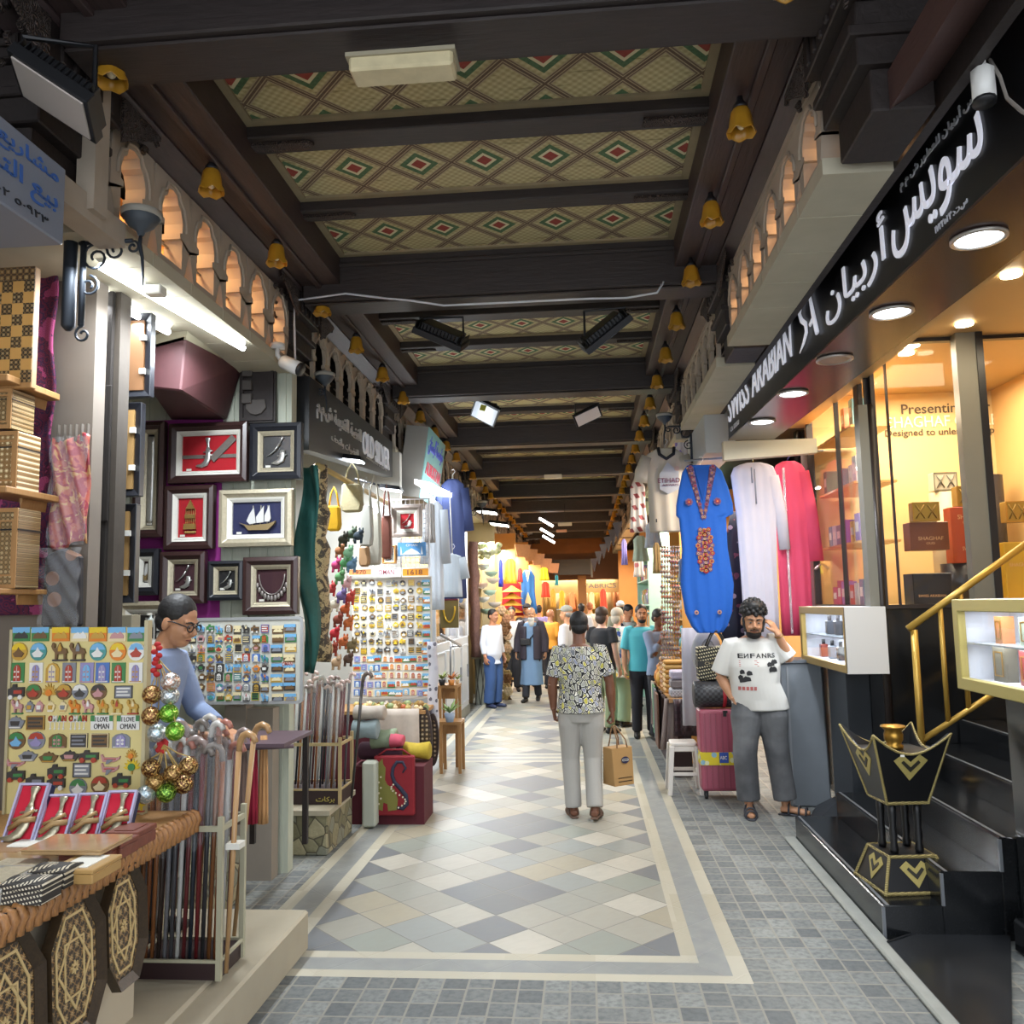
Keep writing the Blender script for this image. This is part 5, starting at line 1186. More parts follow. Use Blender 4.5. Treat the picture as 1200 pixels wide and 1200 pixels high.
for s, x0, y0, x1, y1, m, nm in (('Presenting our illustrious', 1057, 489, 1235, 474, mat('#4a3a26', .6), 'upper_line'), ('SHAGHAF COLLECTION', 1040, 502, 1222, 489, mat('#e9e2c8', .5), 'middle_line'), ('Designed to unleash the passion within', 1038, 514, 1230, 504, mat('#4a3a26', .6), 'lower_line')):
    a, c = P(x0, y0, y=8.39), P(x1, y1, y=8.39); b = MB(M); b.text(s, None, a.x, a.z, c.x, a.z + (P(x0, y1, y=8.39).z - a.z), .004, .006); b.obj(nm, m, t)
PX = ['#3f7a86', '#c9c2b0', '#b05a6a', '#6a5aa0', '#d0a860', '#2f7a6a', '#b7b9bd', '#c76a4a', '#8d7ab0', '#d8cfb8']
rnd = random.Random(8); n = 0
for zi, z in enumerate((3.20, 2.72, 2.22, 1.68)):
    if z > 1.7: b = MB(); b.box((2.27, 7.3, z - .02), (2.62, 8.36, z)); b.obj('glass_shelf', mat('#c99a5a', .3), label='warm lit window shelf holding perfume boxes, %s from the top' % ORD[zi], cat='shelf', group='window shelves')
    y = 7.36; k = 0
    while y < 8.24:
        w = rnd.uniform(.09, .13); h = rnd.uniform(.16, .24)
        if rnd.random() < .85 and not (zi == 0 and y > 7.6):
            k += 1; c = rnd.choice(PX); t = thing('perfume_box', '%s box on the %s window shelf, %s from the corner pole' % ({'#3f7a86': 'teal', '#c9c2b0': 'cream', '#b05a6a': 'rose', '#6a5aa0': 'violet', '#d0a860': 'amber', '#2f7a6a': 'green', '#b7b9bd': 'silver', '#c76a4a': 'coral', '#8d7ab0': 'lilac', '#d8cfb8': 'ivory'}[c], ORD[zi], ORD[k - 1]), 'perfume box', (2.36, y + w / 2, z), 'perfume boxes on the window shelves')
            b = MB(); b.box((2.31, y, z), (2.42, y + w, z + h)); b.obj('box', mat(c, .4, 0, .1, 30), t); b = MB(); b.box((2.306, y + w * .2, z + h * .35), (2.31, y + w * .8, z + h * .7)); b.obj('label_panel', mat('#d8d2c2', .4), t)
        y += w + .02
for i, (px, py) in enumerate(((1068, 405), (1062, 414), (1185, 322), (1130, 380))):
    c = P(px, py, z=3.69); b = MB(); b.lathe(c, [(.06, .0), (.06, -.008), (0, -.008)], 16); b.obj('downlight', mat('#fff0cc', .3, em=6), label='warm downlight inside the perfume window, %s from the glass corner' % ORD[i], cat='downlight', group='warm window downlights')
area((3.0, 7.4, 3.66), (3.0, 7.3, 1.7), 1.3, 1.2, (1, .86, .64), 34, 'window_light')
area((2.45, 7.6, 3.36), (2.45, 7.6, 1.7), .2, 1.2, (1, .84, .6), 9, 'window_light')
area((3.0, 5.6, 3.66), (3.0, 5.5, 1.0), .8, .8, (1, .82, .56), 8, 'entrance_light')
b = MB(); b.box((3.9, 3.0, .85), (4.0, 6.58, 3.7)); st(b, 'wall_right', AMB)
# ---- lit showcases
def bottle(x, y, z, w, h, m, lab, grp, cap=None):
    t = thing('perfume_bottle', lab, 'perfume bottle', (x, y, z), grp); b = MB(); b.box((x - w / 2, y - w / 2, z), (x + w / 2, y + w / 2, z + h * .72)); b.obj('body', m, t, .006)
    b = MB(); b.cyl((x, y, z + h * .72), (x, y, z + h), w * .25, n=10); b.obj('cap', cap or BLK, t)
def case(lab, y0, y1, z0, z1, pts, sidem, gold):
    x0, x1 = 1.87, 2.16
    t = thing('showcase', lab, 'showcase', ((x0 + x1) / 2, (y0 + y1) / 2, z0)); M = FR((x0, y1, z0), (0, -1, 0), Z_); w, h = y1 - y0, z1 - z0
    b = MB(M); b.rframe(0, 0, w, h, .06, -.04, 0); b.obj('frame', gold, t, .004)
    b = MB(M); b.box((.06, .06, -.024), (w - .06, h - .06, -.02)); b.obj('glass_pane', glassmat(), t)
    wm = mat('#dfe2ea', .6); b = MB(); b.box((x1 - .02, y0, z0), (x1, y1, z1)); b.box((x0 + .02, y0 + .02, z0), (x1, y1, z0 + .05)); b.box((x0 + .02, y0 + .02, z1 - .05), (x1, y1, z1)); b.box((x0 + .04, y1 - .02, z0), (x1, y1, z1)); SHL = b.obj('shell', wm, t)
    b = MB(); b.box((x0, y0 - .004, z0), (x1, y0 + .02, z1)); b.obj('side_panel', sidem, t)
    zs = z0 + h * .52; b = MB(); b.box((x0 + .04, y0 + .03, zs - .008), (x1 - .02, y1 - .03, zs)); b.obj('glass_shelf', mat('#b9c4cc', .15), t)
    for k, f in enumerate((.25, .7)):
        b = MB(); c = V3((1.98, y0 + w * f, z1 - .052)); b.lathe(c, [(.03, 0), (.03, -.006), (0, -.006)], 12); b.obj('spot', mat('#f4f8ff', .3, em=3), SHL)
    for zz in (z1 - .065, zs - .02): area((1.97, (y0 + y1) / 2, zz), (2.0, (y0 + y1) / 2, z0), .12, w * .8, COOL, 1.5, 'showcase_light')
    return zs
zs = case('gold framed lit showcase with white side, behind the leaning man', 6.42, 7.75, 1.2, 1.68, 0, mat('#c9c7c2', .4), mat('#a48a4c', .35, .4))
DK = mat('#23282e', .2); k = 0
for zz, row in ((zs, ((7.12, '#1f2428', .10), (7.36, '#23303a', .095))), (1.25, ((7.08, '#2a2f33', .09), (7.32, '#7d848c', .09), (7.58, '#8a3f34', .09)))):
    for y, c, h in row: k += 1; bottle(2.02, y, zz, .06, h + .06, mat(c, .15), '%s bottle in the white sided showcase, %s counting from its upper shelf' % ('dark' if c < '#3' else 'grey' if c < '#8' else 'red', ORD[k - 1]), 'bottles in the white sided showcase')
zs = case('gold framed lit showcase on the black granite pedestal', 3.2, 4.58, 1.28, 1.73, 0, mat('#a48a4c', .4, .3), mat('#a89a5a', .4, .3))
k = 0
for zz, row in ((zs, ((4.36, '#c07a4a', .13), (4.1, '#a8b4a0', .13))), (1.33, ((4.38, '#5a5648', .17), (4.12, '#8a2a2c', .16)))):
    for y, c, h in row:
        k += 1; lab = '%s perfume box in the showcase on the granite pedestal' % {'#c07a4a': 'small orange', '#a8b4a0': 'pale green', '#5a5648': 'dark patterned', '#8a2a2c': 'deep red'}[c]
        t = thing('perfume_box', lab, 'perfume box', (2.0, y, zz), 'boxes in the pedestal showcase'); wd = .07 if 'small' in lab else .12
        b = MB(); b.box((1.99, y - wd / 2, zz), (2.05, y + wd / 2, zz + h)); b.obj('box', mat(c, .35, 0, .2, 30), t); b = MB(); b.rframe(0, 0, wd * .7, h * .7, .006, 0, .003, FR((1.989, y + wd * .35, zz + h * .15), (0, -1, 0), Z_)); b.obj('label_frame', BRASS, t)
b = MB(); b.box((2.0, 3.3, 1.27), (3.4, 4.6, 1.283)); st(b, 'trim_right', GRAN)
# ---- brass handrail
t = thing('handrail', 'brass handrail rising along the black granite steps', 'handrail', P(1085, 918, z=.51))
HY = 6.1; q = lambda px, py: P(px, py, y=HY)
def tb(pts, r, nm): b = MB(); b.tube(pts, r, 10); b.obj(nm, BRS, t)
BRS = mat('#b08d3e', .35, .45, .08, 12)
p0, p1 = q(1064, 737), q(1215, 628); tb([p0, p1], .024, 'upper_rail')
a = q(1071, 738); tb([(a.x, HY, .52), (a.x, HY, a.z)], .024, 'post')
l0, l1 = V3((a.x, HY, q(1085, 868).z)), q(1215, 780); tb([l0, l1], .02, 'lower_rail')
for px in (1105, 1130): f = lambda A_, B2_, x: A_.z + (B2_.z - A_.z) * (x - A_.x) / (B2_.x - A_.x); x = q(px, 760).x; tb([(x, HY, f(l0, l1, x)), (x, HY, f(p0, p1, x))], .017, 'baluster')
b = MB(); b.lathe((a.x, HY, .51), [(.05, 0), (.05, .02), (.03, .03)], 14); b.obj('base_flange', BRS, t)
# ---- grey podium
b = MB(); b.hexa([(1.69, 7.60, 0), (2.02, 7.60, 0), (2.02, 7.95, 0), (1.69, 7.95, 0), (1.64, 7.60, 1.2), (2.0, 7.60, 1.2), (2.0, 7.95, 1.2), (1.64, 7.95, 1.2)])
t = thing('podium', 'dull grey stone clad block the man leans on', 'podium', (1.85, 7.75, 0)); b.obj('body', mat('#747a80', .45, 0, .12, 6), t, .012)
b = MB(); b.box((1.62, 7.58, 1.2), (2.02, 7.97, 1.225)); b.obj('top', mat('#5c6065', .5, 0, .15, 9), t)
b = MB(); b.box((1.70, 7.594, .03), (1.715, 7.6, 1.17)); b.obj('corner_bead', mat('#8a8d90', .4), t)
# ---- incense burner
c = P(1052, 1040, z=.17) + V3((.05, .06, 0)); RT = TR(c.x, c.y, .17) @ RZ(math.radians(7)) ; BLV = m_inlay('#0f0f11', '#18181a', 60, 'black_lacquer', 0); BLV = mat('#101012', .4); GT = m_weave('#6d5f33', '#c9b878', 160)
t = thing('incense_burner', 'tall black and gold incense burner on the first granite step', 'incense burner', (c.x, c.y, .17))
def frust(b, s0, s1, z0, z1):
    b.hexa([(-s0, -s0, z0), (s0, -s0, z0), (s0, s0, z0), (-s0, s0, z0), (-s1, -s1, z1), (s1, -s1, z1), (s1, s1, z1), (-s1, s1, z1)])
b = MB(RT); frust(b, .185, .125, 0, .185); BASEO = b.obj('base', BLV, t)
def edge(nm, s0, s1, z0, z1, top=True):
    b = MB(RT)
    for sx, sy in ((-1, -1), (1, -1), (1, 1), (-1, 1)): b.tube([(sx * s0, sy * s0, z0), (sx * s1, sy * s1, z1)], .010, 4, sm=False)
    for s, z in ((s0, z0 + .01), (s1, z1 - .004)):
        if s == s1 and not top: continue
        b.tube([(-s, -s, z), (s, -s, z), (s, s, z), (-s, s, z)], .010, 4, closed=True, sm=False)
    b.obj(nm, GT, BASEO)
edge('base_edging', .187, .127, 0, .185)
for sx, sy in ((-.07, -.07), (.07, -.07), (.07, .07), (-.07, .07)):
    b = MB(RT); b.lathe((sx, sy, .185), [(.02, 0), (.024, .02), (.018, .06), (.022, .10), (.018, .15), (.023, .22), (.02, .275)], 10); b.obj('leg', BLV, t)
z0, z1, s0, s1 = .46, .78, .115, .20
b = MB(RT); b.box((-s0, -s0, z0 - .01), (s0, s0, z0 + .01))
def side(k):
    R = RZ(k * PI / 2); N = 14; pts = []
    for i in range(N + 1):
        f = i / N * 2 - 1; zt = z1 + .06 * abs(f) ** 2.2 - .05 * (1 - abs(f) ** 2); s = s0 + (s1 - s0) * (zt - z0) / (z1 - z0)
        pts.append(((f * s0, -s0, z0), (f * s, -s, zt)))
    vs = [R @ V3(p) for a_ in pts for p in a_] + [R @ V3((p[0] * .93, p[1] * .93, p[2])) for a_ in pts for p in a_]
    n = 2 * (N + 1); fs = []
    for i in range(N):
        j = 2 * i; fs += [(j, j + 2, j + 3, j + 1), (n + j + 1, n + j + 3, n + j + 2, n + j), (j + 1, j + 3, n + j + 3, n + j + 1)]
    b.add(vs, fs); return [R @ V3(p[1]) for p in pts]
tops = [side(k) for k in range(4)]; BOWLO = b.obj('bowl', BLV, t)
b = MB(RT)
for e in tops: b.tube(e, .007, 5)
for sx, sy in ((-1, -1), (1, -1), (1, 1), (-1, 1)): b.tube([(sx * s0, sy * s0, z0), (sx * (s1 + .013), sy * (s1 + .013), z1 + .06)], .008, 4, sm=False)
b.tube([(-s0, -s0, z0), (s0, -s0, z0), (s0, s0, z0), (-s0, s0, z0)], .010, 4, closed=True, sm=False); b.obj('bowl_edging', GT, BOWLO)
for k in range(4):
    R = RT @ RZ(k * PI / 2)
    for (zc, sc, za, zb, sa, sb, nm) in ((.65, .085, z0, z1, s0, s1, 'bowl_chevron'), (.09, .075, 0, .185, .185, .125, 'base_chevron')):
        f = lambda z_: sa + (sb - sa) * (z_ - za) / (zb - za)
        b = MB()
        for off, sg in ((0, 1), (-.038, 1)):
            pl = [(-1.1, .55), (-.55, .95), (0, .45), (.55, .95), (1.1, .55), (0, -.55 - .2)] if off == 0 else [(-.62, .42), (-.48, .56), (0, .12), (.48, .56), (.62, .42), (0, -.2)]
            m_ = 0
            pts = [V3((x * sc, -f(zc + y * sc) - .004 - (.004 if off else 0), zc + y * sc)) for x, y in pl]
            ctr = V3((0, -f(zc) - .006, zc))
            b.i = 0 if off == 0 else 1
            b.add([R @ p for p in pts] + [R @ V3((p.x, p.y + .006, p.z)) for p in pts], [(0, 1, 2, 5), (2, 3, 4, 5)] + [(i, 6 + i, 6 + (i + 1) % 6, (i + 1) % 6) for i in range(6)])
        b.obj(nm, [mat('#a39456', .5, 0, .15, 90), mat('#2a2820', .5)], BOWLO if nm[1] == 'o' else BASEO)
b = MB(RT); b.lathe((0, 0, .73), [(.045, 0), (.05, .02), (.038, .03), (.05, .05), (.052, .08), (.045, .10), (.06, .115), (.068, .12), (.066, .128), (.05, .12), (.0, .11)], 16); b.obj('brass_cup', BRASS, t)
b = MB(RT); b.box((-.165, -.165, .70), (.165, .165, .73)); b.obj('inner_tray', BLV, t)
b = MB(RT); p = V3((-.05, -.192, .725)); b.cbox(p, (.022, .004, .012)); b.obj('price_sticker', WHT, BOWLO)
# ================================================================ clothes and luggage at the robe stall
def hang(px0, px1, pyt, pyb, y): return P(px0, pyb, y=y), (P(px1, pyb, y=y) - P(px0, pyb, y=y)).x, P(px0, pyt, y=y).z - P(px0, pyb, y=y).z
STL = mat('#8d9096', .35, .6)
# blue kaftan
o, w, h = hang(797, 864, 546, 742, 8.0); M = FR(o)
BLUE = mat('#1659b4', .8, 0, .06, 30)
t = garment('kaftan', 'bright blue kaftan with red and orange embroidery on a hanger', 'robe', M, [(0, w * .3, w * .74), (h * .04, w * .2, w * .84), (h * .12, w * .1, w * .93), (h * .28, w * .04, w * .98), (h * .5, w * .09, w * .9), (h * .68, w * .06, w * .9), (h * .70, w * .01, w * 1.03), (h * .76, w * .02, w * 1.03), (h * .86, w * .08, w * .96), (h * .96, w * .15, w * .86), (h, w * .24, w * .74)], .10, BLUE, .013, 8, seed=2, hanger=(w * .48, h * .98, w * .25, '#d5d8da'))
def flower(b, x, y, r, M, cols=(0, 1, 2), z=.06):
    b.T = M; b.i = cols[0]
    for k in range(7): b.disc((x + r * .62 * math.cos(k * .9), y + r * .62 * math.sin(k * .9)), r * .42, z, z + .004, n=8)
    b.i = cols[1]; b.disc((x, y), r * .5, z, z + .007, n=10); b.i = cols[2]; b.disc((x, y), r * .22, z, z + .009, n=8); b.T = None
b = MB(M); b.disc((w * .49, h * .482), .068, .046, .0535, ry=h * .135); b.obj('embroidery_ground', m_flower('#5a3a6a', ('#a8323c', '#5a3a6a', '#c98d4c', '#3a4f8a', '#8d3a4c'), 55, 'stitched_ground'), kid(t, 'cloth'))
b = MB(); EMB = [mat('#a8323c', .8), mat('#c98d4c', .8), mat('#3a2f55', .8), mat('#7d5a7a', .8), mat('#c9a080', .8)]
cx = w * .49
for k in range(11):
    yy = h * (.60 - .235 * k / 10); ww = .030 + .022 * math.sin(PI * k / 10)
    for s in (-1, 0, 1):
        flower(b, cx + s * ww * (1 if k % 2 else 1.25), yy + (s * s) * .012, .022 if s else .026, M, ((1, 0, 2) if (k + s) % 3 == 0 else (0, 1, 2) if (k + s) % 3 == 1 else (3, 4, 2)), .055)
for s in (-1, 1):
    flower(b, cx + s * w * .25, h * .775, .034, M, (3, 0, 1), .055); flower(b, cx + s * w * .2, h * .12, .02, M, (4, 3, 2), .06)
    for k in range(9):
        f = k / 8; flower(b, cx + s * (w * .20 - w * .185 * f), h * (.985 - .30 * f), .020, M, (3, (0, 1, 4)[k % 3], 2), .045)
b.obj('embroidery', EMB, kid(t, 'cloth'))
b = MB(M)
for s in (-1, 1): b.prism([(cx + s * w * .15, h * .99), (cx + s * w * .27, h * .985), (cx + s * w * .02, h * .66), (cx, h * .69)], .030, .040)
b.obj('neck_band', m_flower('#5a3a4f', ('#a8444c', '#c99a6a', '#3a3050', '#8d6a8a'), 38, 'stitched_band'), kid(t, 'cloth'))
b = MB(M); b.prism([(cx - w * .13, h * .985), (cx + w * .13, h * .985), (cx, h * .78)], .035, .042); b.obj('neck_opening', mat('#0f4a9c', .85), kid(t, 'cloth'))
# pale kandura
o, w, h = hang(864, 922, 543, 750, 8.1); M = FR(o)
PAL_ = mat('#c9c4d0', .8, 0, .04, 12)
t = garment('robe', 'long white robe with short tassel hanging between blue and pink robes', 'robe', M, [(0, w * .16, w * .86), (h * .4, w * .13, w * .88), (h * .7, w * .1, w * .92), (h * .93, w * .02, w * .97), (h * .975, w * .09, w * .91), (h * .99, w * .2, w * .8), (h, w * .34, w * .66)], .09, PAL_, .010, 9, ((( w * .88, h * .92, .06), (w * 1.02, h * .7, .055), (w * 1.06, h * .5, .05)),), seed=5, hanger=(w * .5, h * .99, w * .25, '#d8c04a'))
b = MB(M); b.tube([(w * .44, h * .97, .05), (w * .44, h * .88, .055)], .008, 6); b.tube([(w * .5, h * .96, .05), (w * .5, h * .76, .06)], .007, 6); b.obj('tassel', mat('#8d8f9c', .8), kid(t, 'cloth'))
# pink robe
o, w, h = hang(914, 962, 541, 745, 8.2); M = FR(o); PNK = mat('#d8476a', .75, 0, .05, 9)
t = garment('robe', 'coral pink robe with silver trimmed front beside the black column', 'robe', M, [(0, w * .05, w * .82), (h * .5, w * .05, w * .84), (h * .8, w * .04, w * .84), (h * .95, w * .05, w * .84), (h * .98, w * .12, w * .76), (h, w * .28, w * .6)], .09, PNK, .009, 6, (((w * .78, h * .94, .06), (w * .92, h * .7, .065), (w * .98, h * .42, .075)),), seed=9, hanger=(w * .42, h * .985, w * .25, '#4a4a9c'))
b = MB(M); b.box((w * .24, 0.02, .045), (w * .30, h * .96, .056)); b.tube([(w * .92, h * .37, .04), (w * 1.06, h * .40, .04)], .012, 6); b.obj('silver_trim', m_glitter('#b58a96', '#e6dde0', 200), kid(t, 'cloth'))
o, w, h = hang(846, 905, 600, 760, 8.45); garment('dress', 'dark dress with pale ring print behind the blue and white robes', 'dress', FR(o), [(0, 0, w), (h * .6, w * .05, w * .95), (h, w * .3, w * .7)], .08, m_flower('#171a2a', ('#171a2a', '#8d7a86', '#171a2a', '#6d3a48'), 16, 'ring_print'), .012, 7, seed=3)
b = MB(); b.tube([P(802, 540, y=8.1), P(965, 528, y=8.1)], .010, 8); b.obj('hanging_rail', STL, label='steel rail carrying the blue, white and pink robes', cat='rail')
b = MB(); b.hexa([(1.28, 7.72, 3.00), (2.1, 7.72, 3.04), (2.1, 7.82, 3.04), (1.28, 7.82, 3.0), (1.28, 7.72, 3.17), (2.1, 7.72, 3.17), (2.1, 7.82, 3.17), (1.28, 7.82, 3.17)]); st(b, 'trim_right', CREAM)
a = P(824, 470, y=7.9); b = MB(); b.box((a.x, 7.9, 3.1), (1.42, 9.2, 3.62)); b.obj('sign_box', mat('#a5a8a8', .5, 0, .05, 3), bevel=.008, label='plain grey boxed sign end past the black perfume sign', cat='sign')
# football shirt
o, w, h = hang(756, 808, 526, 624, 8.9); M = FR(o)
t = garment('football_shirt', 'cream football shirt with black collar and airline lettering', 'shirt', M, [(0, w * .12, w * .96), (h * .05, w * .10, w * .97), (h * .5, w * .1, w * .96), (h * .78, w * .06, w * .98), (h * .93, w * .1, w * .93), (h, w * .34, w * .72)], .10, mat('#b5aa94', .8, 0, .06, 9), .008, 6, (((w * .12, h * .9, .07), (w * -.02, h * .72, .075), (w * -.06, h * .60, .07)), ((w * .92, h * .9, .07), (w * 1.02, h * .74, .075))), seed=4, hanger=(w * .52, h * .98, w * .22, '#d8d8d8'))
b = MB(M); b.tube([(w * .36, h * 1.0, .03), (w * .38, h * .92, .05), (w * .53, h * .86, .062), (w * .70, h * .92, .05), (w * .72, h * 1.0, .03)], .018, 8); b.obj('collar', mat('#17171c', .7), kid(t, 'cloth'))
b = MB(M); b.text('ETIHAD', None, w * .32, h * .575, w * .82, h * .63, .008, .003, z=.064); b.text('AIRWAYS', None, w * .42, h * .535, w * .78, h * .56, .004, .003, z=.064); b.obj('lettering', mat('#6d3a4a', .6), kid(t, 'cloth'))
b = MB(M); b.disc((w * .76, h * .74), .026, .06, .066); b.obj('crest', mat('#b59a8a', .6), kid(t, 'cloth'))
b = MB(M); b.prism([(w * .28, h * .73), (w * .34, h * .75), (w * .30, h * .74)], .06, .066); b.box((w * .24, h * .11, .062), (w * .27, h * .15, .067)); b.obj('small_mark', BLK, t)
b = MB(M); b.prism([(w * .36, h * .5), (w * .36, h * .68), (w * .55, h * .82), (w * .8, h * .7), (w * .8, h * .5), (w * .55, h * .44)], .054, .059); b.obj('grey_panel', mat('#a3a4a4', .8), kid(t, 'cloth'))
lantern('iron bracket lantern above the cream football shirt', 783, 500, 8.8, 1.0, -1)
# ---- luggage, bags, stool
PK_ = m_wood('#8f4655', '#9a4d5c', .35, 'pink_shell', (60, 60, .5), .0); t = thing('suitcase', 'dusty pink hard suitcase with yellow label band', 'suitcase', (1.22, 8.0, 0))
b = MB(); b.box((.98, 7.86, .07), (1.46, 8.10, .78)); b.obj('shell', mat('#96495a', .35), t, .03, seg=3)
b = MB()
for i in range(9): b.box((1.02 + i * .05, 7.852, .10), (1.035 + i * .05, 7.862, .75))
b.obj('ribs', mat('#8a4252', .35), kid(t, 'shell'))
b = MB(); b.box((.976, 7.848, .30), (1.464, 8.104, .41)); LB = b.obj('label_band', m_flower('#c9b52a', ('#c9b52a', '#3a6ab0', '#c9c9a0', '#7da0b0'), 18, 'label_print'), t)
b = MB(); b.box((1.14, 7.845, .32), (1.22, 7.85, .41)); b.obj('blue_tag', mat('#24489a', .5), LB); b = MB(FR((1.145, 7.844, .35))); b.text('ABC', None, 0, 0, .06, .03, 0, .001); b.obj('lettering', WHT, LB)
for x in (1.02, 1.42):
    for y in (7.9, 8.06): b = MB(); b.cyl((x - .012, y, .03), (x + .012, y, .03), .03, n=12); b.box((x - .018, y - .018, .03), (x + .018, y + .018, .08)); b.obj('wheel', BLK, t)
b = MB(); b.box((1.19, 7.855, .72), (1.23, 7.862, .77)); b.obj('lock', BLK, t)
t = thing('duffel_bag', 'black checked duffel with red stripe on the pink suitcase', 'bag', (1.2, 7.98, .78)); b = MB()
b.loft([[V3((x, 7.98 + .12 * k * math.cos(a), .905 + .12 * k * math.sin(a))) for a in [2 * PI * j / 20 for j in range(20)]] for x, k in ((.95, .75), (.96, .98), (1.05, 1.0), (1.35, 1.0), (1.45, .98), (1.46, .75))]); b.obj('body', m_checks(), t)
b = MB(); b.loft([[V3((x, 7.98 + .124 * math.cos(a), .905 + .124 * math.sin(a))) for a in [2 * PI * j / 20 for j in range(20)]] for x in (1.20, 1.23)]); b.obj('red_stripe', mat('#a3202c', .5), t)
t = thing('tote_bag', 'black and cream jacquard tote standing on the duffel', 'bag', (1.18, 8.02, 1.02)); JQ = m_weave('#16150f', '#b9b090', 42)
b = MB(); b.box((1.0, 7.94, 1.026), (1.36, 8.10, 1.33)); b.obj('body', JQ, t, .015); b = MB(); b.box((.997, 7.936, 1.16), (1.363, 8.104, 1.205)); b.obj('band', mat('#1c1a18', .6), t)
b = MB(FR((1.06, 7.935, 1.17))); b.text('CHRISTIAN', None, 0, 0, .24, .025, 0, .002); b.obj('lettering', mat('#a89a78', .5), t)
for y in (7.96, 8.08): b = MB(); b.tube([V3((1.09 + .18 * k / 8, y, 1.33 + .14 * math.sin(PI * k / 8))) for k in range(9)], .008, 6); b.obj('handle', mat('#2a2824', .5), t)
o, w, h = hang(812, 848, 738, 790, 8.3); t = thing('backpack', 'pale grey backpack hanging below the blue kaftan', 'bag', o + V3((w / 2, 0, 0)))
b = MB(); b.ell(o + V3((w / 2, .05, h * .45)), (w * .5, .10, h * .55), 16, 12); b.obj('body', mat('#9a9ba0', .7, 0, .1, 20), t); b = MB(); b.ell(o + V3((w / 2, -.03, h * .28)), (w * .36, .05, h * .25), 14, 8); b.tube([o + V3((w * .2 + .6 * w * k / 8, -.05, h * (.5 + .3 * math.sin(PI * k / 8)))) for k in range(9)], .008, 6); b.obj('pocket', mat('#85868c', .7), t)
o, w, h = hang(800, 828, 736, 850, 8.6); garment('robe', 'white robe hanging behind the pale grey backpack', 'robe', FR(o), [(0, 0, w), (h, w * .1, w * .9)], .06, mat('#b9b9c2', .8), .01, 5, seed=7)
t = thing('stool', 'white plastic stool between stall and suitcase', 'stool', (.86, 8.18, 0)); PW = mat('#cfc9c0', .4)
b = MB(); b.prism(rr(.74, 8.06, .98, 8.30, .03), .43, .46); b.box((.745, 8.065, .38), (.975, 8.295, .432)); b.obj('seat', PW, t, .006)
for sx, sy in ((0, 0), (1, 0), (1, 1), (0, 1)):
    x, y = .75 + .22 * sx, 8.07 + .22 * sy; ex, ey = (sx - .5) * .07, (sy - .5) * .07
    b = MB(); b.hexa([(x + ex - .02, y + ey - .02, 0), (x + ex + .02, y + ey - .02, 0), (x + ex + .02, y + ey + .02, 0), (x + ex - .02, y + ey + .02, 0), (x - .022, y - .022, .43), (x + .022, y - .022, .43), (x + .022, y + .022, .43), (x - .022, y + .022, .43)]); b.obj('leg', PW, t, .004)
b = MB(); b.rframe(0, 0, .26, .26, .012, 0, .03, TR(.73, 8.05, .17)); b.obj('stretcher', PW, t)
# ================================================================ the silver shop and everything beyond it, left
def pbox(name, lab, cat, r, y, d, m, bevel=.004, group=None, parts=None):
    """a solid front-on box: R pixel rectangle of its front, Y distance, D depth"""
    M, w, h = rc(*r, y); b = MB(M); b.box((0, 0, -d), (w, h, 0))
    if not parts: return b.obj(name, m, bevel=bevel, label=lab, cat=cat, group=group)
    t = thing(name, lab, cat, M @ V3((w / 2, 0, 0)), group); b.obj('body', m, t, bevel); parts(t, M, w, h); return t
b = MB(); b.box((-3.6, 8.95, 0), (-1.95, 9.05, 3.4)); st(b, 'wall_left', m_stucco('#a7a49c', .05))
SX = -1.97; a, c = P(362, 528, x=SX), P(460, 558, x=SX); y0, y1 = a.y, c.y
t = thing('shop_sign', 'black sign reading OLD SILVER over the shop past the framed pieces', 'sign', (SX, (y0 + y1) / 2, 2.9)); M = FR((SX, y0, 2.89), Y_, Z_); w = y1 - y0
b = MB(M); b.hexa([(0, 0, -.1), (w, .2, -.1), (w, .2, 0), (0, 0, 0), (0, .55, -.1), (w, .57, -.1), (w, .57, 0), (0, .55, 0)]); b.obj('panel', mat('#141519', .4), t)
b = MB(M); b.text('OLD SILVER', None, w * .55, .24, w * .93, .45, .0, .015); b.obj('lettering', mat('#d4d6de', .5, em=.05), t)
b = MB(M); b.text(arabic('الفضة القديمة ش.م.م'), None, w * .06, .27, w * .53, .44, .012, .012); b.obj('arabic_lettering', mat('#b0aeac', .5), t)
b = MB(M); b.text(arabic('للفضيات والتحف'), None, w * .2, .16, w * .5, .24, .006, .006); b.text('ANTIQUES & GIFTS', None, w * .6, .215, w * .9, .235, .0, .004); b.obj('small_lettering', mat('#a9a7a4', .5), t)
for i, (px, py, y) in enumerate(((410, 537, 6.9), (457, 572, 8.1))):
    c = P(px, py, y=y); t = thing('sign_light', 'black hooded lamp under the black silver shop sign, %s one' % ('near', 'far')[i], 'lamp', c, 'sign lamps')
    b = MB(); b.hexa([c + V3(p) for p in ((-.10, -.07, 0), (.12, -.07, -.03), (.12, .10, -.03), (-.10, .10, 0), (-.08, -.05, .04), (.10, -.05, .01), (.10, .08, .01), (-.08, .08, .04))]); b.obj('hood', STEELD, t)
    b = MB(); b.hexa([c + V3(p) for p in ((-.08, -.06, -.010), (.10, -.06, -.040), (.10, .09, -.040), (-.08, .09, -.010), (-.08, -.06, 0), (.10, -.06, -.025), (.10, .09, -.025), (-.08, .09, 0))]); b.obj('lens', mat('#eef6ff', .3, em=3), t)
    b = MB(); b.tube([c + V3((-.1, 0, .03)), c + V3((-.35, 0, .1))], .012, 6); b.obj('arm', STEELD, t)
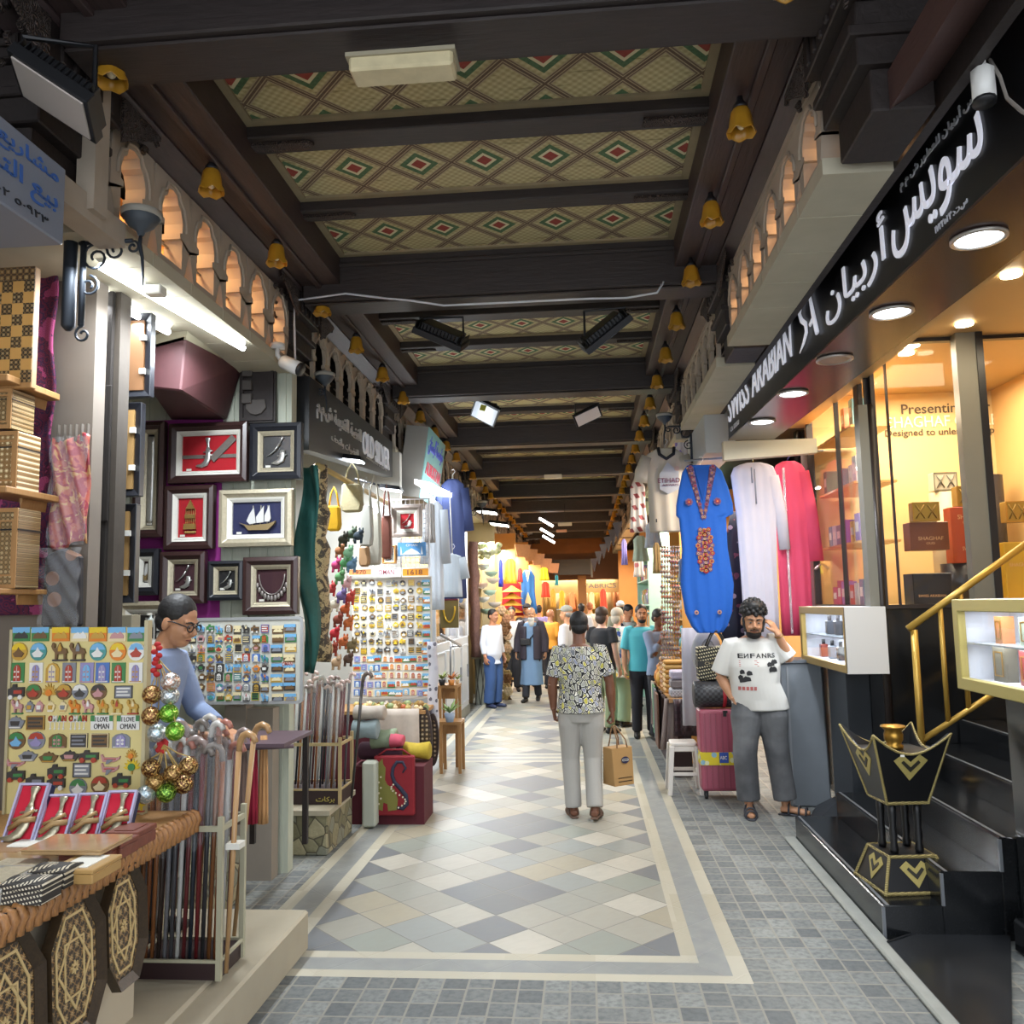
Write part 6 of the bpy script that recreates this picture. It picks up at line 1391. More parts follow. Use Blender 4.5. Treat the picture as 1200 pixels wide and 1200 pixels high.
b = MB(); b.tube([P(372, 545, y=6.2), P(455, 590, y=8.3)], .022, 8); b.obj('bamboo_pole', mat('#a08a58', .6, 0, .2, 12), label='bamboo pole slung under the silver shop lamps', cat='pole')
b = MB(); p0, p1 = P(378, 775, y=6.35), P(374, 545, y=6.35); b.tube([p0.lerp(p1, k / 16) + V3((.012 * math.sin(k * 1.7), 0, 0)) for k in range(17)], [.062 + .012 * math.sin(k * 2.3) for k in range(17)], 14); b.obj('hanging_skin', m_snake(), label='mottled snakeskin roll hanging beside the green net', cat='skin')
# hanging crafts
rnd = random.Random(21)
def bagc(lab, r, y, m, cat='bag', strap=True, d=.08, group=None, name='shoulder_bag'):
    M, w, h = rc(*r, y); t = thing(name, lab, cat, M @ V3((w / 2, 0, 0)), group)
    b = MB(M); b.prism([(w * .1, 0), (w * .9, 0), (w, h * .25), (w * .92, h), (w * .08, h), (0, h * .25)], -d, 0); b.obj('body', m, t, .015)
    if strap: b = MB(M); b.tube([(w * .15, h * .95, -d / 2), (w * .3, h * 1.5, -d / 2), (w * .5, h * 1.75, -d / 2), (w * .7, h * 1.5, -d / 2), (w * .85, h * .95, -d / 2)], .008, 6); b.obj('strap', m, t)
    return t
bagc('cream straw bag hanging under the silver shop lamp', (398, 566, 424, 600), 6.9, mat('#857d60', .8, 0, .2, 50, .3))
bagc('yellow plush toy bag beside the snakeskin roll', (381, 592, 398, 622), 6.6, mat('#c79a18', .9, 0, .15, 30), group=None)
bagc('grey canvas bag with navy stripe among the hanging crafts', (420, 592, 436, 640), 7.2, mat('#9a9a94', .7))
bagc('long pale boat shaped bag hanging before the wire grid', (428, 600, 446, 662), 7.4, mat('#a8a598', .6, 0, .15, 20))
bagc('dark red and brown leather bag behind the boat shaped bag', (446, 604, 458, 655), 7.6, mat('#6d3a2c', .6, 0, .3, 20))
bagc('tan leather pouch between the two long bags', (420, 640, 432, 664), 7.3, mat('#8a6a48', .6))
for i, (px, py, c, n) in enumerate(((392, 612, '#c79a18', 'yellow'), (402, 632, '#3a3a30', 'dark'), (412, 626, '#4a5a4a', 'olive'), (398, 645, '#8a5a3a', 'brown'), (408, 648, '#7fae8a', 'mint'), (420, 628, '#2f3a44', 'dark blue'), (404, 660, '#4f8a5a', 'green'), (394, 662, '#b03a6a', 'pink'), (412, 662, '#5a7a94', 'blue'), (398, 676, '#5a8a5a', 'leaf green'), (388, 690, '#a83a3a', 'red'), (406, 684, '#c9a0a0', 'rose'), (400, 698, '#6a5a8a', 'violet'), (410, 700, '#b8443a', 'bright red'), (392, 708, '#c9c0b0', 'ivory'), (404, 714, '#b0562c', 'orange'), (396, 726, '#7a3a2c', 'rust'), (408, 730, '#c06a3a', 'copper'), (392, 742, '#b02a34', 'crimson'), (402, 752, '#b5643a', 'terracotta'), (390, 760, '#8a3a2a', 'brick'), (412, 756, '#7a6a4a', 'khaki'), (394, 776, '#b89a7a', 'sand'), (408, 772, '#5a4438', 'umber'))):
    p = P(px, py, y=6.7 + .05 * (i % 4)); t = thing('plush_charm', '%s soft animal charm, %s down the bunch beside the snakeskin roll' % (n, ORD[i]), 'toy', p - V3((0, 0, .05)), 'soft charms in the silver shop')
    b = MB(); b.ell(p, (.042, .035, .036), 10, 8); b.ell(p + V3((.028, -.02, .030)), (.024, .022, .022), 8, 6); b.ell(p + V3((.016, -.02, .054)), (.008, .006, .014), 6, 5); b.ell(p + V3((.042, -.02, .052)), (.008, .006, .014), 6, 5)
    for q in (-.025, .025): b.tube([p + V3((q, 0, -.02)), p + V3((q, -.01, -.06))], .011, 6)
    b.obj('body', mat(c, .9, 0, .2, 40), t)
M, w, h = rc(438, 585, 502, 666, 8.25); t = thing('wire_grid', 'white wire grid hung with frames above the magnet panel', 'wire grid', M @ V3((w / 2, 0, 0)))
b = MB(M)
for i in range(13): b.box((w * i / 12 - .003, 0, 0), (w * i / 12 + .003, h, .006))
for i in range(15): b.box((0, h * i / 14 - .003, .002), (w, h * i / 14 + .003, .008))
b.obj('wires', mat('#c4c2c4', .4), t)
b = MB(M); b.rframe(-.01, -.01, w + .01, h + .01, .012, -.004, .01); b.obj('rim', mat('#c4c2c4', .4), t)
picture((460, 592, 495, 630), 8.15, 'grey framed red picture with white dagger on the wire grid', mat('#8d8078', .5), WHT, REDV, 'dagger', .05, .03)
picture((449, 639, 465, 661), 8.15, 'small orange framed card of four motifs on the wire grid', mat('#c08a4a', .5), WHT, WHT, 'cut', .02, .01, glass=False)
def plq(t, M, w, h): b = MB(M); b.prism([(w * .1, h * .1), (w * .12, h * .7), (w * .16, h * .1), (w * .3, h * .35), (w * .5, h * .55), (w * .7, h * .35), (w * .82, h * .1), (w * .85, h * .7), (w * .9, h * .1)], 0, .006); b.obj('mosque_outline', mat('#d0dbe2', .5), t); b = MB(M); b.text('OMAN', None, w * .3, h * .7, w * .7, h * .88, 0, .003); b.obj('lettering', WHT, t)
pbox('souvenir_plaque', 'blue plaque with white mosque outline under the red picture', 'plaque', (466, 635, 499, 652), 8.15, .02, mat('#4a8ac4', .4), .003, None, plq)
for i, (r, c, s, lab) in enumerate((((408, 666, 436, 675), '#c9824a', '1970', 'pale orange number plate at the left end of the plate row'), ((437, 665, 470, 676), '#cfd0d4', 'OMAN', 'white plate reading OMAN in the plate row'), ((471, 665, 503, 676), '#d08a1c', '1618', 'orange number plate reading 1618 at the right end of the plate row'))):
    def pl(t, M, w, h, s=s): b = MB(M); b.text(s, None, w * .2, h * .22, w * .75, h * .78, .005, .003); b.obj('lettering', mat('#6d3a2c' if s != 'OMAN' else '#8d3a44', .5), t); b = MB(M); b.rframe(0, 0, w, h, .008, 0, .004); b.obj('border', WHT, t)
    pbox('number_plate', lab, 'number plate', r, 8.12, .012, mat(c, .45), .003, 'souvenir number plates', pl)
MG, w, h = rc(412, 677, 504, 818, 8.2); t = thing('magnet_board', 'tall white panel crowded with souvenir magnets in the silver shop', 'display board', MG @ V3((w / 2, 0, 0)))
b = MB(MG); b.box((0, 0, -.02), (w, h, 0)); b.obj('board', mat('#c9c6c0', .6), t); b = MB(MG); b.rframe(-.012, -.012, w + .012, h + .012, .014, -.022, .012); b.obj('rim', mat('#a9a59c', .5), t)
for ri in range(14):
    n = 0; cnt = 10 if ri < 9 else 11
    for ci in range(cnt):
        px = 418 + ci * (82 / (cnt - 1)); py = 683 + ri * 9.9
        if ri in (7, 8) and 2 < ci < 8 and rnd.random() < .3: continue
        n += 1; k = rnd.choice(['round', 'pot', 'camel', 'plate', 'round', 'truck']) if ri < 9 else rnd.choice(['door', 'card', 'door'])
        if ci == cnt - 1: k = 'card'
        c = rnd.sample(['grey', 'gold', 'bronze', 'cream', 'white', 'yellow', 'dark'], 3) if ri < 9 and k != 'card' else rnd.choice([('white', 'red', 'cream'), ('cream', 'red', 'white'), ('blue', 'white', 'sky'), ('lilac', 'blue', 'white'), ('white', 'orange', 'cream'), ('sky', 'white', 'gold')]) if k == 'door' else (rnd.choice(('sand', 'orange', 'green')), 'sky', rnd.choice(('white', 'red')))
        s = 8.2 / 1000
        put_magnet(k, P(px + rnd.uniform(-1, 1), py + rnd.uniform(-1, 1), y=8.199), MG, 7.2 * s * (1.3 if k == 'card' else 1), 7.2 * s, c, '%s magnet, %s along the %s row of the silver shop panel' % (CN[k], ORD[n - 1], ORD[ri]), 'magnets in the silver shop')
# trinket table
t = thing('trinket_table', 'cloth covered table of trinkets under the silver shop magnets', 'table', (-1.85, 7.85, 0))
a, c = P(425, 828, y=7.9), P(506, 828, y=7.9); tz = a.z
b = MB(); b.box((a.x - .3, 7.55, tz - .03), (c.x, 8.12, tz)); b.obj('tabletop', PINE, t)
b = MB(); b.grid(lambda s, q: V3((a.x + .18 + (.42) * s, 7.53 - .02 * math.sin(s * 17) * (1 - q), tz - .38 + .40 * q)), 24, 6); o = b.obj('cloth', mat('#b9aca0', .85, 0, .15, 20), t); o.modifiers.new('s', 'SOLIDIFY').thickness = .008
b = MB(); b.box((a.x - .3, 7.6, 0), (c.x - .06, 8.1, tz - .03)); b.obj('base', mat('#5a1f2c', .85, 0, .2, 8), t)
for i in range(34):
    px = 418 + (i % 17) * 5; p = P(px, 824, y=7.6 + (i // 17) * .2); p.z = tz; c = rnd.choice(('#c9822a', '#b09a5a', '#8a6a3a', '#c9b48a', '#a0522c', '#7d8a5a', '#b5a89a'))
    k = i % 3; b = MB(); s = .022 + rnd.random() * .012
    if k == 0: b.lathe(p, [(s * .6, 0), (s, s * .6), (s * .8, s * 1.2), (s * .3, s * 1.5), (s * .4, s * 1.8)], 10)
    elif k == 1: b.prism([(p.x - s, p.z), (p.x + s, p.z), (p.x + s * 1.3, p.z + s), (p.x + s * .3, p.z + s * 2), (p.x - s, p.z + s)], -p.y - s, -p.y, MX(((1, 0, 0, 0), (0, 0, -1, 0), (0, 1, 0, 0), (0, 0, 0, 1))))
    else: b.ell(p + V3((0, 0, s)), (s * 1.1, s, s), 8, 6)
    b.obj('trinket', mat(c, .5, 0, .15, 40), label='%s trinket, %s from the left in the %s row on the cloth table' % (('little pot', 'little camel', 'little round')[k], ORD[i % 17], ('front', 'back')[i // 17]), cat='trinket', group='trinkets on the cloth table')
# folded textiles, painted cloth bag, wooden wheels, scarf column
for i, (r, c, lab, y) in enumerate((((412, 828, 448, 846), '#a39a90', 'grey striped folded textile on top of the pile', 7.0), ((410, 845, 440, 868), '#7f8e92', 'pale blue rolled textile in the pile by the stick rack', 6.95), ((432, 856, 462, 880), '#7d8a72', 'sage green folded textile in the pile', 7.05), ((418, 872, 470, 892), '#3a1a2a', 'dark plum folded textile at the foot of the pile', 7.1), ((455, 862, 470, 878), '#b04a5c', 'coral folded scarf beside the sage textile', 7.0), ((470, 872, 502, 892), '#a8922c', 'yellow and violet folded scarf at the end of the pile', 7.15))):
    M, w, h = rc(*r, y); b = MB(M); b.loft([[V3((x, h / 2 + h / 2 * k * math.sin(q) + .01 * math.sin(x * 30 + q), -.1 + .1 * k * math.cos(q))) for q in [2 * PI * j / 16 for j in range(16)]] for x, k in ((0, .7), (w * .05, .95), (w * .5, 1), (w * .95, .95), (w, .7))])
    b.obj('folded_textile', mat(c, .9, 0, .2, 25, .3), label=lab, cat='textile', group='folded textiles')
b = MB(); a = P(440, 893, y=7.2); c = P(502, 893, y=7.2); b.box((a.x - .15, 7.0, 0), (c.x, 7.4, a.z)); b.obj('low_stand', mat('#4d1620', .9, 0, .2, 9), label='low stand wrapped in dark red cloth under the folded textiles', cat='stand')
M, w, h = rc(438, 886, 485, 956, 6.95)
t = thing('painted_bag', 'dark red cloth bag painted with a long tailed spotted camel', 'bag', M @ V3((w / 2, 0, 0)))
b = MB(M); b.box((0, 0, -.06), (w, h, 0)); b.obj('body', mat('#7d1722', .85, 0, .12, 20), t, .01)
b = MB(M); Q = lambda pts: [(x * w, y * h) for x, y in pts]
b.i = 0; b.prism(Q([(.08, .12), (.08, .55), (.10, .72), (.04, .80), (.14, .90), (.22, .96), (.24, .86), (.30, .80), (.28, .6), (.34, .52), (.52, .44), (.60, .28), (.58, .10), (.36, .08), (.34, .2), (.24, .22), (.22, .08)]), 0, .004)
b.i = 1; b.tube([V3((x * w, y * h, .004)) for x, y in ((.58, .14), (.72, .12), (.82, .2), (.80, .34), (.66, .46), (.52, .56), (.46, .68), (.48, .80), (.58, .90), (.72, .90), (.80, .80), (.72, .72))], [.012, .016, .018, .018, .017, .016, .015, .014, .013, .012, .010, .006], 6, flat=.5)
b.i = 2
for k in range(12): b.disc(((.62 + .18 * math.sin(k * .5)) * w, (.14 + .035 * k) * h), .007, .006, .014, n=8)
for k in range(6): b.disc(((.13 + .05 * (k % 2)) * w, (.2 + .09 * k) * h), .008, .004, .007, n=8)
b.obj('painted_camel', [mat('#6d6a2c', .7), mat('#23243a', .7), mat('#c9bfa8', .7)], t)
b = MB(M); b.tube([(w * .1, h, -.03), (w * .3, h * 1.1, -.03), (w * .7, h * 1.1, -.03), (w * .9, h, -.03)], .008, 6); b.obj('handle', mat('#7d1722', .85), t)
M, w, h = rc(424, 893, 440, 970, 6.85); b = MB(M); b.box((0, 0, -.12), (w, h, 0)); b.obj('cloth_bag', mat('#a9ada0', .8, 0, .08, 8), bevel=.015, label='plain pale cloth bag hanging left of the painted camel bag', cat='bag')
CV = m_inlay('#3a2f28', '#a8977a', 26, 'pierced_wood', 0)
for i, (r, y) in enumerate((((489, 828, 506, 900), 7.6), ((500, 836, 514, 898), 7.9))):
    M, w, h = rc(*r, y); t = thing('carved_disc', 'pierced carved wooden disc leaning by the trinket table, %s one' % ('front', 'rear')[i], 'carved disc', M @ V3((w / 2, 0, 0)), 'carved discs')
    b = MB(M @ TR(w / 2, h / 2, 0)); n = 24; ou = [(w / 2 * math.cos(2 * PI * j / n), h / 2 * math.sin(2 * PI * j / n)) for j in range(n)]; b.ring(ou, [(x * .78, y_ * .78) for x, y_ in ou], -.03, 0); b.obj('rim', WOOD2, t)
    b = MB(M @ TR(w / 2, h / 2, 0)); b.prism([(x * .8, y_ * .8) for x, y_ in ou], -.02, -.006); b.obj('disc', CV, t)
M, w, h = rc(502, 752, 513, 858, 8.05); b = MB(); b.tube([M @ V3((w / 2 + .008 * math.sin(k), h * k / 12, 0)) for k in range(13)], w / 2, 12); b.obj('rolled_scarf', m_flower('#b5b5bd', ('#b5b5bd', '#5a5a66', '#a9a9b5'), 20, 'grey_print'), label='grey printed scarf rolled upright beside the magnet panel', cat='scarf')
# clothes at the next shop
def shirtq(name, lab, cat, r, y, m, seed, sl=True, hook='#d8dadc', flare=1.0, group=None, long=False):
    o, w, h = hang(r[0], r[2], r[1], r[3], y); f = .06 if long else .2
    return garment(name, lab, cat, FR(o), [(0, w * .12 / flare, w * (1 - .12 / flare)), (h * .5, w * .16, w * .84), (h * .8, w * .14, w * .86), (h * .95, w * .16, w * .84), (h, w * .36, w * .64)], .09, m, .008, 6, (((w * .16, h * .92, .055), (w * .02, h * (.62 - f), .055)), ((w * .84, h * .92, .055), (w * .98, h * (.62 - f), .055))) if sl else (), group, seed=seed, hanger=(w * .5, h, w * .25, hook))
shirtq('shirt', 'long white robe hanging at the corner of the silver shop', 'robe', (498, 588, 524, 715), 8.9, mat('#b5bcc4', .8, 0, .05, 9), 3)
shirtq('robe', 'long navy blue robe hanging under the tilted green sign', 'robe', (512, 562, 552, 702), 9.8, mat('#343f6a', .8, 0, .08, 12), 4, long=True)
shirtq('child_outfit', 'white child\'s shirt hanging in front of the navy robe', 'shirt', (515, 650, 546, 700), 9.4, mat('#bcc6cf', .8, 0, .05, 9), 8)
shirtq('shirt', 'pale grey long shirt beside the wire grid', 'shirt', (496, 590, 512, 636), 8.7, mat('#8f8b88', .8), 6, sl=False)
b = MB(); b.tube([P(527, 575, y=9.3), P(530, 648, y=9.3)], .006, 6); b.obj('hanger_cord', WHT, label='white cord holding the child\'s shirt', cat='cord')
# tilted sign and lit panel
v = [P(485, 560, y=9.3), P(512, 598, y=10.6), P(523, 540, y=10.6), P(497, 497, y=9.3)]
v = [P(491, 583, y=9.2), P(511, 597, y=10.2), P(523, 542, y=10.2), P(502, 500, y=9.2)]
t = thing('shop_sign', 'tilted pale green sign with blue and red lettering', 'sign', v[0]); u = v[1] - v[0]; vv = v[3] - v[0]; M = FR(v[0], u, vv); wd, hd = u.length, (vv - u.normalized() * vv.dot(u.normalized())).length
b = MB(M); b.box((0, 0, -.25), (wd, hd, 0)); b.obj('box', mat('#75726c', .6), t)
b = MB(M); b.box((0, 0, 0), (wd, hd, .01)); b.obj('face', mat('#6d9a98', .4), t)
b = MB(M); b.text(arabic('مؤسسة البستان'), None, wd * .08, hd * .64, wd * .92, hd * .92, .01, .006, z=.01); b.obj('arabic_lettering', mat('#4a52b0', .4), t)
b = MB(M); b.text('ALBUSTAN', None, wd * .08, hd * .36, wd * .92, hd * .54, .02, .006, z=.01); b.obj('red_lettering', mat('#a83a4c', .4), t)
b = MB(M); b.text(arabic('تجارة'), None, wd * .1, hd * .1, wd * .85, hd * .28, .01, .006, z=.01); b.obj('lower_lettering', mat('#4a7ab0', .4), t)
b = MB(); q = [P(486, 567, y=8.75), P(504, 571, y=8.7), P(536, 586, y=10.1), P(520, 586, y=10.15)]; b.add(q + [p + V3((0, 0, .05)) for p in q], [(0, 1, 2, 3), (7, 6, 5, 4), (0, 4, 5, 1), (1, 5, 6, 2), (2, 6, 7, 3), (3, 7, 4, 0)]); b.obj('light_panel', mat('#f4faff', .3, em=5), label='bright lit panel under the tilted green sign', cat='light panel')
# glass fronted white shop
b = MB(); b.box((-2.6, 9.4, 0), (-1.93, 14.1, .14)); st(b, 'floor', CONC)
t = thing('display_cabinet', 'white glass fronted jewellery cabinet with gold necklace bust', 'cabinet', (-2.1, 12.2, .14)); CW = mat('#b9bec4', .5)
b = MB(); b.box((-2.4, 10.9, .14), (-1.93, 14.0, 1.25)); b.obj('base', CW, t, .01)
for i in range(4):
    b = MB(); b.rframe(0, 0, .7, .9, .03, 0, .012, FR((-1.93, 10.95 + i * .76, .22), Y_, Z_)); o = b.obj('door', CW, t)
    b = MB(); b.box((-1.93, 11.55 + i * .76, .6), (-1.905, 11.58 + i * .76, .8)); b.obj('handle', STL, o)
b = MB(); b.box((-1.95, 10.9, 1.25), (-1.94, 14.0, 2.9)); b.obj('glass_pane', glassmat(), t)
for y in (10.9, 11.9, 12.9, 13.95): b = MB(); b.box((-1.97, y, 1.25), (-1.92, y + .05, 2.95)); b.obj('mullion', CW, t)
b = MB(); b.box((-2.42, 10.9, 1.25), (-2.40, 14.0, 2.95)); b.obj('backboard', mat('#c9a05c', .6), t)
M, w, h = rc(516, 702, 537, 736, 10.7); t = thing('necklace_bust', 'dark gold panel carrying a gold necklace in the white shop window', 'necklace display', M @ V3((w / 2, 0, 0)))
b = MB(M); b.box((0, 0, -.03), (w, h, 0)); b.obj('panel', mat('#6a5c2c', .6), t); b = MB(M); b.tube([(w * (.5 + .32 * math.cos(q)), h * (.75 + .55 * math.sin(q)), .012) for q in [PI + PI * i / 10 for i in range(11)]], .012, 6); b.obj('necklace', mat('#d0a83a', .3, .7), kid(t, 'panel'))
pbox('valance', 'maroon cloth valance above the necklace panel', 'valance', (515, 697, 536, 704), 10.6, .05, mat('#5a1a2a', .8))
b = MB(); b.tube([P(517, 744, y=10.3), P(540, 757, y=11.6), P(530, 757, y=11.4)], .018, 8); b.tube([P(528, 752, y=11.0), P(528, 800, y=11.0)], .014, 8); b.obj('steel_handrail', STL, label='steel handrail at the door of the white shop', cat='handrail')
# stepped pine stands with pots
for i, (r, y, lab) in enumerate((((514, 803, 536, 830), 9.4, 'upper pine stand holding potted plants'), ((515, 846, 540, 872), 9.05, 'lower pine bench holding a blue planter box'))):
    M, w, h = rc(*r, y); t = thing('plant_stand', lab, 'stand', M @ V3((w / 2, 0, 0)), 'pine stands'); b = MB(M); b.box((-.1, h - .03, -.3), (w, h, 0)); b.obj('top', PINE, t)
    for x in (.0, w - .03): b = MB(M); b.box((x, -M[2][3], -.28), (x + .03, h - .03, -.25)); b.box((x, -M[2][3], -.03), (x + .03, h - .03, 0)); b.obj('leg', PINE, t)
    b = MB(M); b.box((-.08, h * .3, -.28), (w - .02, h - .03, -.26)); b.obj('back_board', PINE, t)
def plant(lab, px, py, y, s, potm, leafc, group='small potted plants'):
    p = P(px, py, y=y); t = thing('potted_plant', lab, 'plant', p, group); b = MB(); b.lathe(p, [(.03 * s, 0), (.045 * s, .07 * s), (.04 * s, .07 * s), (0, .06 * s)], 12); b.obj('pot', potm, t)
    b = MB()
    for k in range(14): a = k * 2.4; L = (.05 + .03 * (k % 3)) * s; c = p + V3((0, -.0, .07 * s)); e = c + V3((L * math.cos(a), L * math.sin(a), L * (.6 + .3 * (k % 2)))); b.tube([c, c.lerp(e, .5) + V3((0, 0, .01)), e], [.004, .014 * s, .002], 5, flat=.3)
    b.obj('leaves', mat(leafc, .7, 0, .2, 30), t)
plant('green plant in a black pot on the upper pine stand', 518, 803, 9.35, .9, BLK, '#8a9a5a'); plant('orange flowering plant on the upper pine stand', 529, 803, 9.4, .85, mat('#c9823a', .5), '#a8622a'); plant('succulents in a blue white planter on the lower pine bench', 527, 846, 9.0, 1.3, mat('#8fa0b8', .5), '#7d9a5a'); plant('small cream potted plant right of the orange flowers', 536, 801, 9.55, .6, mat('#c9b08a', .5), '#7d8a4a')
# flower and log stall
b = MB(); p0, p1 = P(558, 770, y=14.9), P(554, 635, y=14.9); b.tube([p0.lerp(p1, k / 10) + V3((.015 * math.sin(k * 2), 0, 0)) for k in range(11)], [.09 + .01 * math.sin(k * 3) for k in range(11)], 12); b.obj('log_post', m_wood('#3a2220', '#7a5a50', .8, 'bark', (6, 6, 2), .6), label='rough reddish log post at the flower stall', cat='post')
def drum(t, M, w, h):
    b = MB(M)
    for i in range(3): b.tube([(w * i / 3, 0, .004), (w * (i + 1) / 3, h, .004)], .008, 5); b.tube([(w * (i + 1) / 3, 0, .004), (w * i / 3, h, .004)], .008, 5)
    b.obj('lattice', mat('#3a3a34', .6), t); b = MB(M); b.box((-.05, h, -.6), (w + .05, h + .08, .03)); b.obj('top', mat('#7a7a6a', .6), t)
pbox('counter', 'grey green lattice fronted counter at the log post', 'counter', (557, 772, 575, 829), 15.15, .5, mat('#73756a', .7, 0, .15, 9), .01, None, drum)
for i in range(22):
    px = 584 + rnd.random() * 12; py = 715 + i * 5.0; p = P(px, py, y=15.6 + rnd.random() * .3); c = rnd.choice(('#b09a6a', '#7d5a3a', '#c9a884', '#5a4a34', '#a87a5a', '#d0c0a0')); b = MB()
    for k in range(6): b.ell(p + V3((.05 * math.cos(k * 1.05), -.02, .05 * math.sin(k * 1.05))), (.04, .03, .04), 6, 5)
    b.ell(p + V3((0, -.04, 0)), .03, 6, 5); b.obj('dried_flower', mat(c, .9, 0, .2, 30), label='dried flower head, %s down the hanging garland by the log post' % ORD[i], cat='flower', group='dried flower garland')
for i, (px, py, c, n) in enumerate(((566, 668, '#b9c2c0', 'white'), (576, 676, '#8fb0a0', 'green edged'), (564, 690, '#c9b0a8', 'rose'), (574, 698, '#9fc0b0', 'mint'), (566, 706, '#c0c8cc', 'pale blue'), (578, 684, '#c9c0b5', 'ivory'), (570, 720, '#7d9a8a', 'leaf'), (580, 712, '#b9b0a8', 'beige'))):
    p = P(px, py, y=15.8); b = MB(); b.lathe(p, [(.03, 0), (.10, .04), (.13, .10), (.12, .10), (.02, .03)], 12); b.obj('hanging_bowl', mat(c, .4), label='%s hanging bowl, %s among those under the flower stall lights' % (n, ORD[i]), cat='bowl', group='hanging bowls')
b = MB(); q = P(562, 655, y=15.6)
for k in range(26): b.ell(q + V3((rnd.uniform(0, .38), rnd.uniform(-.1, .1), rnd.uniform(0, .26))), (.06, .05, .05), 6, 5)
b.obj('silk_flowers', m_flower('#b9bf9a', ('#c9cfa8', '#8fa86a', '#d8d8c0', '#a8b88a'), 20, 'blossom'), label='mass of pale green silk flowers above the hanging bowls', cat='flowers', kind='stuff')
for i, (px, py, y) in enumerate(((570, 598, 15), (585, 613, 16.5))):
    c = P(px, py, y=y); t = thing('sign_light', 'black hooded lamp above the flower stall, %s one' % ('near', 'far')[i], 'lamp', c, 'flower stall lamps'); b = MB(); b.hexa([c + V3(p) for p in ((-.2, -.2, 0), (.2, -.2, -.06), (.2, .25, -.06), (-.2, .25, 0), (-.18, -.18, .05), (.18, -.18, .0), (.18, .23, .0), (-.18, .23, .05))]); b.obj('hood', STEELD, t)
    b = MB(); b.hexa([c + V3(p) for p in ((-.16, -.17, -.02), (.17, -.17, -.07), (.17, .21, -.07), (-.16, .21, -.02), (-.16, -.17, 0), (.17, -.17, -.05), (.17, .21, -.05), (-.16, .21, 0))]); b.obj('lens', mat('#fff8ee', .3, em=6), t)
lantern('iron bracket lantern over the flower stall', 562, 598, 14.8, 1.2)
# ================================================================ goods down both sides
def stall(side, y0, y1, wm, xw, wc):
    """back wall, shelf unit and counter of one shop"""
    sg = -1 if side == 'left' else 1
    b = MB(); b.box((sg * xw, y0, 0), (sg * (xw + .08), y1, 3.4)); st(b, 'wall_' + side, mat(wm, .7, 0, .1, 4))
    b = MB(); b.box((sg * (xw - .9), y1 - .05, 0), (sg * xw, y1, 3.4)); st(b, 'wall_' + side, mat(wc, .7, 0, .1, 4))
for a_ in (('left', 14.2, 17.2, '#8a7a5a', 2.7, '#8d7f5f'), ('left', 17.2, 20, '#b07f48', 2.5, '#b58a4a'), ('left', 20, 23, '#b88a52', 2.4, '#a5763c'), ('left', 23, 28, '#b8935c', 2.3, '#a5763c'), ('right', 9.5, 13, '#c08f4e', 2.6, '#c79a5a'), ('right', 13, 16.5, '#9fb3a4', 2.3, '#a8bdb0'), ('right', 16.5, 20, '#c0915a', 2.2, '#b5854a'), ('right', 20, 28, '#b5854a', 2.0, '#b07a40')): stall(*a_)
GC = ['#c9822a', '#a83a2c', '#c9b04a', '#3a6a9a', '#c9c4b8', '#5a8a5a', '#8a5a8a', '#2f2f38', '#b05a7a', '#5aa0a8', '#d8b078', '#7d4a2c']
GN = dict(zip(GC, ['orange', 'red', 'yellow', 'blue', 'white', 'green', 'purple', 'black', 'pink', 'teal', 'sand', 'brown']))
def shelf_unit(lab, side, x, y0, y1, zs, seed, kinds, short, em=None, mm='#b58a52', dep=.3):
    sg = -1 if side == 'left' else 1; r = random.Random(seed)
    t = thing('shelf_unit', lab, 'shelves', (x + sg * .15, (y0 + y1) / 2, 0)); m = mat(mm, .6, 0, .1, 8)
    b = MB(); b.box((x + sg * .26, y0, 0), (x + sg * .30, y1, zs[-1] + .4)); b.obj('back_panel', m, t)
    for y in (y0, y1): b = MB(); b.box((x, y - .02, 0), (x + sg * .3, y + .02, zs[-1] + .4)); b.obj('side_panel', m, t)
    for z in zs: b = MB(); b.box((x, y0, z - .02), (x + sg * .3, y1, z)); b.obj('shelf', m, t)
    for zi, z in enumerate(zs):
        y = y0 + .08; k = 0
        while y < y1 - .16:
            w = r.uniform(.13, .2); h = r.uniform(.16, .3); c = r.choice(GC); kd = r.choice(kinds); k += 1; b = MB(); p = V3((x + sg * .12, y + w / 2, z))
            if kd == 'box': b.box((p.x - .08, y, z), (p.x + .08, y + w * .85, z + h))
            elif kd == 'jar': b.lathe(p, [(w * .3, 0), (w * .42, h * .3), (w * .4, h * .6), (w * .15, h * .8), (w * .2, h)], 10)
            elif kd == 'bowl': b.lathe(p, [(w * .2, 0), (w * .45, h * .35), (w * .48, h * .4), (w * .3, h * .3)], 10)
            else: b.lathe(p, [(w * .35, 0), (w * .3, h * .3), (w * .1, h * .45), (w * .28, h * .6), (w * .2, h * .85), (0, h * .9)], 10)
            b.obj({'box': 'gift_box', 'jar': 'jar', 'bowl': 'bowl', 'lamp': 'incense_pot'}[kd], mat(c, .5, 0, .1, 20), label='%s %s, %s along the %s shelf of the %s' % (GN[c], {'box': 'box', 'jar': 'jar', 'bowl': 'bowl', 'lamp': 'incense pot'}[kd], ORD[k - 1], ('lowest', 'second', 'third', 'fourth', 'fifth', 'sixth', 'seventh')[zi], short), cat={'box': 'box', 'jar': 'jar', 'bowl': 'bowl', 'lamp': 'incense pot'}[kd], group='goods on the ' + short)
            y += w + .015
shelf_unit('amber lit shelves of incense pots behind the cream football shirt', 'right', 1.06, 9.6, 10.7, (.5, .85, 1.2, 1.55, 1.9, 2.25, 2.6), 3, ('lamp', 'jar', 'lamp', 'bowl'), 'amber shelves', mm='#d09a4c')
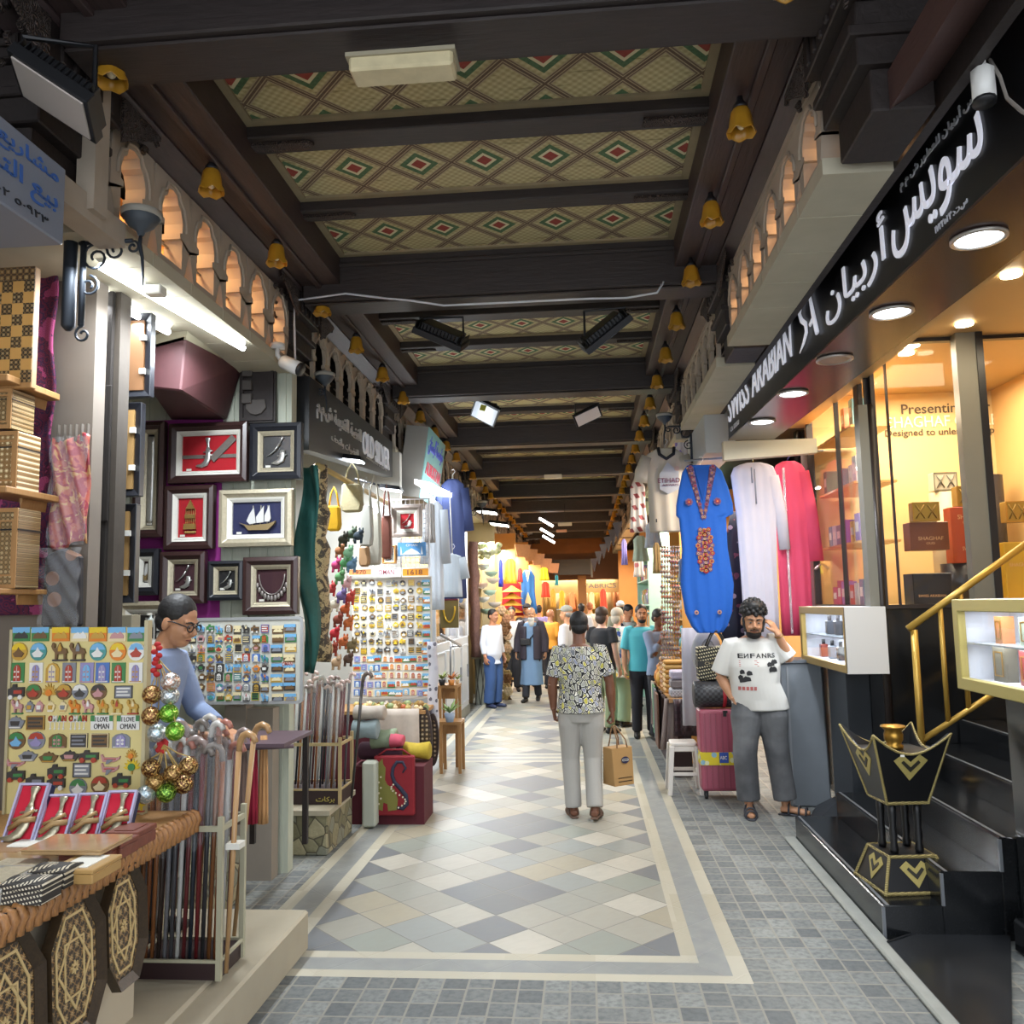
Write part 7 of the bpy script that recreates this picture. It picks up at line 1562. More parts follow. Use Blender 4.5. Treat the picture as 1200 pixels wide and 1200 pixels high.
shelf_unit('pale green shelves of boxed goods past the amber shelves', 'right', .98, 13.4, 16.2, (.9, 1.3, 1.7, 2.1, 2.5), 4, ('box', 'jar', 'box'), 'pale green shelves', mm='#9fc4b4')
shelf_unit('tan shelves of pots behind the flower garland', 'left', -2.05, 15.4, 17.0, (.9, 1.3, 1.7, 2.1), 5, ('jar', 'bowl'), 'tan shelves by the garland', mm='#8d7a52')
shelf_unit('warm wooden shelves far along the right side', 'right', 1.2, 18, 20, (1.0, 1.5, 2.0, 2.5), 6, ('jar', 'lamp'), 'far wooden shelves', mm='#c08a48')
# garments and bags hanging over the aisle, left
def hangq(lab, r, y, c, flare=1, pat=None, name='dress', cat='dress', seed=0, group='garments hanging along the aisle'):
    o, w, h = hang(r[0], r[2], r[1], r[3], y); m = pat or mat(c, .8, 0, .1, 12)
    return garment(name, lab, cat, FR(o), [(0, 0, w), (h * .5, w * .12, w * .88), (h * .85, w * .1, w * .9), (h, w * .32, w * .68)], .10, m, .014, 5, group=group, seed=seed)
for i in range(4):
    o, w, h = hang(588, 612, 684 + 8 * i, 694 + 8 * i, 18 + .06 * i); p = o + V3((w / 2, 0, 0)); b = MB(); b.lathe(p, [(w * .55, 0), (w * .5, .012), (w * .18, h * .5), (w * .08, h * .7), (0, h * .76)], 16); b.obj('straw_hat', mat('#c99a3c', .8, 0, .15, 30), label='yellow straw hat, %s from the top of the hanging stack' % ORD[i], cat='hat', group='stacked straw hats')
hangq('red cloth banner behind the yellow straw hats', (586, 680, 614, 722), 18.6, '#9a1a22', name='banner', cat='banner')
hangq('yellow dress hanging above the straw hats', (590, 655, 606, 684), 18.1, '#c99a2c', seed=1)
t = hangq('blue dress with cream diamonds hanging beside the straw hats', (609, 668, 630, 720), 18.9, '#2f6aa8', seed=2)
o, w, h = hang(609, 630, 668, 720, 18.83); M = FR(o); b = MB(M); b.prism([(w * .35, h * .98), (w * .65, h * .98), (w * .5, h * .72)], .06, .07); b.prism([(w * .5, h * .08), (w * .68, h * .28), (w * .5, h * .5), (w * .32, h * .28)], .06, .07)
q = b.obj('cloth_motif', mat('#cfc090', .8), t)
for i, (r, y, c, lab) in enumerate((((584, 655, 590, 688), 17.9, '#2a3ab0', 'narrow royal blue scarf left of the yellow dress'), ((606, 666, 613, 682), 18.9, '#b03a34', 'small red scarf between yellow and blue dresses'), ((634, 682, 645, 700), 20.5, '#c93a22', 'bright red cloth hanging further down the aisle'), ((632, 665, 644, 680), 20.2, '#d8c01c', 'bright yellow top hanging above the red cloth'), ((645, 690, 652, 712), 21.2, '#c99a3c', 'mustard dress past the red cloth'), ((655, 692, 663, 716), 23, '#c9a030', 'gold dress near the end of the aisle'), ((650, 674, 655, 686), 22, '#2a8a9a', 'teal cloth near the end of the aisle'), ((667, 694, 675, 714), 27.5, '#c9744a', 'coral carpet hanging at the end shop'), ((703, 690, 712, 716), 24, '#c93a28', 'red flag hanging on the right near the end'), ((690, 694, 698, 714), 27.5, '#c9b48a', 'cream carpet hanging at the end shop'))): hangq(lab, r, y, c, seed=i)
# right side garments, bags and awnings
hangq('red and white striped cloth hanging beside the football shirt', (738, 562, 760, 624), 10.5, None, pat=m_weave('#c9c0b8', '#8a3a3a', 9), name='banner', cat='banner', seed=1)
hangq('white and green tote shaped cloth under the striped one', (741, 628, 761, 658), 10.6, '#a9b8a4', name='banner', cat='banner', seed=2)
hangq('grey shirt with dark edge under the football shirt', (755, 612, 776, 642), 10.2, '#9aa2ac', seed=3)
hangq('violet and white garment high on the right', (728, 632, 736, 662), 14.2, '#8a80c0', seed=4)
hangq('white garment with violet print above the football shirt', (790, 500, 812, 560), 9.3, None, pat=m_flower('#b9b9c4', ('#b9b9c4', '#7d70b0', '#b9b9c4'), 6, 'violet_print'), seed=5)
hangq('tan leather bag shaped cloth by the jewellery strings', (765, 636, 776, 672), 9.8, '#8d7448', name='banner', cat='banner', seed=6)
hangq('white printed dress high above the right stall', (742, 656, 756, 676), 12.6, None, pat=m_flower('#c9c4bd', ('#c9c4bd', '#b06a70', '#c9c4bd'), 9, 'rose_print'), seed=7)
hangq('grey skirt hanging left of the blue kaftan', (795, 655, 804, 682), 8.3, '#8f9298', seed=8)
for i in range(7):
    px = 776 + i * 3.2; b = MB(); p0, p1 = P(px, 775, y=9.4), P(px, 640, y=9.4)
    b.tube([p0.lerp(p1, k / 90) for k in range(91)], [(.004, .012, .019, .012)[k % 4] * (1 + .4 * math.sin(k * .37 + i)) for k in range(91)], 7)
    b.obj('bead_string', m_flower('#8a7a6a', ('#b0563a', '#5a7a9a', '#c9a84a', '#8a8a94', '#7d3a5a'), 40, 'beads_%d' % i), label='mixed bead string, %s from the left beside the amber shelves' % ORD[i], cat='beads', group='hanging bead strings')
# stall tables on the right
t = thing('stall_table', 'long cloth skirted stall table along the right of the aisle', 'table', (1.1, 10.2, 0))
b = MB(); b.box((.80, 8.75, .74), (1.04, 10.7, .78)); b.obj('tabletop', PINE, t); b = MB(); b.box((.84, 8.85, .0), (1.02, 10.65, .74)); b.obj('skirt', mat('#3a2f2f', .9, 0, .3, 6), t)
b = MB(); b.grid(lambda s, q: V3((.79 - .03 * (1 - q) - .02 * math.sin(s * 30), 8.75 + 1.95 * s, .3 + .48 * q)), 40, 5); b.obj('cloth_edge', mat('#5c4a44', .9, 0, .3, 12), t)
TZ_ = .78
for i in range(14):
    r_ = i // 2; y = 9.25 + (i % 2) * .36; z = TZ_ + r_ * .05; b = MB(); b.box((.81, y, z), (1.03, y + .30, z + .046)); b.obj('packet', mat(('#b5853a', '#a8702c', '#c09a58', '#8d5f2a')[i % 4], .6, 0, .15, 20), bevel=.015, label='amber packet, %s from the bottom of the %s stack on the stall' % (ORD[r_], ('near', 'far')[i % 2]), cat='packet', group='stacked amber packets')
for i, (x, y, z, s, c, lab) in enumerate(((.98, 8.95, .78, .15, '#8d9096', 'lowest grey plastic basket on the stall corner'), (.98, 8.95, .87, .145, '#7d7678', 'middle brown grey basket on the stall corner'), (.98, 8.95, .96, .14, '#a09cae', 'topmost lilac basket on the stall corner'))):
    b = MB(); b.box((x - s, y - s * .8, z), (x + s, y + s * .8, z + .085)); t = b.obj('basket', m_checks(c, '#b5b5bd', 60) if i == 0 else mat(c, .7, 0, .25, 60, .3), bevel=.015, label=lab, cat='basket', group='stacked baskets')
a = thing('draped_cloth', 'black cloth draped down the stall corner under the baskets', 'cloth', (.98, 8.72, .4)); b = MB(); b.grid(lambda s, q: V3((.84 + .30 * s, 8.72 - .015 * math.sin(s * 20), .42 + .36 * q)), 16, 4); b.obj('cloth', m_checks('#2a1a1f', '#3d2830', 30), a).modifiers.new('s', 'SOLIDIFY').thickness = .01
b = MB(); b.grid(lambda s, q: V3((.70 + .16 * s + .06 * q, 8.78 - .02 * math.sin(s * 12), .28 + .50 * q)), 10, 4); o = b.obj('draped_cloth', mat('#7d706a', .9, 0, .15, 12), label='grey brown cloth hanging at the stall corner beside the black one', cat='cloth'); o.modifiers.new('s', 'SOLIDIFY').thickness = .012
for i in range(12):
    x, y = .86 + (i % 2) * .11, 10.0 + (i // 2) * .09; p = V3((x, y, TZ_)); c = ('#c07a2c', '#a8622a', '#c99a4a', '#8a5a3a')[i % 4]; s = .035 + .02 * (i % 3); b = MB(); b.lathe(p, [(s * .7, 0), (s, s), (s * .9, s * 1.8), (s * .5, s * 2.4), (s * .6, s * 2.8), (0, s * 3.4)], 12)
    b.obj('incense_pot', mat(c, .5, 0, .15, 30), label='clay incense pot, %s in the %s row across the stall' % (ORD[i % 2], ORD[i // 2]), cat='incense pot', group='clay pots on the stall')
b = MB(); b.box((.82, 10.55, .78), (.98, 10.68, .88)); b.obj('tissue_packet', mat('#3a8ab0', .5), bevel=.02, label='blue packet in front of the turquoise polo shirt', cat='packet')
for i in range(4):
    b = MB(); x = .70 + .02 * i; b.box((x, 9.0 + i * .4, .25), (x + .02, 9.35 + i * .4, .8)); b.obj('leaning_frame', mat(('#5a3a2a', '#3a4a5a', '#3f7a4f', '#a9a49a')[i], .6), bevel=.004, label='flat board leaning on the stall side, %s from its near corner' % ORD[i], cat='board', group='boards leaning on the stall')
# pennants, far signboard, far shop front
for i in range(6):
    p = P(724 - i * 5.5, 612 + i * 8.5, y=12.5 + i * 1.4); s = .22 + .01 * i; b = MB(); b.prism([(-s * .5, 0), (s * .5, 0), (0, -s * 1.15)], 0, .012, FR(p, (.6, -.8, 0))); b.obj('pennant', mat('#2f2320', .8), label='dark triangular pennant, %s from the front on the right side' % ORD[i], cat='pennant', group='right pennants')
for i in range(5):
    p = P(612 + i * 9, 638 + i * 5.5, y=17.0 + i * 1.3); s = .42; b = MB(); b.prism([(-s * .5, 0), (s * .5, 0), (s * .35, -s * .6), (-s * .35, -s * .6)], 0, .02, FR(p, (.7, .7, 0))); b.obj('balcony_screen', mat('#9a6434', .6, 0, .3, 20), label='slatted wooden balcony screen, %s from the front on the left side' % ORD[i], cat='screen', group='left balcony screens')
a, c = P(648, 674, y=29), P(692, 655, y=29); t = thing('signboard', 'blank dark signboard across the far end of the hall', 'sign', (a.x, 29, a.z)); b = MB(); b.box((a.x, 29, a.z), (c.x, 29.1, c.z)); b.obj('panel', mat('#3d3833', .6), t); b = MB(); b.box((c.x, 28.98, a.z - .1), (c.x + .06, 29.1, c.z)); b.obj('post', mat('#6d6a64', .5), t)
b = MB(); b.box((-1.6, 30.5, 2.55), (2.2, 30.6, 3.5)); st(b, 'wall_far', mat('#7d563c', .7))
a, c = P(678, 715, y=30.4), P(685, 674, y=30.4); b = MB(); b.box((a.x, 30.3, 0), (c.x + .05, 30.5, 2.7)); st(b, 'pillar_far', mat('#b07a44', .6))
b = MB(); b.box((-1.9, 31.8, 0), (2.2, 31.9, 2.6)); st(b, 'wall_far', mat('#d0ae78', .7, 0, .15, 3))
b = MB(FR((-.4, 30.45, 2.25))); b.text('FABRICS', None, .4, 0, 1.5, .16, .01, .01); b.obj('lettering', mat('#8a8fa0', .5), label='small pale lettering over the end shop', cat='lettering')
for i in range(8):
    x = -1.5 + i * .42; b = MB(); b.grid(lambda s, q: V3((x + .34 * s, 31.7 - .03 * math.sin(s * 12), .4 + 1.7 * q)), 8, 3); o = b.obj('hanging_fabric', mat(('#c9a05a', '#d8c49a', '#b5703c', '#c9b48a', '#a8822c', '#d0b080', '#c07a4a', '#b59a6a')[i], .8, 0, .15, 9), label='fabric length on the end wall, %s from its left' % ORD[i], cat='fabric', group='end wall fabrics'); o.modifiers.new('s', 'SOLIDIFY').thickness = .02
# ================================================================ people
def skinm(c):
    k = 'skin' + c
    if k not in _mats:
        m = mat(c, .5, 0, .08, 14); m.node_tree.nodes['Principled BSDF'].inputs['Subsurface Weight'].default_value = .06; m.node_tree.nodes['Principled BSDF'].inputs['Subsurface Radius'].default_value = (.02, .008, .004); _mats[k] = m
    return _mats[k]
JD = dict(hd=(0, -.02, 1.605), nk=(0, .015, 1.44), ch=(0, .01, 1.27), wa=(0, .0, 1.06), pe=(0, .01, .93))
for _s, _k in ((-1, 'R'), (1, 'L')):
    JD.update({'sh' + _k: (_s * .175, .02, 1.395), 'el' + _k: (_s * .235, .035, 1.12), 'wr' + _k: (_s * .245, -.03, .88), 'hn' + _k: (_s * .245, -.05, .80), 'hp' + _k: (_s * .085, .01, .90), 'kn' + _k: (_s * .095, -.015, .49), 'an' + _k: (_s * .10, .03, .075), 'to' + _k: (_s * .13, -.15, .03)})
def ering(c, rx, ry, n=20, ph=0, am=0, k=5):
    return [V3((c[0] + rx * (1 + am * math.sin(k * 2 * PI * j / n + ph)) * math.cos(2 * PI * j / n), c[1] + ry * (1 + am * math.sin(k * 2 * PI * j / n + ph)) * math.sin(2 * PI * j / n), c[2])) for j in range(n)]
def hand(b, w, d, n, s, curl=.4, k=1.0):
    w, d = V3(w), V3(d).normalized(); n = V3(n); n = (n - d * n.dot(d)).normalized(); s = V3(s); s = (s - d * s.dot(d)); s = (s - n * s.dot(n)).normalized()
    b.tube([w - d * .02, w + d * .03 * k, w + d * .065 * k, w + d * .088 * k], [.027 * k, .034 * k, .041 * k, .036 * k], 12, flat=.55) if abs(n.z) > 2 else [b.tube([w - d * .02 + s * o, w + d * .04 * k + s * o * 1.2, w + d * .088 * k + s * o * 1.45], [.016 * k, .015 * k, .0125 * k], 8) for o in (-.020 * k, -.007 * k, .007 * k, .020 * k)]
    for i, (o, L) in enumerate(((.030, .070), (.010, .080), (-.010, .074), (-.029, .058))):
        p = w + d * (.088 - abs(o) * .15) * k + s * o * k; a = 0; pts = [p - d * .015 * k]; pts.append(p); L *= k
        for seg, fr in enumerate((.42, .32, .26)):
            a += curl * (1.0, 1.25, .9)[seg]; p = p + (d * math.cos(a) + n * math.sin(a)) * L * fr; pts.append(p)
        b.tube(pts, [.0100 * k, .0098 * k, .009 * k, .0082 * k, .0066 * k], 8)
    p = w + d * .022 * k + s * .022 * k; pts = [p]
    for L, e, f in ((.034, .75, .25), (.030, .45, .45), (.024, .2, .6)):
        p = p + (d * (1 - e * .5) + s * e + n * f * (curl + .3)).normalized() * L * k; pts.append(p)
    b.tube(pts, [.015 * k, .0125 * k, .0108 * k, .0082 * k], 8)
def person(label, loc, heading, H, skin, hair, top, bottom, shoes, pose={}, fat=1., head=(0, 0, 0), detail=1, beard=None, curl=(.5, .5), palm=None, hairkind='short', sleeve=1.0, hem=.86, loose=1., robe=None, hw=None, female=False, extra=None, group=None, hs_=1.):
    """LOC feet, HEADING 0 faces the camera; sleeve counts arm lengths covered (2 = to the wrist); returns the thing and the frame of its body"""
    J = {k: V3(v) for k, v in JD.items()}
    for k, v in pose.items(): J[k] = V3(v)
    for s in 'RL':
        if 'wr' + s in pose and 'hn' + s not in pose: J['hn' + s] = J['wr' + s] + (J['wr' + s] - J['el' + s]).normalized() * .08
        if 'an' + s in pose and 'to' + s not in pose: J['to' + s] = J['an' + s] + V3((.03 if s == 'L' else -.03, -.17, -.045))
    s_ = H / 1.72; T = TR(*loc) @ RZ(heading) @ MX.Scale(s_, 4)
    t = thing('person', label, 'person', loc, group)
    vb = (.0056, .0085, .013)[detail - 1] * (1 if detail else 1)
    hs = hs_
    HM = TR(*J['hd']) @ MX.Rotation(head[0], 4, 'Z') @ MX.Rotation(head[1], 4, 'X') @ MX.Rotation(head[2], 4, 'Y') @ MX.Scale(hs, 4)
    b = MB(); w_ = .9 if female else 1
    def spine(z): 
        ks = [J['pe'], J['wa'], J['ch'], J['nk']]
        for a, c in zip(ks, ks[1:]):
            if z <= c.z or c is ks[-1]: f = (z - a.z) / (c.z - a.z); return a.lerp(c, f)
    prof = [(.83, .115, .095), (.93, .165 * fat, .115 * fat), (1.06, .145 * fat, .105 * fat), (1.2, .16 * fat, .112 * fat), (1.32, .178 * w_, .112), (1.40, .155 * w_, .085), (1.45, .07, .06)]
    def TZ(z): return z
    b.loft([ering(spine(z), rx * .97, ry * .97) for z, rx, ry in prof])
    b.tube([J['nk'] - V3((0, 0, .04)), J['nk'].lerp(J['hd'], .4), J['hd'] + V3((0, .012, -.03))], [.062, .054 * w_, .054 * w_], 12)
    h = MB(HM)
    h.ell((0, .014, .032), (.075, .093, .088), 18, 12); h.ell((0, -.018, -.03), (.062, .070, .085), 16, 12); h.ell((0, -.036, -.077), (.045, .046, .036), 14, 10)
    h.tube([(0, -.082, .012), (0, -.104, -.026), (0, -.092, -.036)], [.007, .0135, .009], 8); h.tube([(-.048, -.066, .024), (0, -.084, .022), (.048, -.066, .024)], .009, 8)
    for e in (-1, 1): h.ell((e * .076, .014, -.012), (.010, .020, .032), 8, 8); h.ell((e * .026, -.080, -.036), (.02, .012, .015), 8, 6)
    h.ell((0, -.082, -.063), (.023, .009, .010), 10, 8)
    b.v += h.v; n0 = len(b.v) - len(h.v); b.f += [tuple(i + n0 for i in f) for f in h.f]; b.mi += h.mi; b.sm += h.sm
    for s in 'RL':
        sg = -1 if s == 'R' else 1
        b.tube([J['sh' + s] + V3((-sg * .04, 0, 0)), J['sh' + s], J['sh' + s].lerp(J['el' + s], .5), J['el' + s]], [.05, .052, .046 * fat ** .5, .040], 12)
        b.tube([J['el' + s], J['el' + s].lerp(J['wr' + s], .35), J['wr' + s]], [.040, .041 * fat ** .5, .027], 12)
        d = J['hn' + s] - J['wr' + s]
        pn, th = palm[s] if palm and s in palm else (V3((-sg, 0, 0)), V3((0, -1, 0)))
        hand(b, J['wr' + s], d, pn, th, curl[0 if s == 'R' else 1], 1 if detail < 3 else 1.15)
        b.tube([J['hp' + s], J['kn' + s], J['kn' + s].lerp(J['an' + s], .3), J['an' + s]], [.085, .056, .054, .036], 12)
        an, to = J['an' + s], J['to' + s]; dd = (to - an); dd.z = 0; dd = dd.normalized()
        b.tube([an - dd * .045 + V3((0, 0, -.035)), an + dd * .04 + V3((0, 0, -.03)), an.lerp(to, .75) + V3((0, 0, -.012)), to], [.032, .036, .038, .022], 10, flat=.75); b.tube([an, an + V3((0, 0, -.04))], .035, 10)
    sk = skinm(skin)
    def put(mb, name, m, v): r = remesh(mb, v, 2, T); return r.obj(name, m, t)
    put(b, 'body', sk, vb)
    # top
    if top is not None:
        b = MB(); lo = .014 * loose + .004
        tp = [(hem, .16 * fat + lo * 1.6, .115 * fat + lo * 1.8)] + [(z, rx + lo * 1.2, ry + lo * 1.3) for z, rx, ry in prof if z > hem + .03 and z < 1.42] + [(1.435, .085, .072)]
        b.loft([ering(spine(z), rx, ry, 40, z * 31, .012 * loose, 7) for z, rx, ry in tp])
        for s in 'RL':
            sg = -1 if s == 'R' else 1; f = sleeve; A, E, W_ = J['sh' + s], J['el' + s], J['wr' + s]
            pts = [A + V3((-sg * .05, 0, 0)), A + V3((0, 0, .004))]; rd = [.064, .066 * fat ** .3]
            if f <= 1: pts += [A.lerp(E, f * .5), A.lerp(E, f)]; rd += [.066 * loose ** .5, .068 * loose ** .5]
            else: pts += [A.lerp(E, .5), E, E.lerp(W_, (f - 1) * .5), E.lerp(W_, f - 1)]; rd += [.062, .056, .052, .045]
            b.tube(pts, rd, 16)
        put(b, 'shirt', top, vb * 1.35)
    # trousers, robe
    if robe is not None:
        b = MB(); cz = robe['hem']; kk = (J['anR'] + J['anL']) / 2
        b.loft([ering((kk.x * .6 + J['pe'].x * .4, kk.y * .5, cz), robe.get('w', .2), robe.get('d', .17), 40, 1, .06, 6), ering((J['pe'].x, .0, .6), .19, .15, 40, 2, .04, 6), ering(J['pe'], .18 * fat, .135 * fat, 40, 3, .02, 6), ering(J['wa'], .165 * fat, .13 * fat, 40), ering(J['ch'], .185, .135, 40), ering(spine(1.40), .15, .10, 40), ering(spine(1.44), .075, .068, 40)])
        put(b, 'robe', robe['m'], vb * 1.5)
    if bottom is not None:
        b = MB(); hz = hw or .07
        b.loft([ering(spine(z), rx, ry, 24) for z, rx, ry in ((.80, .13, .11), (.88, .172 * fat, .126 * fat), (.95, .166 * fat, .122 * fat), (1.0, .15 * fat, .112 * fat))])
        for s in 'RL':
            A, K, N = J['hp' + s], J['kn' + s], J['an' + s]; e = K.lerp(N, 1 - (hz - .06) / .42 if hz > .06 else 1)
            b.tube([A + V3((0, 0, .02)), A.lerp(K, .3), A.lerp(K, .7), K, K.lerp(e, .5), e.lerp(K, .06), e], [.102 * fat, .098 * fat * loose ** .4, .084 * loose ** .6, .076 * loose ** .7, .070 * loose ** .8, .068 * loose ** .9, .066 * loose ** .9], 18)
        put(b, 'trousers', bottom, vb * 1.4)
    if shoes is not None:
        for s in 'RL':
            b = MB(); an, to = J['an' + s], J['to' + s]; dd = (to - an); dz = dd.z + .045; dd.z = 0; dd = dd.normalized(); g = V3((0, 0, .0))
            if shoes[1] == 'sandal':
                b.tube([an - dd * .065 + V3((0, 0, -.068)), an + dd * .05 + V3((0, 0, -.066)), an.lerp(to, .7) + V3((0, 0, -.040)), to + dd * .025 + V3((0, 0, -.022))], [.034, .044, .05, .03], 12, flat=.3)
                sd = dd.cross(V3((0, 0, 1)))
                for f, hh, r in ((.12, .030, .043), (.55, .004, .05), (.85, -.008, .046)):
                    c = an.lerp(to, f); b.tube([V3((c.x, c.y, max(to.z - .015, c.z - .055))) + sd * (r * math.cos(q)) + V3((0, 0, (hh + .062) * math.sin(q))) for q in [PI * i / 8 for i in range(9)]], .010, 6)
            else:
                b.tube([an - dd * .065 + V3((0, 0, -.04)), an - dd * .02 + V3((0, 0, -.035)), an + dd * .06 + V3((0, 0, -.035)), an.lerp(to, .75) + V3((0, 0, -.012)), to + dd * .02], [.034, .042, .044, .044, .026], 12, flat=.85); b.tube([an + V3((0, 0, .015)), an + V3((0, 0, -.04))], .043, 10)
            put(b, 'sandal' if shoes[1] == 'sandal' else 'shoe', shoes[0], vb * 1.1)
    # hair, beard, face
    def hp(name, m, fn, v): b = MB(HM); fn(b); return put(b, name, m, v)
    hv = vb * .95
    if hairkind == 'short': hp('hair', hair, lambda b: (b.ell((0, .022, .045), (.082, .094, .088), 18, 12), b.ell((0, .05, -.01), (.072, .062, .06), 14, 10)), hv)
    elif hairkind == 'tall': hp('hair', hair, lambda b: (b.ell((0, .020, .055), (.084, .095, .092), 18, 12), b.ell((0, .05, -.005), (.075, .062, .06), 14, 10), b.ell((0, -.03, .11), (.06, .05, .035), 12, 8), [b.ell((.086 * math.cos(k * 2.4) * math.sqrt(1 - (k / 60) ** 2), .018 + .098 * math.sin(k * 2.4) * math.sqrt(1 - (k / 60) ** 2), .052 + .098 * k / 60), .017, 6, 5) for k in range(60)], [b.tube([(e * .072, -.012, .02), (e * .066, -.026, -.03), (e * .056, -.045, -.07)], [.010, .009, .012], 8) for e in (-1, 1)]), hv * .8)
    elif hairkind == 'bob': hp('hair', hair, lambda b: (b.ell((0, .025, .042), (.09, .10, .092), 18, 12), b.ell((0, .06, -.04), (.085, .06, .08), 14, 10)), hv)
    elif hairkind == 'cap':
        hp('hair', hair, lambda b: b.ell((0, .04, -.005), (.076, .068, .06), 14, 10), hv)
        hp('cap', top if extra is None else extra, lambda b: (b.ell((0, .015, .062), (.084, .10, .072), 18, 12), b.loft([[V3((.07 * math.cos(a), -.085 + .085 * min(0, math.sin(a)) if 0 else -.06 - .10 * abs(math.sin(a)), z + .0)) for a in [PI * i / 10 for i in range(11)]] for z in (.055, .068)])), hv)
    if beard is not None: hp('beard', beard[0], (lambda b: (b.ell((0, -.036, -.090), (.054, .057, .034), 14, 10), b.ell((0, -.016, -.060), (.066, .044, .042), 12, 8), b.tube([(-.03, -.083, -.058), (-.02, -.092, -.050), (0, -.096, -.047), (.02, -.092, -.050), (.03, -.083, -.058)], .0055, 6))) if not beard[1] else (lambda b: (b.ell((0, -.045, -.09), (.060, .058, .055), 14, 10), b.ell((0, -.05, -.15), (.055, .045, .08), 12, 10))), hv)
    if detail < 3 or True:
        dk = mat('#17110e', .4)
        for e in (-1, 1):
            if detail < 3:
                b = MB(T @ HM); b.i = 0; b.ell((e * .028, -.080, -.001), (.0115, .006, .0046), 10, 8); b.i = 1; b.ell((e * .028, -.0845, -.001), (.0050, .003, .0046), 8, 6); b.obj('eye', [mat('#7d746c', .4), dk], t)
                b = MB(T @ HM); b.tube([(e * .012, -.0915, .020), (e * .03, -.086, .026), (e * .048, -.070, .020)], [.004, .0045, .0025], 6); b.obj('eyebrow', hair if hairkind != 'bald' else mat('#8d8a86', .7), t)
            else: b = MB(T @ HM); b.ell((e * .028, -.083, .004), (.012, .006, .008), 6, 5); b.obj('eye', dk, t)
        b = MB(T @ HM); b.tube([(-.022, -.083, -.062), (0, -.0915, -.061), (.022, -.083, -.062)], [.002, .0055, .002], 6); b.obj('mouth', mat('#6d3a34', .5), t)
    return t, T, J, HM
DHAIR = mat('#0d0b0b', .6, 0, .3, 60, .3); GHAIR = mat('#8f8d8a', .7, 0, .15, 60, .3); BHAIR = mat('#3a2a22', .6, 0, .2, 60, .3)
WT = mat('#c4c4c6', .85, 0, .05, 9, .15); SK1, SK2, SK3 = '#a87456', '#6b4430', '#b0805f'
def cast_print(t, shirt_name, T, fn, m, name, fwd=(0, 1, 0), off=.003):
    """wraps a flat print onto the shirt: FN(b) draws in body metres (x, z) in front of the chest"""
    sh = [c for c in t.children if c.name.startswith(shirt_name)][0]; L = wloc(t)
    bv = BVHTree.FromPolygons([v.co + L for v in sh.data.vertices], [tuple(p.vertices) for p in sh.data.polygons])
    b = MB(); fn(b); f = (T.to_3x3() @ V3(fwd)).normalized(); out = []
    for v in b.v:
        o = T @ V3((v.x * 1.18, -.6 * fwd[1], 1.17 + (v.y - 1.17) * 1.18)); h = bv.ray_cast(o, f)
        out.append((h[0] - f * (off + max(0, v.z))) if h[0] else None)
    keep = [all(out[i] is not None for i in q) for q in b.f]
    b.f = [q for q, k in zip(b.f, keep) if k]; b.mi = [q for q, k in zip(b.mi, keep) if k]; b.sm = [q for q, k in zip(b.sm, keep) if k]
    b.v = [v if v is not None else T @ V3((0, 0, 1.2)) for v in out]
    return b.obj(name, m, sh)
# ---- man walking away with a paper bag
MENX = P(690, 955, z=0)
t, T, J, HM = person('man in leaf print shirt and grey trousers walking away with a brown bag', (MENX.x - .04, 7.22, 0), PI, 1.665, SK2, DHAIR, m_leaf(), mat('#a19e98', .85, 0, .06, 5, .2), (mat('#5c4638', .6), 'sandal'),
    pose=dict(anL=(.085, -.03, .075), knL=(.10, -.05, .49), anR=(-.095, .10, .10), toR=(-.12, -.06, .035), knR=(-.09, -.03, .49), elR=(-.25, .0, 1.13), wrR=(-.265, -.03, .88), hnR=(-.27, -.035, .80), elL=(.24, .02, 1.12), wrL=(.235, -.02, .90), hnL=(.225, -.05, .82)), fat=1.08, detail=1, curl=(.95, .9), sleeve=.78, hem=.88, loose=1.05, head=(.08, 0, 0), palm={'R': (V3((1, 0, 0)), V3((0, -1, 0)))})
hc = T @ V3((-.27, -.03, .755))
bt = thing('paper_bag', 'brown paper carrier bag with dark oval emblem, held by the walking man', 'bag', (hc.x + .03, hc.y, .26)); KR = mat('#a07c4c', .75, 0, .1, 8, .2)
B0 = TR(hc.x + .03, hc.y, .265) @ RZ(.62)
b = MB(B0); b.hexa([(-.10, -.08, 0), (.10, -.08, 0), (.10, .08, 0), (-.10, .08, 0), (-.105, -.06, .30), (.105, -.06, .30), (.105, .06, .30), (-.105, .06, .30)]); b.obj('body', KR, bt, .004)
for yy in (-.058, .058):
    b = MB(B0); pk = B0.inverted() @ hc; b.tube([(-.05, yy, .295), (-.04, yy * .8, .36), (pk.x - .01, pk.y + yy * .15, pk.z - .0), (pk.x + .012, pk.y + yy * .15, pk.z), (.045, yy * .8, .36), (.055, yy, .295)], .006, 6); b.obj('handle', mat('#7d5c3a', .7), bt)
b = MB(B0 @ FR((0, -.076, .13), X_, (0, .067, 1))); b.i = 0; b.disc((.02, .07), .04, 0, .003, ry=.027); b.i = 1; b.rframe(-.01, .062, .05, .078, .003, .003, .005); b.obj('emblem', [mat('#2c2c44', .5), WHT], bt)
b = MB(B0 @ FR((0, -.078, .03), X_, (0, .067, 1)))
b.box((-.06, 0, 0), (.08, .006, .003)); b.obj('printed_line', BLK, bt); b = MB(B0 @ FR((0, -.077, .06), X_, (0, .067, 1))); b.box((-.06, 0, 0), (.08, .004, .003)); b.obj('printed_line', BLK, bt)
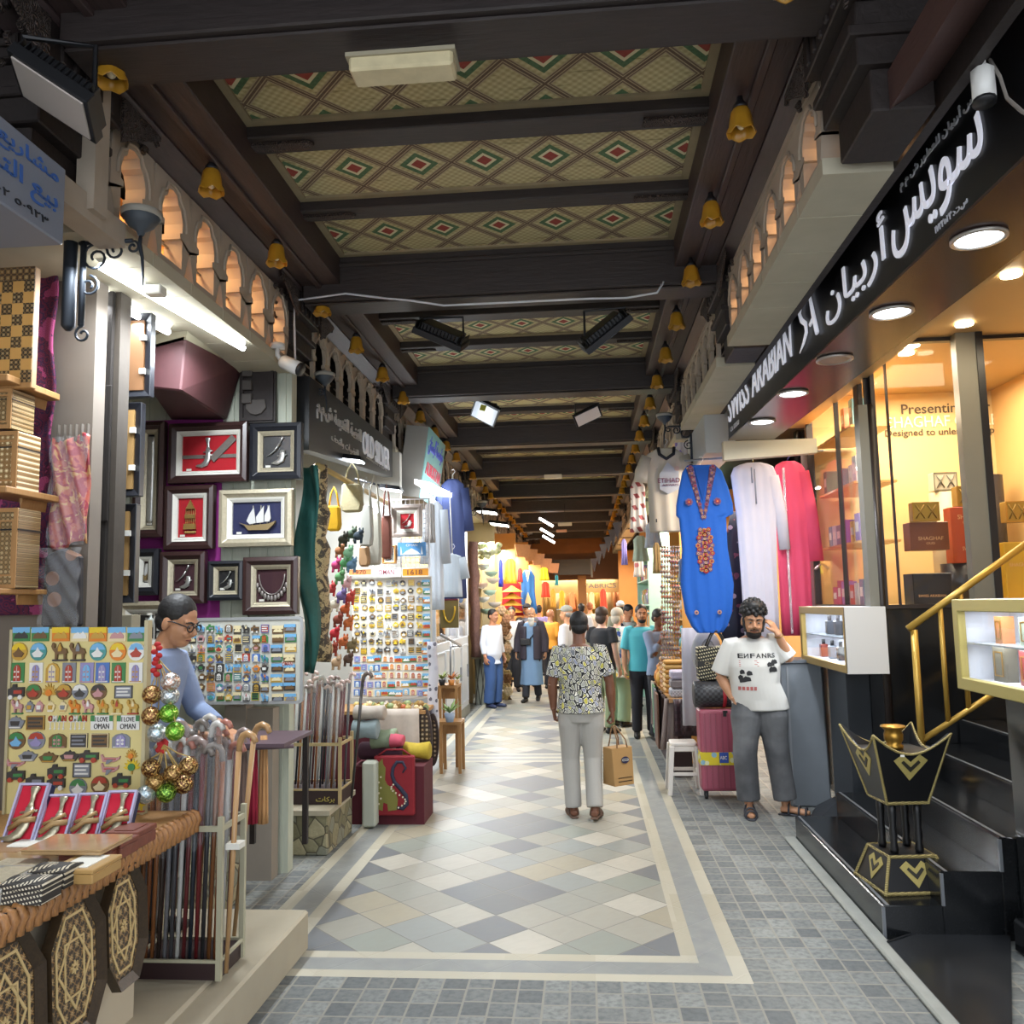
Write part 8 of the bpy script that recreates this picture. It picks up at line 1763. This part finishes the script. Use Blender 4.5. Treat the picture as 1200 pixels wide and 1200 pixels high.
# ---- man leaning on the podium
t, T, J, HM = person('man in white printed T-shirt and wide grey jeans leaning on the stone podium', (1.385, 7.36, 0), 0, 1.72, SK3, DHAIR, mat('#c8c6c0', .85, 0, .05, 7, .2), m_denim(), (mat('#2f3138', .6), 'sandal'),
    pose=dict(hd=(.0, -.075, 1.575), nk=(.0, .0, 1.43), shL=(.175, .0, 1.40), elL=(.29, -.02, 1.24), wrL=(.185, -.10, 1.47), hnL=(.135, -.09, 1.56), elR=(-.275, .06, 1.12), wrR=(-.185, -.01, .93), hnR=(-.145, .0, .855), shR=(-.18, .01, 1.375),
              anR=(-.10, -.05, .075), toR=(-.115, -.22, .03), knR=(-.115, -.05, .49), anL=(.20, -.03, .075), toL=(.37, -.10, .03), knL=(.15, -.03, .49), pe=(.03, .02, .93), hpR=(-.06, .02, .9), hpL=(.115, .02, .9)), fat=1.2, detail=1, curl=(.3, .35), sleeve=.92, hem=.84, loose=1.45, head=(-.08, .18, .05), beard=(mat('#17110f', .9), False), hairkind='tall', hw=.11, hs_=1.17,
    palm={'L': (V3((-.8, .6, 0)), V3((-.3, -.6, .3))), 'R': (V3((1, 0, 0)), V3((0, -1, 0)))})
def pr(b):
    b.text('E', None, -.125, 1.255, -.09, 1.287, .02, .001); b.text('N', None, -.055, 1.255, -.085, 1.287, .02, .001)
    for i, ch in enumerate('FAN'): b.text(ch, None, -.045 + i * .04, 1.255, -.013 + i * .04, 1.287, .02, .001)
    b.text('RS', None, .075, 1.255, .13, 1.287, .02, .001)
cast_print(t, 'shirt', T, pr, BLK, 'shirt_lettering')
def pic(b):
    rnd = random.Random(4)
    for x0, z0, n in ((-.13, 1.08, 9), (.05, 1.15, 8)):
        for i in range(n):
            x, z = x0 + rnd.random() * .07, z0 + rnd.random() * .07; b.prism([(x, z), (x + .03, z + .004), (x + .026, z + .026), (x + .01, z + .034), (x - .004, z + .02)], 0, .0005 + i * .0002)
cast_print(t, 'shirt', T, pic, mat('#202022', .7), 'shirt_picture')
def lines(b):
    for k in range(4): b.box((-.12 + .0, 1.235 - .012 * k, 0), (.0 + .01 * (k % 2), 1.239 - .012 * k, .0005))
    for k in range(5): b.box((-.13 + .025 * k, 1.035, 0), (-.112 + .025 * k, 1.06, .0005))
cast_print(t, 'shirt', T, lines, mat('#b0605c', .7), 'shirt_small_print')
b = MB(); w = T @ J['wrL']; d = (T @ J['elL'] - w).normalized(); a_ = d.orthogonal().normalized(); c_ = d.cross(a_); b.tube([w + d * .03 + (a_ * math.cos(q) + c_ * math.sin(q)) * .034 for q in [2 * PI * i / 14 for i in range(14)]], .004, 6, closed=True); b.obj('bracelet', mat('#8a6a2c', .35, .7), t)
# ---- shopkeeper
t, T, J, HM = person('shopkeeper with glasses and blue striped shirt bent over his counter', (-2.14, 4.08, .2), math.radians(88), 1.64, SK3, DHAIR, mat('#7f8fae', .85, 0, .06, 30), mat('#2a2c34', .8), (BLK, 'shoe'),
    pose=dict(hd=(0, -.15, 1.565), nk=(0, -.06, 1.42), ch=(0, -.03, 1.25), elR=(-.24, -.12, 1.12), wrR=(-.12, -.32, 1.02), hnR=(-.06, -.40, 1.0), elL=(.23, -.14, 1.10), wrL=(.12, -.36, 1.0), hnL=(.07, -.44, .98), shR=(-.17, -.05, 1.37), shL=(.17, -.05, 1.37)), detail=1, sleeve=1.7, head=(-.1, .34, 0), hs_=1.08, curl=(.45, .45), palm={'R': (V3((0, 0, -1)), V3((1, 0, 0))), 'L': (V3((0, 0, -1)), V3((-1, 0, 0)))})
b = MB(T @ HM)
for e in (-1, 1): b.tube([(e * .031 + .024 * math.cos(q), -.096 + abs(math.cos(q)) * .004, .0 + .017 * math.sin(q)) for q in [2 * PI * i / 16 for i in range(16)]], .0032, 6, closed=True); b.tube([(e * .055, -.088, .006), (e * .076, -.02, .010), (e * .08, .012, .0)], .003, 6)
b.tube([(-.008, -.097, .004), (.008, -.097, .004)], .003, 6); b.obj('glasses', mat('#1b1a1c', .3), t)
b = MB(); 
for e in (-1, 1): b.tube([T @ V3((e * .055, -.02, 1.45)), T @ V3((e * .05, -.12, 1.40)), T @ V3((e * .02, -.15, 1.36))], [.016, .018, .008], 8, flat=.5)
b.obj('collar', mat('#8f9fbe', .85), t)
# ---- old man in robe and dark jacket
c = P(624, 822, z=0)
t, T, J, HM = person('bearded old man in blue robe and dark jacket walking towards the camera', (c.x, c.y, 0), -.12, 1.70, SK3, GHAIR, None, mat('#22232a', .8), (BLK, 'shoe'), pose=dict(anR=(-.10, -.12, .075), anL=(.09, .14, .10), toL=(.10, -.02, .03), knL=(.09, -.03, .48), elR=(-.26, .03, 1.12), elL=(.26, .02, 1.12), wrR=(-.27, -.05, .88), wrL=(.27, -.04, .88), hd=(.02, -.06, 1.58)), detail=2, fat=1.1, beard=(mat('#c4c2bc', .9), True), hairkind='bald', sleeve=2, robe=dict(hem=.30, w=.21, d=.17, m=mat('#6f8cab', .85, 0, .08, 6)), head=(.15, .1, 0))
b = MB()
for s, sg in (('R', -1), ('L', 1)):
    A, E, W_ = J['sh' + s], J['el' + s], J['wr' + s]; b.tube([A + V3((-sg * .05, 0, 0)), A, A.lerp(E, .5), E, W_], [.075, .08, .075, .07, .056], 16)
    b.loft([[V3((sg * (.07 + .13 * math.sin(q) * k), .0 + .155 * math.cos(q) * k + .0, z)) for q in [PI * .06 + PI * i / 12 * .94 for i in range(13)]] + [V3((sg * (.06 + .10 * math.sin(q) * k), .125 * math.cos(q) * k, z)) for q in [PI * .06 + PI * i / 12 * .94 for i in range(13)]][::-1] for z, k in ((.76, 1.12), (.95, 1.1), (1.15, 1.06), (1.30, 1.02), (1.36, .9))])
b.loft([ering((0, .06, z), .19 * k, .09, 24) for z, k in ((.76, 1.1), (1.0, 1.05), (1.3, 1), (1.41, .7))])
remesh(b, .011, 2, T).obj('jacket', mat('#363039', .8, 0, .1, 8, .2), t)
b = MB(T); b.box((-.17, -.20, 1.02), (.02, -.15, 1.14)); b.obj('waist_bag', mat('#17171a', .5), t, .012); b = MB(T); b.tube([(0, -.16, 1.12), (.10, -.15, 1.25), (.13, -.08, 1.40), (.10, .05, 1.44)], .010, 6); b.obj('strap', BLK, t)
# ---- the rest of the crowd
def crowd(lab, px, py_feet, H, heading, skin, hair, top, bottom, y=None, **k):
    p = P(px, py_feet, z=0) if y is None else P(px, 740, y=y)
    k.setdefault('detail', 3); return person(lab, (p.x, p.y, 0), heading, H, skin, hair, top, bottom, k.pop('shoes', (BLK, 'shoe')), **k)
JN = mat('#34507f', .85, 0, .15, 8); DRK = mat('#24252c', .85)
crowd('man in untucked white shirt and blue jeans standing sideways by the glass shop', 579, 829, 1.66, .95, SK1, DHAIR, mat('#c3c8d4', .85, 0, .04, 8), JN, detail=2, sleeve=1.75, hem=.76, loose=1.5, shoes=(mat('#2a3350', .6), 'shoe'))
crowd('man in white T-shirt and black trousers facing the camera by the flower stall', 600, 0, 1.68, .05, SK1, DHAIR, WT, DRK, y=17.4, sleeve=.9, loose=1.3)
crowd('man in dark cap half hidden behind the bearded old man', 618, 0, 1.74, .1, SK3, DHAIR, mat('#6d6f7a', .8), DRK, y=18.3, hairkind='cap', extra=mat('#2a2a33', .8))
crowd('person in orange shirt seen from behind beside the old man', 645, 0, 1.62, 2.6, SK1, DHAIR, mat('#d08d2c', .8), DRK, y=17.8, fat=1.15, sleeve=1, hairkind='bald')
crowd('man in grey cap and white and grey shirt beyond the walking man', 665, 0, 1.70, -2.0, SK3, GHAIR, mat('#b7b8bd', .85, 0, .04, 6), mat('#8d8f96', .8), y=13.2, fat=1.1, sleeve=1, hairkind='cap', extra=mat('#8a8a80', .8), detail=2)
crowd('dark haired person in pale top far down the aisle', 682, 0, 1.72, PI, SK1, DHAIR, mat('#b9bcc4', .8), DRK, y=19.5)
crowd('red haired person far down the aisle behind the crowd', 692, 0, 1.74, PI, SK3, mat('#7d4a2c', .7), mat('#a9a39c', .8), DRK, y=22)
t, T, J, HM = crowd('woman in black top carrying a cream tote on her shoulder', 706, 0, 1.68, 2.5, '#c79a86', BHAIR, mat('#1d1f24', .8), mat('#7d8a6a', .8), y=11.8, female=True, fat=1.05, sleeve=.6, hairkind='bob', detail=2)
tb_ = thing('tote_bag', 'cream canvas tote on the shoulder of the woman in black', 'bag', T @ V3((.25, .06, .95))); CN_ = mat('#c9c0a0', .8, 0, .06, 20)
b = MB(T @ TR(.25, .10, .98) @ RZ(.9)); b.box((-.15, -.03, 0), (.15, .03, .30)); b.obj('body', CN_, tb_, .02)
for yy in (-.03, .03): b = MB(T); b.tube([T.inverted() @ (T @ TR(.25, .10, .98) @ RZ(.9)) @ V3(p) for p in ((-.08, yy, .29), (-.05, yy, .5), (.0, yy, .54), (.05, yy, .5), (.08, yy, .29))], .012, 6); b.obj('handle', CN_, tb_)
FL = m_flower('#c9c8bf', ('#2f4a86', '#c9a94a', '#7a93b5', '#d9d6cc', '#5d7a5a'), 13)
crowd('woman in blue floral tunic and green trousers beside the woman in black', 724, 0, 1.66, 2.3, '#c79a86', mat('#a9a294', .7), FL, mat('#7f9578', .8), y=12.4, female=True, fat=1.15, sleeve=.95, loose=1.5, hem=.72, hairkind='bob', detail=2)
crowd('dark haired man in navy and white shirt looking down, right of the floral tunic', 736, 0, 1.69, .9, SK1, DHAIR, m_flower('#c9ccd2', ('#2a3350', '#c9ccd2', '#2a3350'), 5, 'navy_print'), DRK, y=14.6, head=(0, .4, 0), sleeve=.9)
crowd('person in white cap and olive top beyond the floral tunic', 728, 0, 1.76, PI, SK3, DHAIR, mat('#7f7f70', .8), DRK, y=17, hairkind='cap', extra=WT)
t, T, J, HM = crowd('bearded man in turquoise polo shirt standing behind the right stall', 752, 0, 1.70, .1, SK3, DHAIR, mat('#4fb0bd', .8, 0, .05, 8), DRK, y=11.4, beard=(DHAIR, False), sleeve=.9, detail=2)
crowd('man in denim jacket resting chin on hand behind the stacked goods', 772, 0, 1.64, .55, SK2, DHAIR, mat('#7b8ba6', .85, 0, .1, 20), DRK, y=11.1, sleeve=1.7, detail=2, head=(.3, .25, 0), pose=dict(elR=(-.22, -.16, 1.13), wrR=(-.10, -.18, 1.33), hnR=(-.06, -.15, 1.42)))
crowd('person in lilac top far down the aisle by the hanging dresses', 632, 0, 1.7, PI, SK1, DHAIR, mat('#8a7fae', .8), DRK, y=21)
# ================================================================ lights, world, camera
# fluorescent battens of the shops, left and right
area((-2.1, 4.1, 3.28), (-2.1, 4.1, 0), .07, 1.5, COOL, 21, 'shop_tube')
area((-2.2, 7.3, 3.1), (-2.2, 7.3, 0), (.07), 2.2, COOL, 52, 'shop_tube')
area((-1.9, 11.5, 3.0), (-1.5, 11.5, 0), .07, 4.5, COOL, 101, 'shop_tube')
area((-1.9, 18, 3.0), (-1.2, 18, 0), .07, 5, WHITE, 116, 'shop_tube')
area((-1.9, 25, 3.0), (-1.2, 25, 0), .07, 6, (1, .9, .75), 131, 'shop_tube')
area((1.5, 9.6, 3.1), (1.0, 9.6, 0), .07, 2.5, (1, .93, .85), 55, 'shop_tube')
area((1.5, 14.5, 3.1), (.8, 14.5, 0), .07, 5, (1, .88, .72), 116, 'shop_tube')
area((1.4, 23, 3.1), (.8, 23, 0), .07, 8, (1, .86, .68), 166, 'shop_tube')
area((-.4, 31.8, 2.6), (-.4, 30, .8), 3, .5, (1, .85, .65), 81, 'shop_tube')
# warm light behind the two near arcades
area((-2.28, 4.6, 3.93), (-2.3, 4.6, 3.2), .12, 2.1, (1, .6, .28), 9, 'arcade_lamp')
area((1.27, 4.6, 3.88), (1.3, 4.6, 3.2), .12, 2.1, (1, .55, .25), 12, 'arcade_lamp')
W = bpy.data.worlds.new('World'); SC.world = W; W.use_nodes = True
bg = W.node_tree.nodes['Background']; bg.inputs[0].default_value = (.88, .93, 1, 1); bg.inputs[1].default_value = 1.1
cam = bpy.data.cameras.new('camera'); cam.sensor_width = 36; cam.lens = 30; cam.clip_start = .05
co = bpy.data.objects.new('camera', cam); COL.objects.link(co); SC.camera = co
# the photograph's axes: columns are image right, image up, back
R_ = V3((CX.x, CY.x, CZ.x)); U_ = V3((CX.y, CY.y, CZ.y)); F_ = V3((CX.z, CY.z, CZ.z))
m = MX.Identity(4)
for i in range(3): m[i][0], m[i][1], m[i][2], m[i][3] = R_[i], U_[i], -F_[i], EYE[i]
co.matrix_world = m
vs_ = SC.view_settings; vs_.view_transform = 'Standard'; vs_.look = 'None'; vs_.gamma = 1; vs_.use_curve_mapping = False
vs_.exposure = 1.6
SC.cycles.use_denoising = True
SC.cycles.max_bounces = 6; SC.cycles.diffuse_bounces = 3; SC.cycles.glossy_bounces = 3; SC.cycles.transparent_max_bounces = 12; SC.cycles.sample_clamp_indirect = 4
SC.cycles.caustics_reflective = False; SC.cycles.caustics_refractive = False
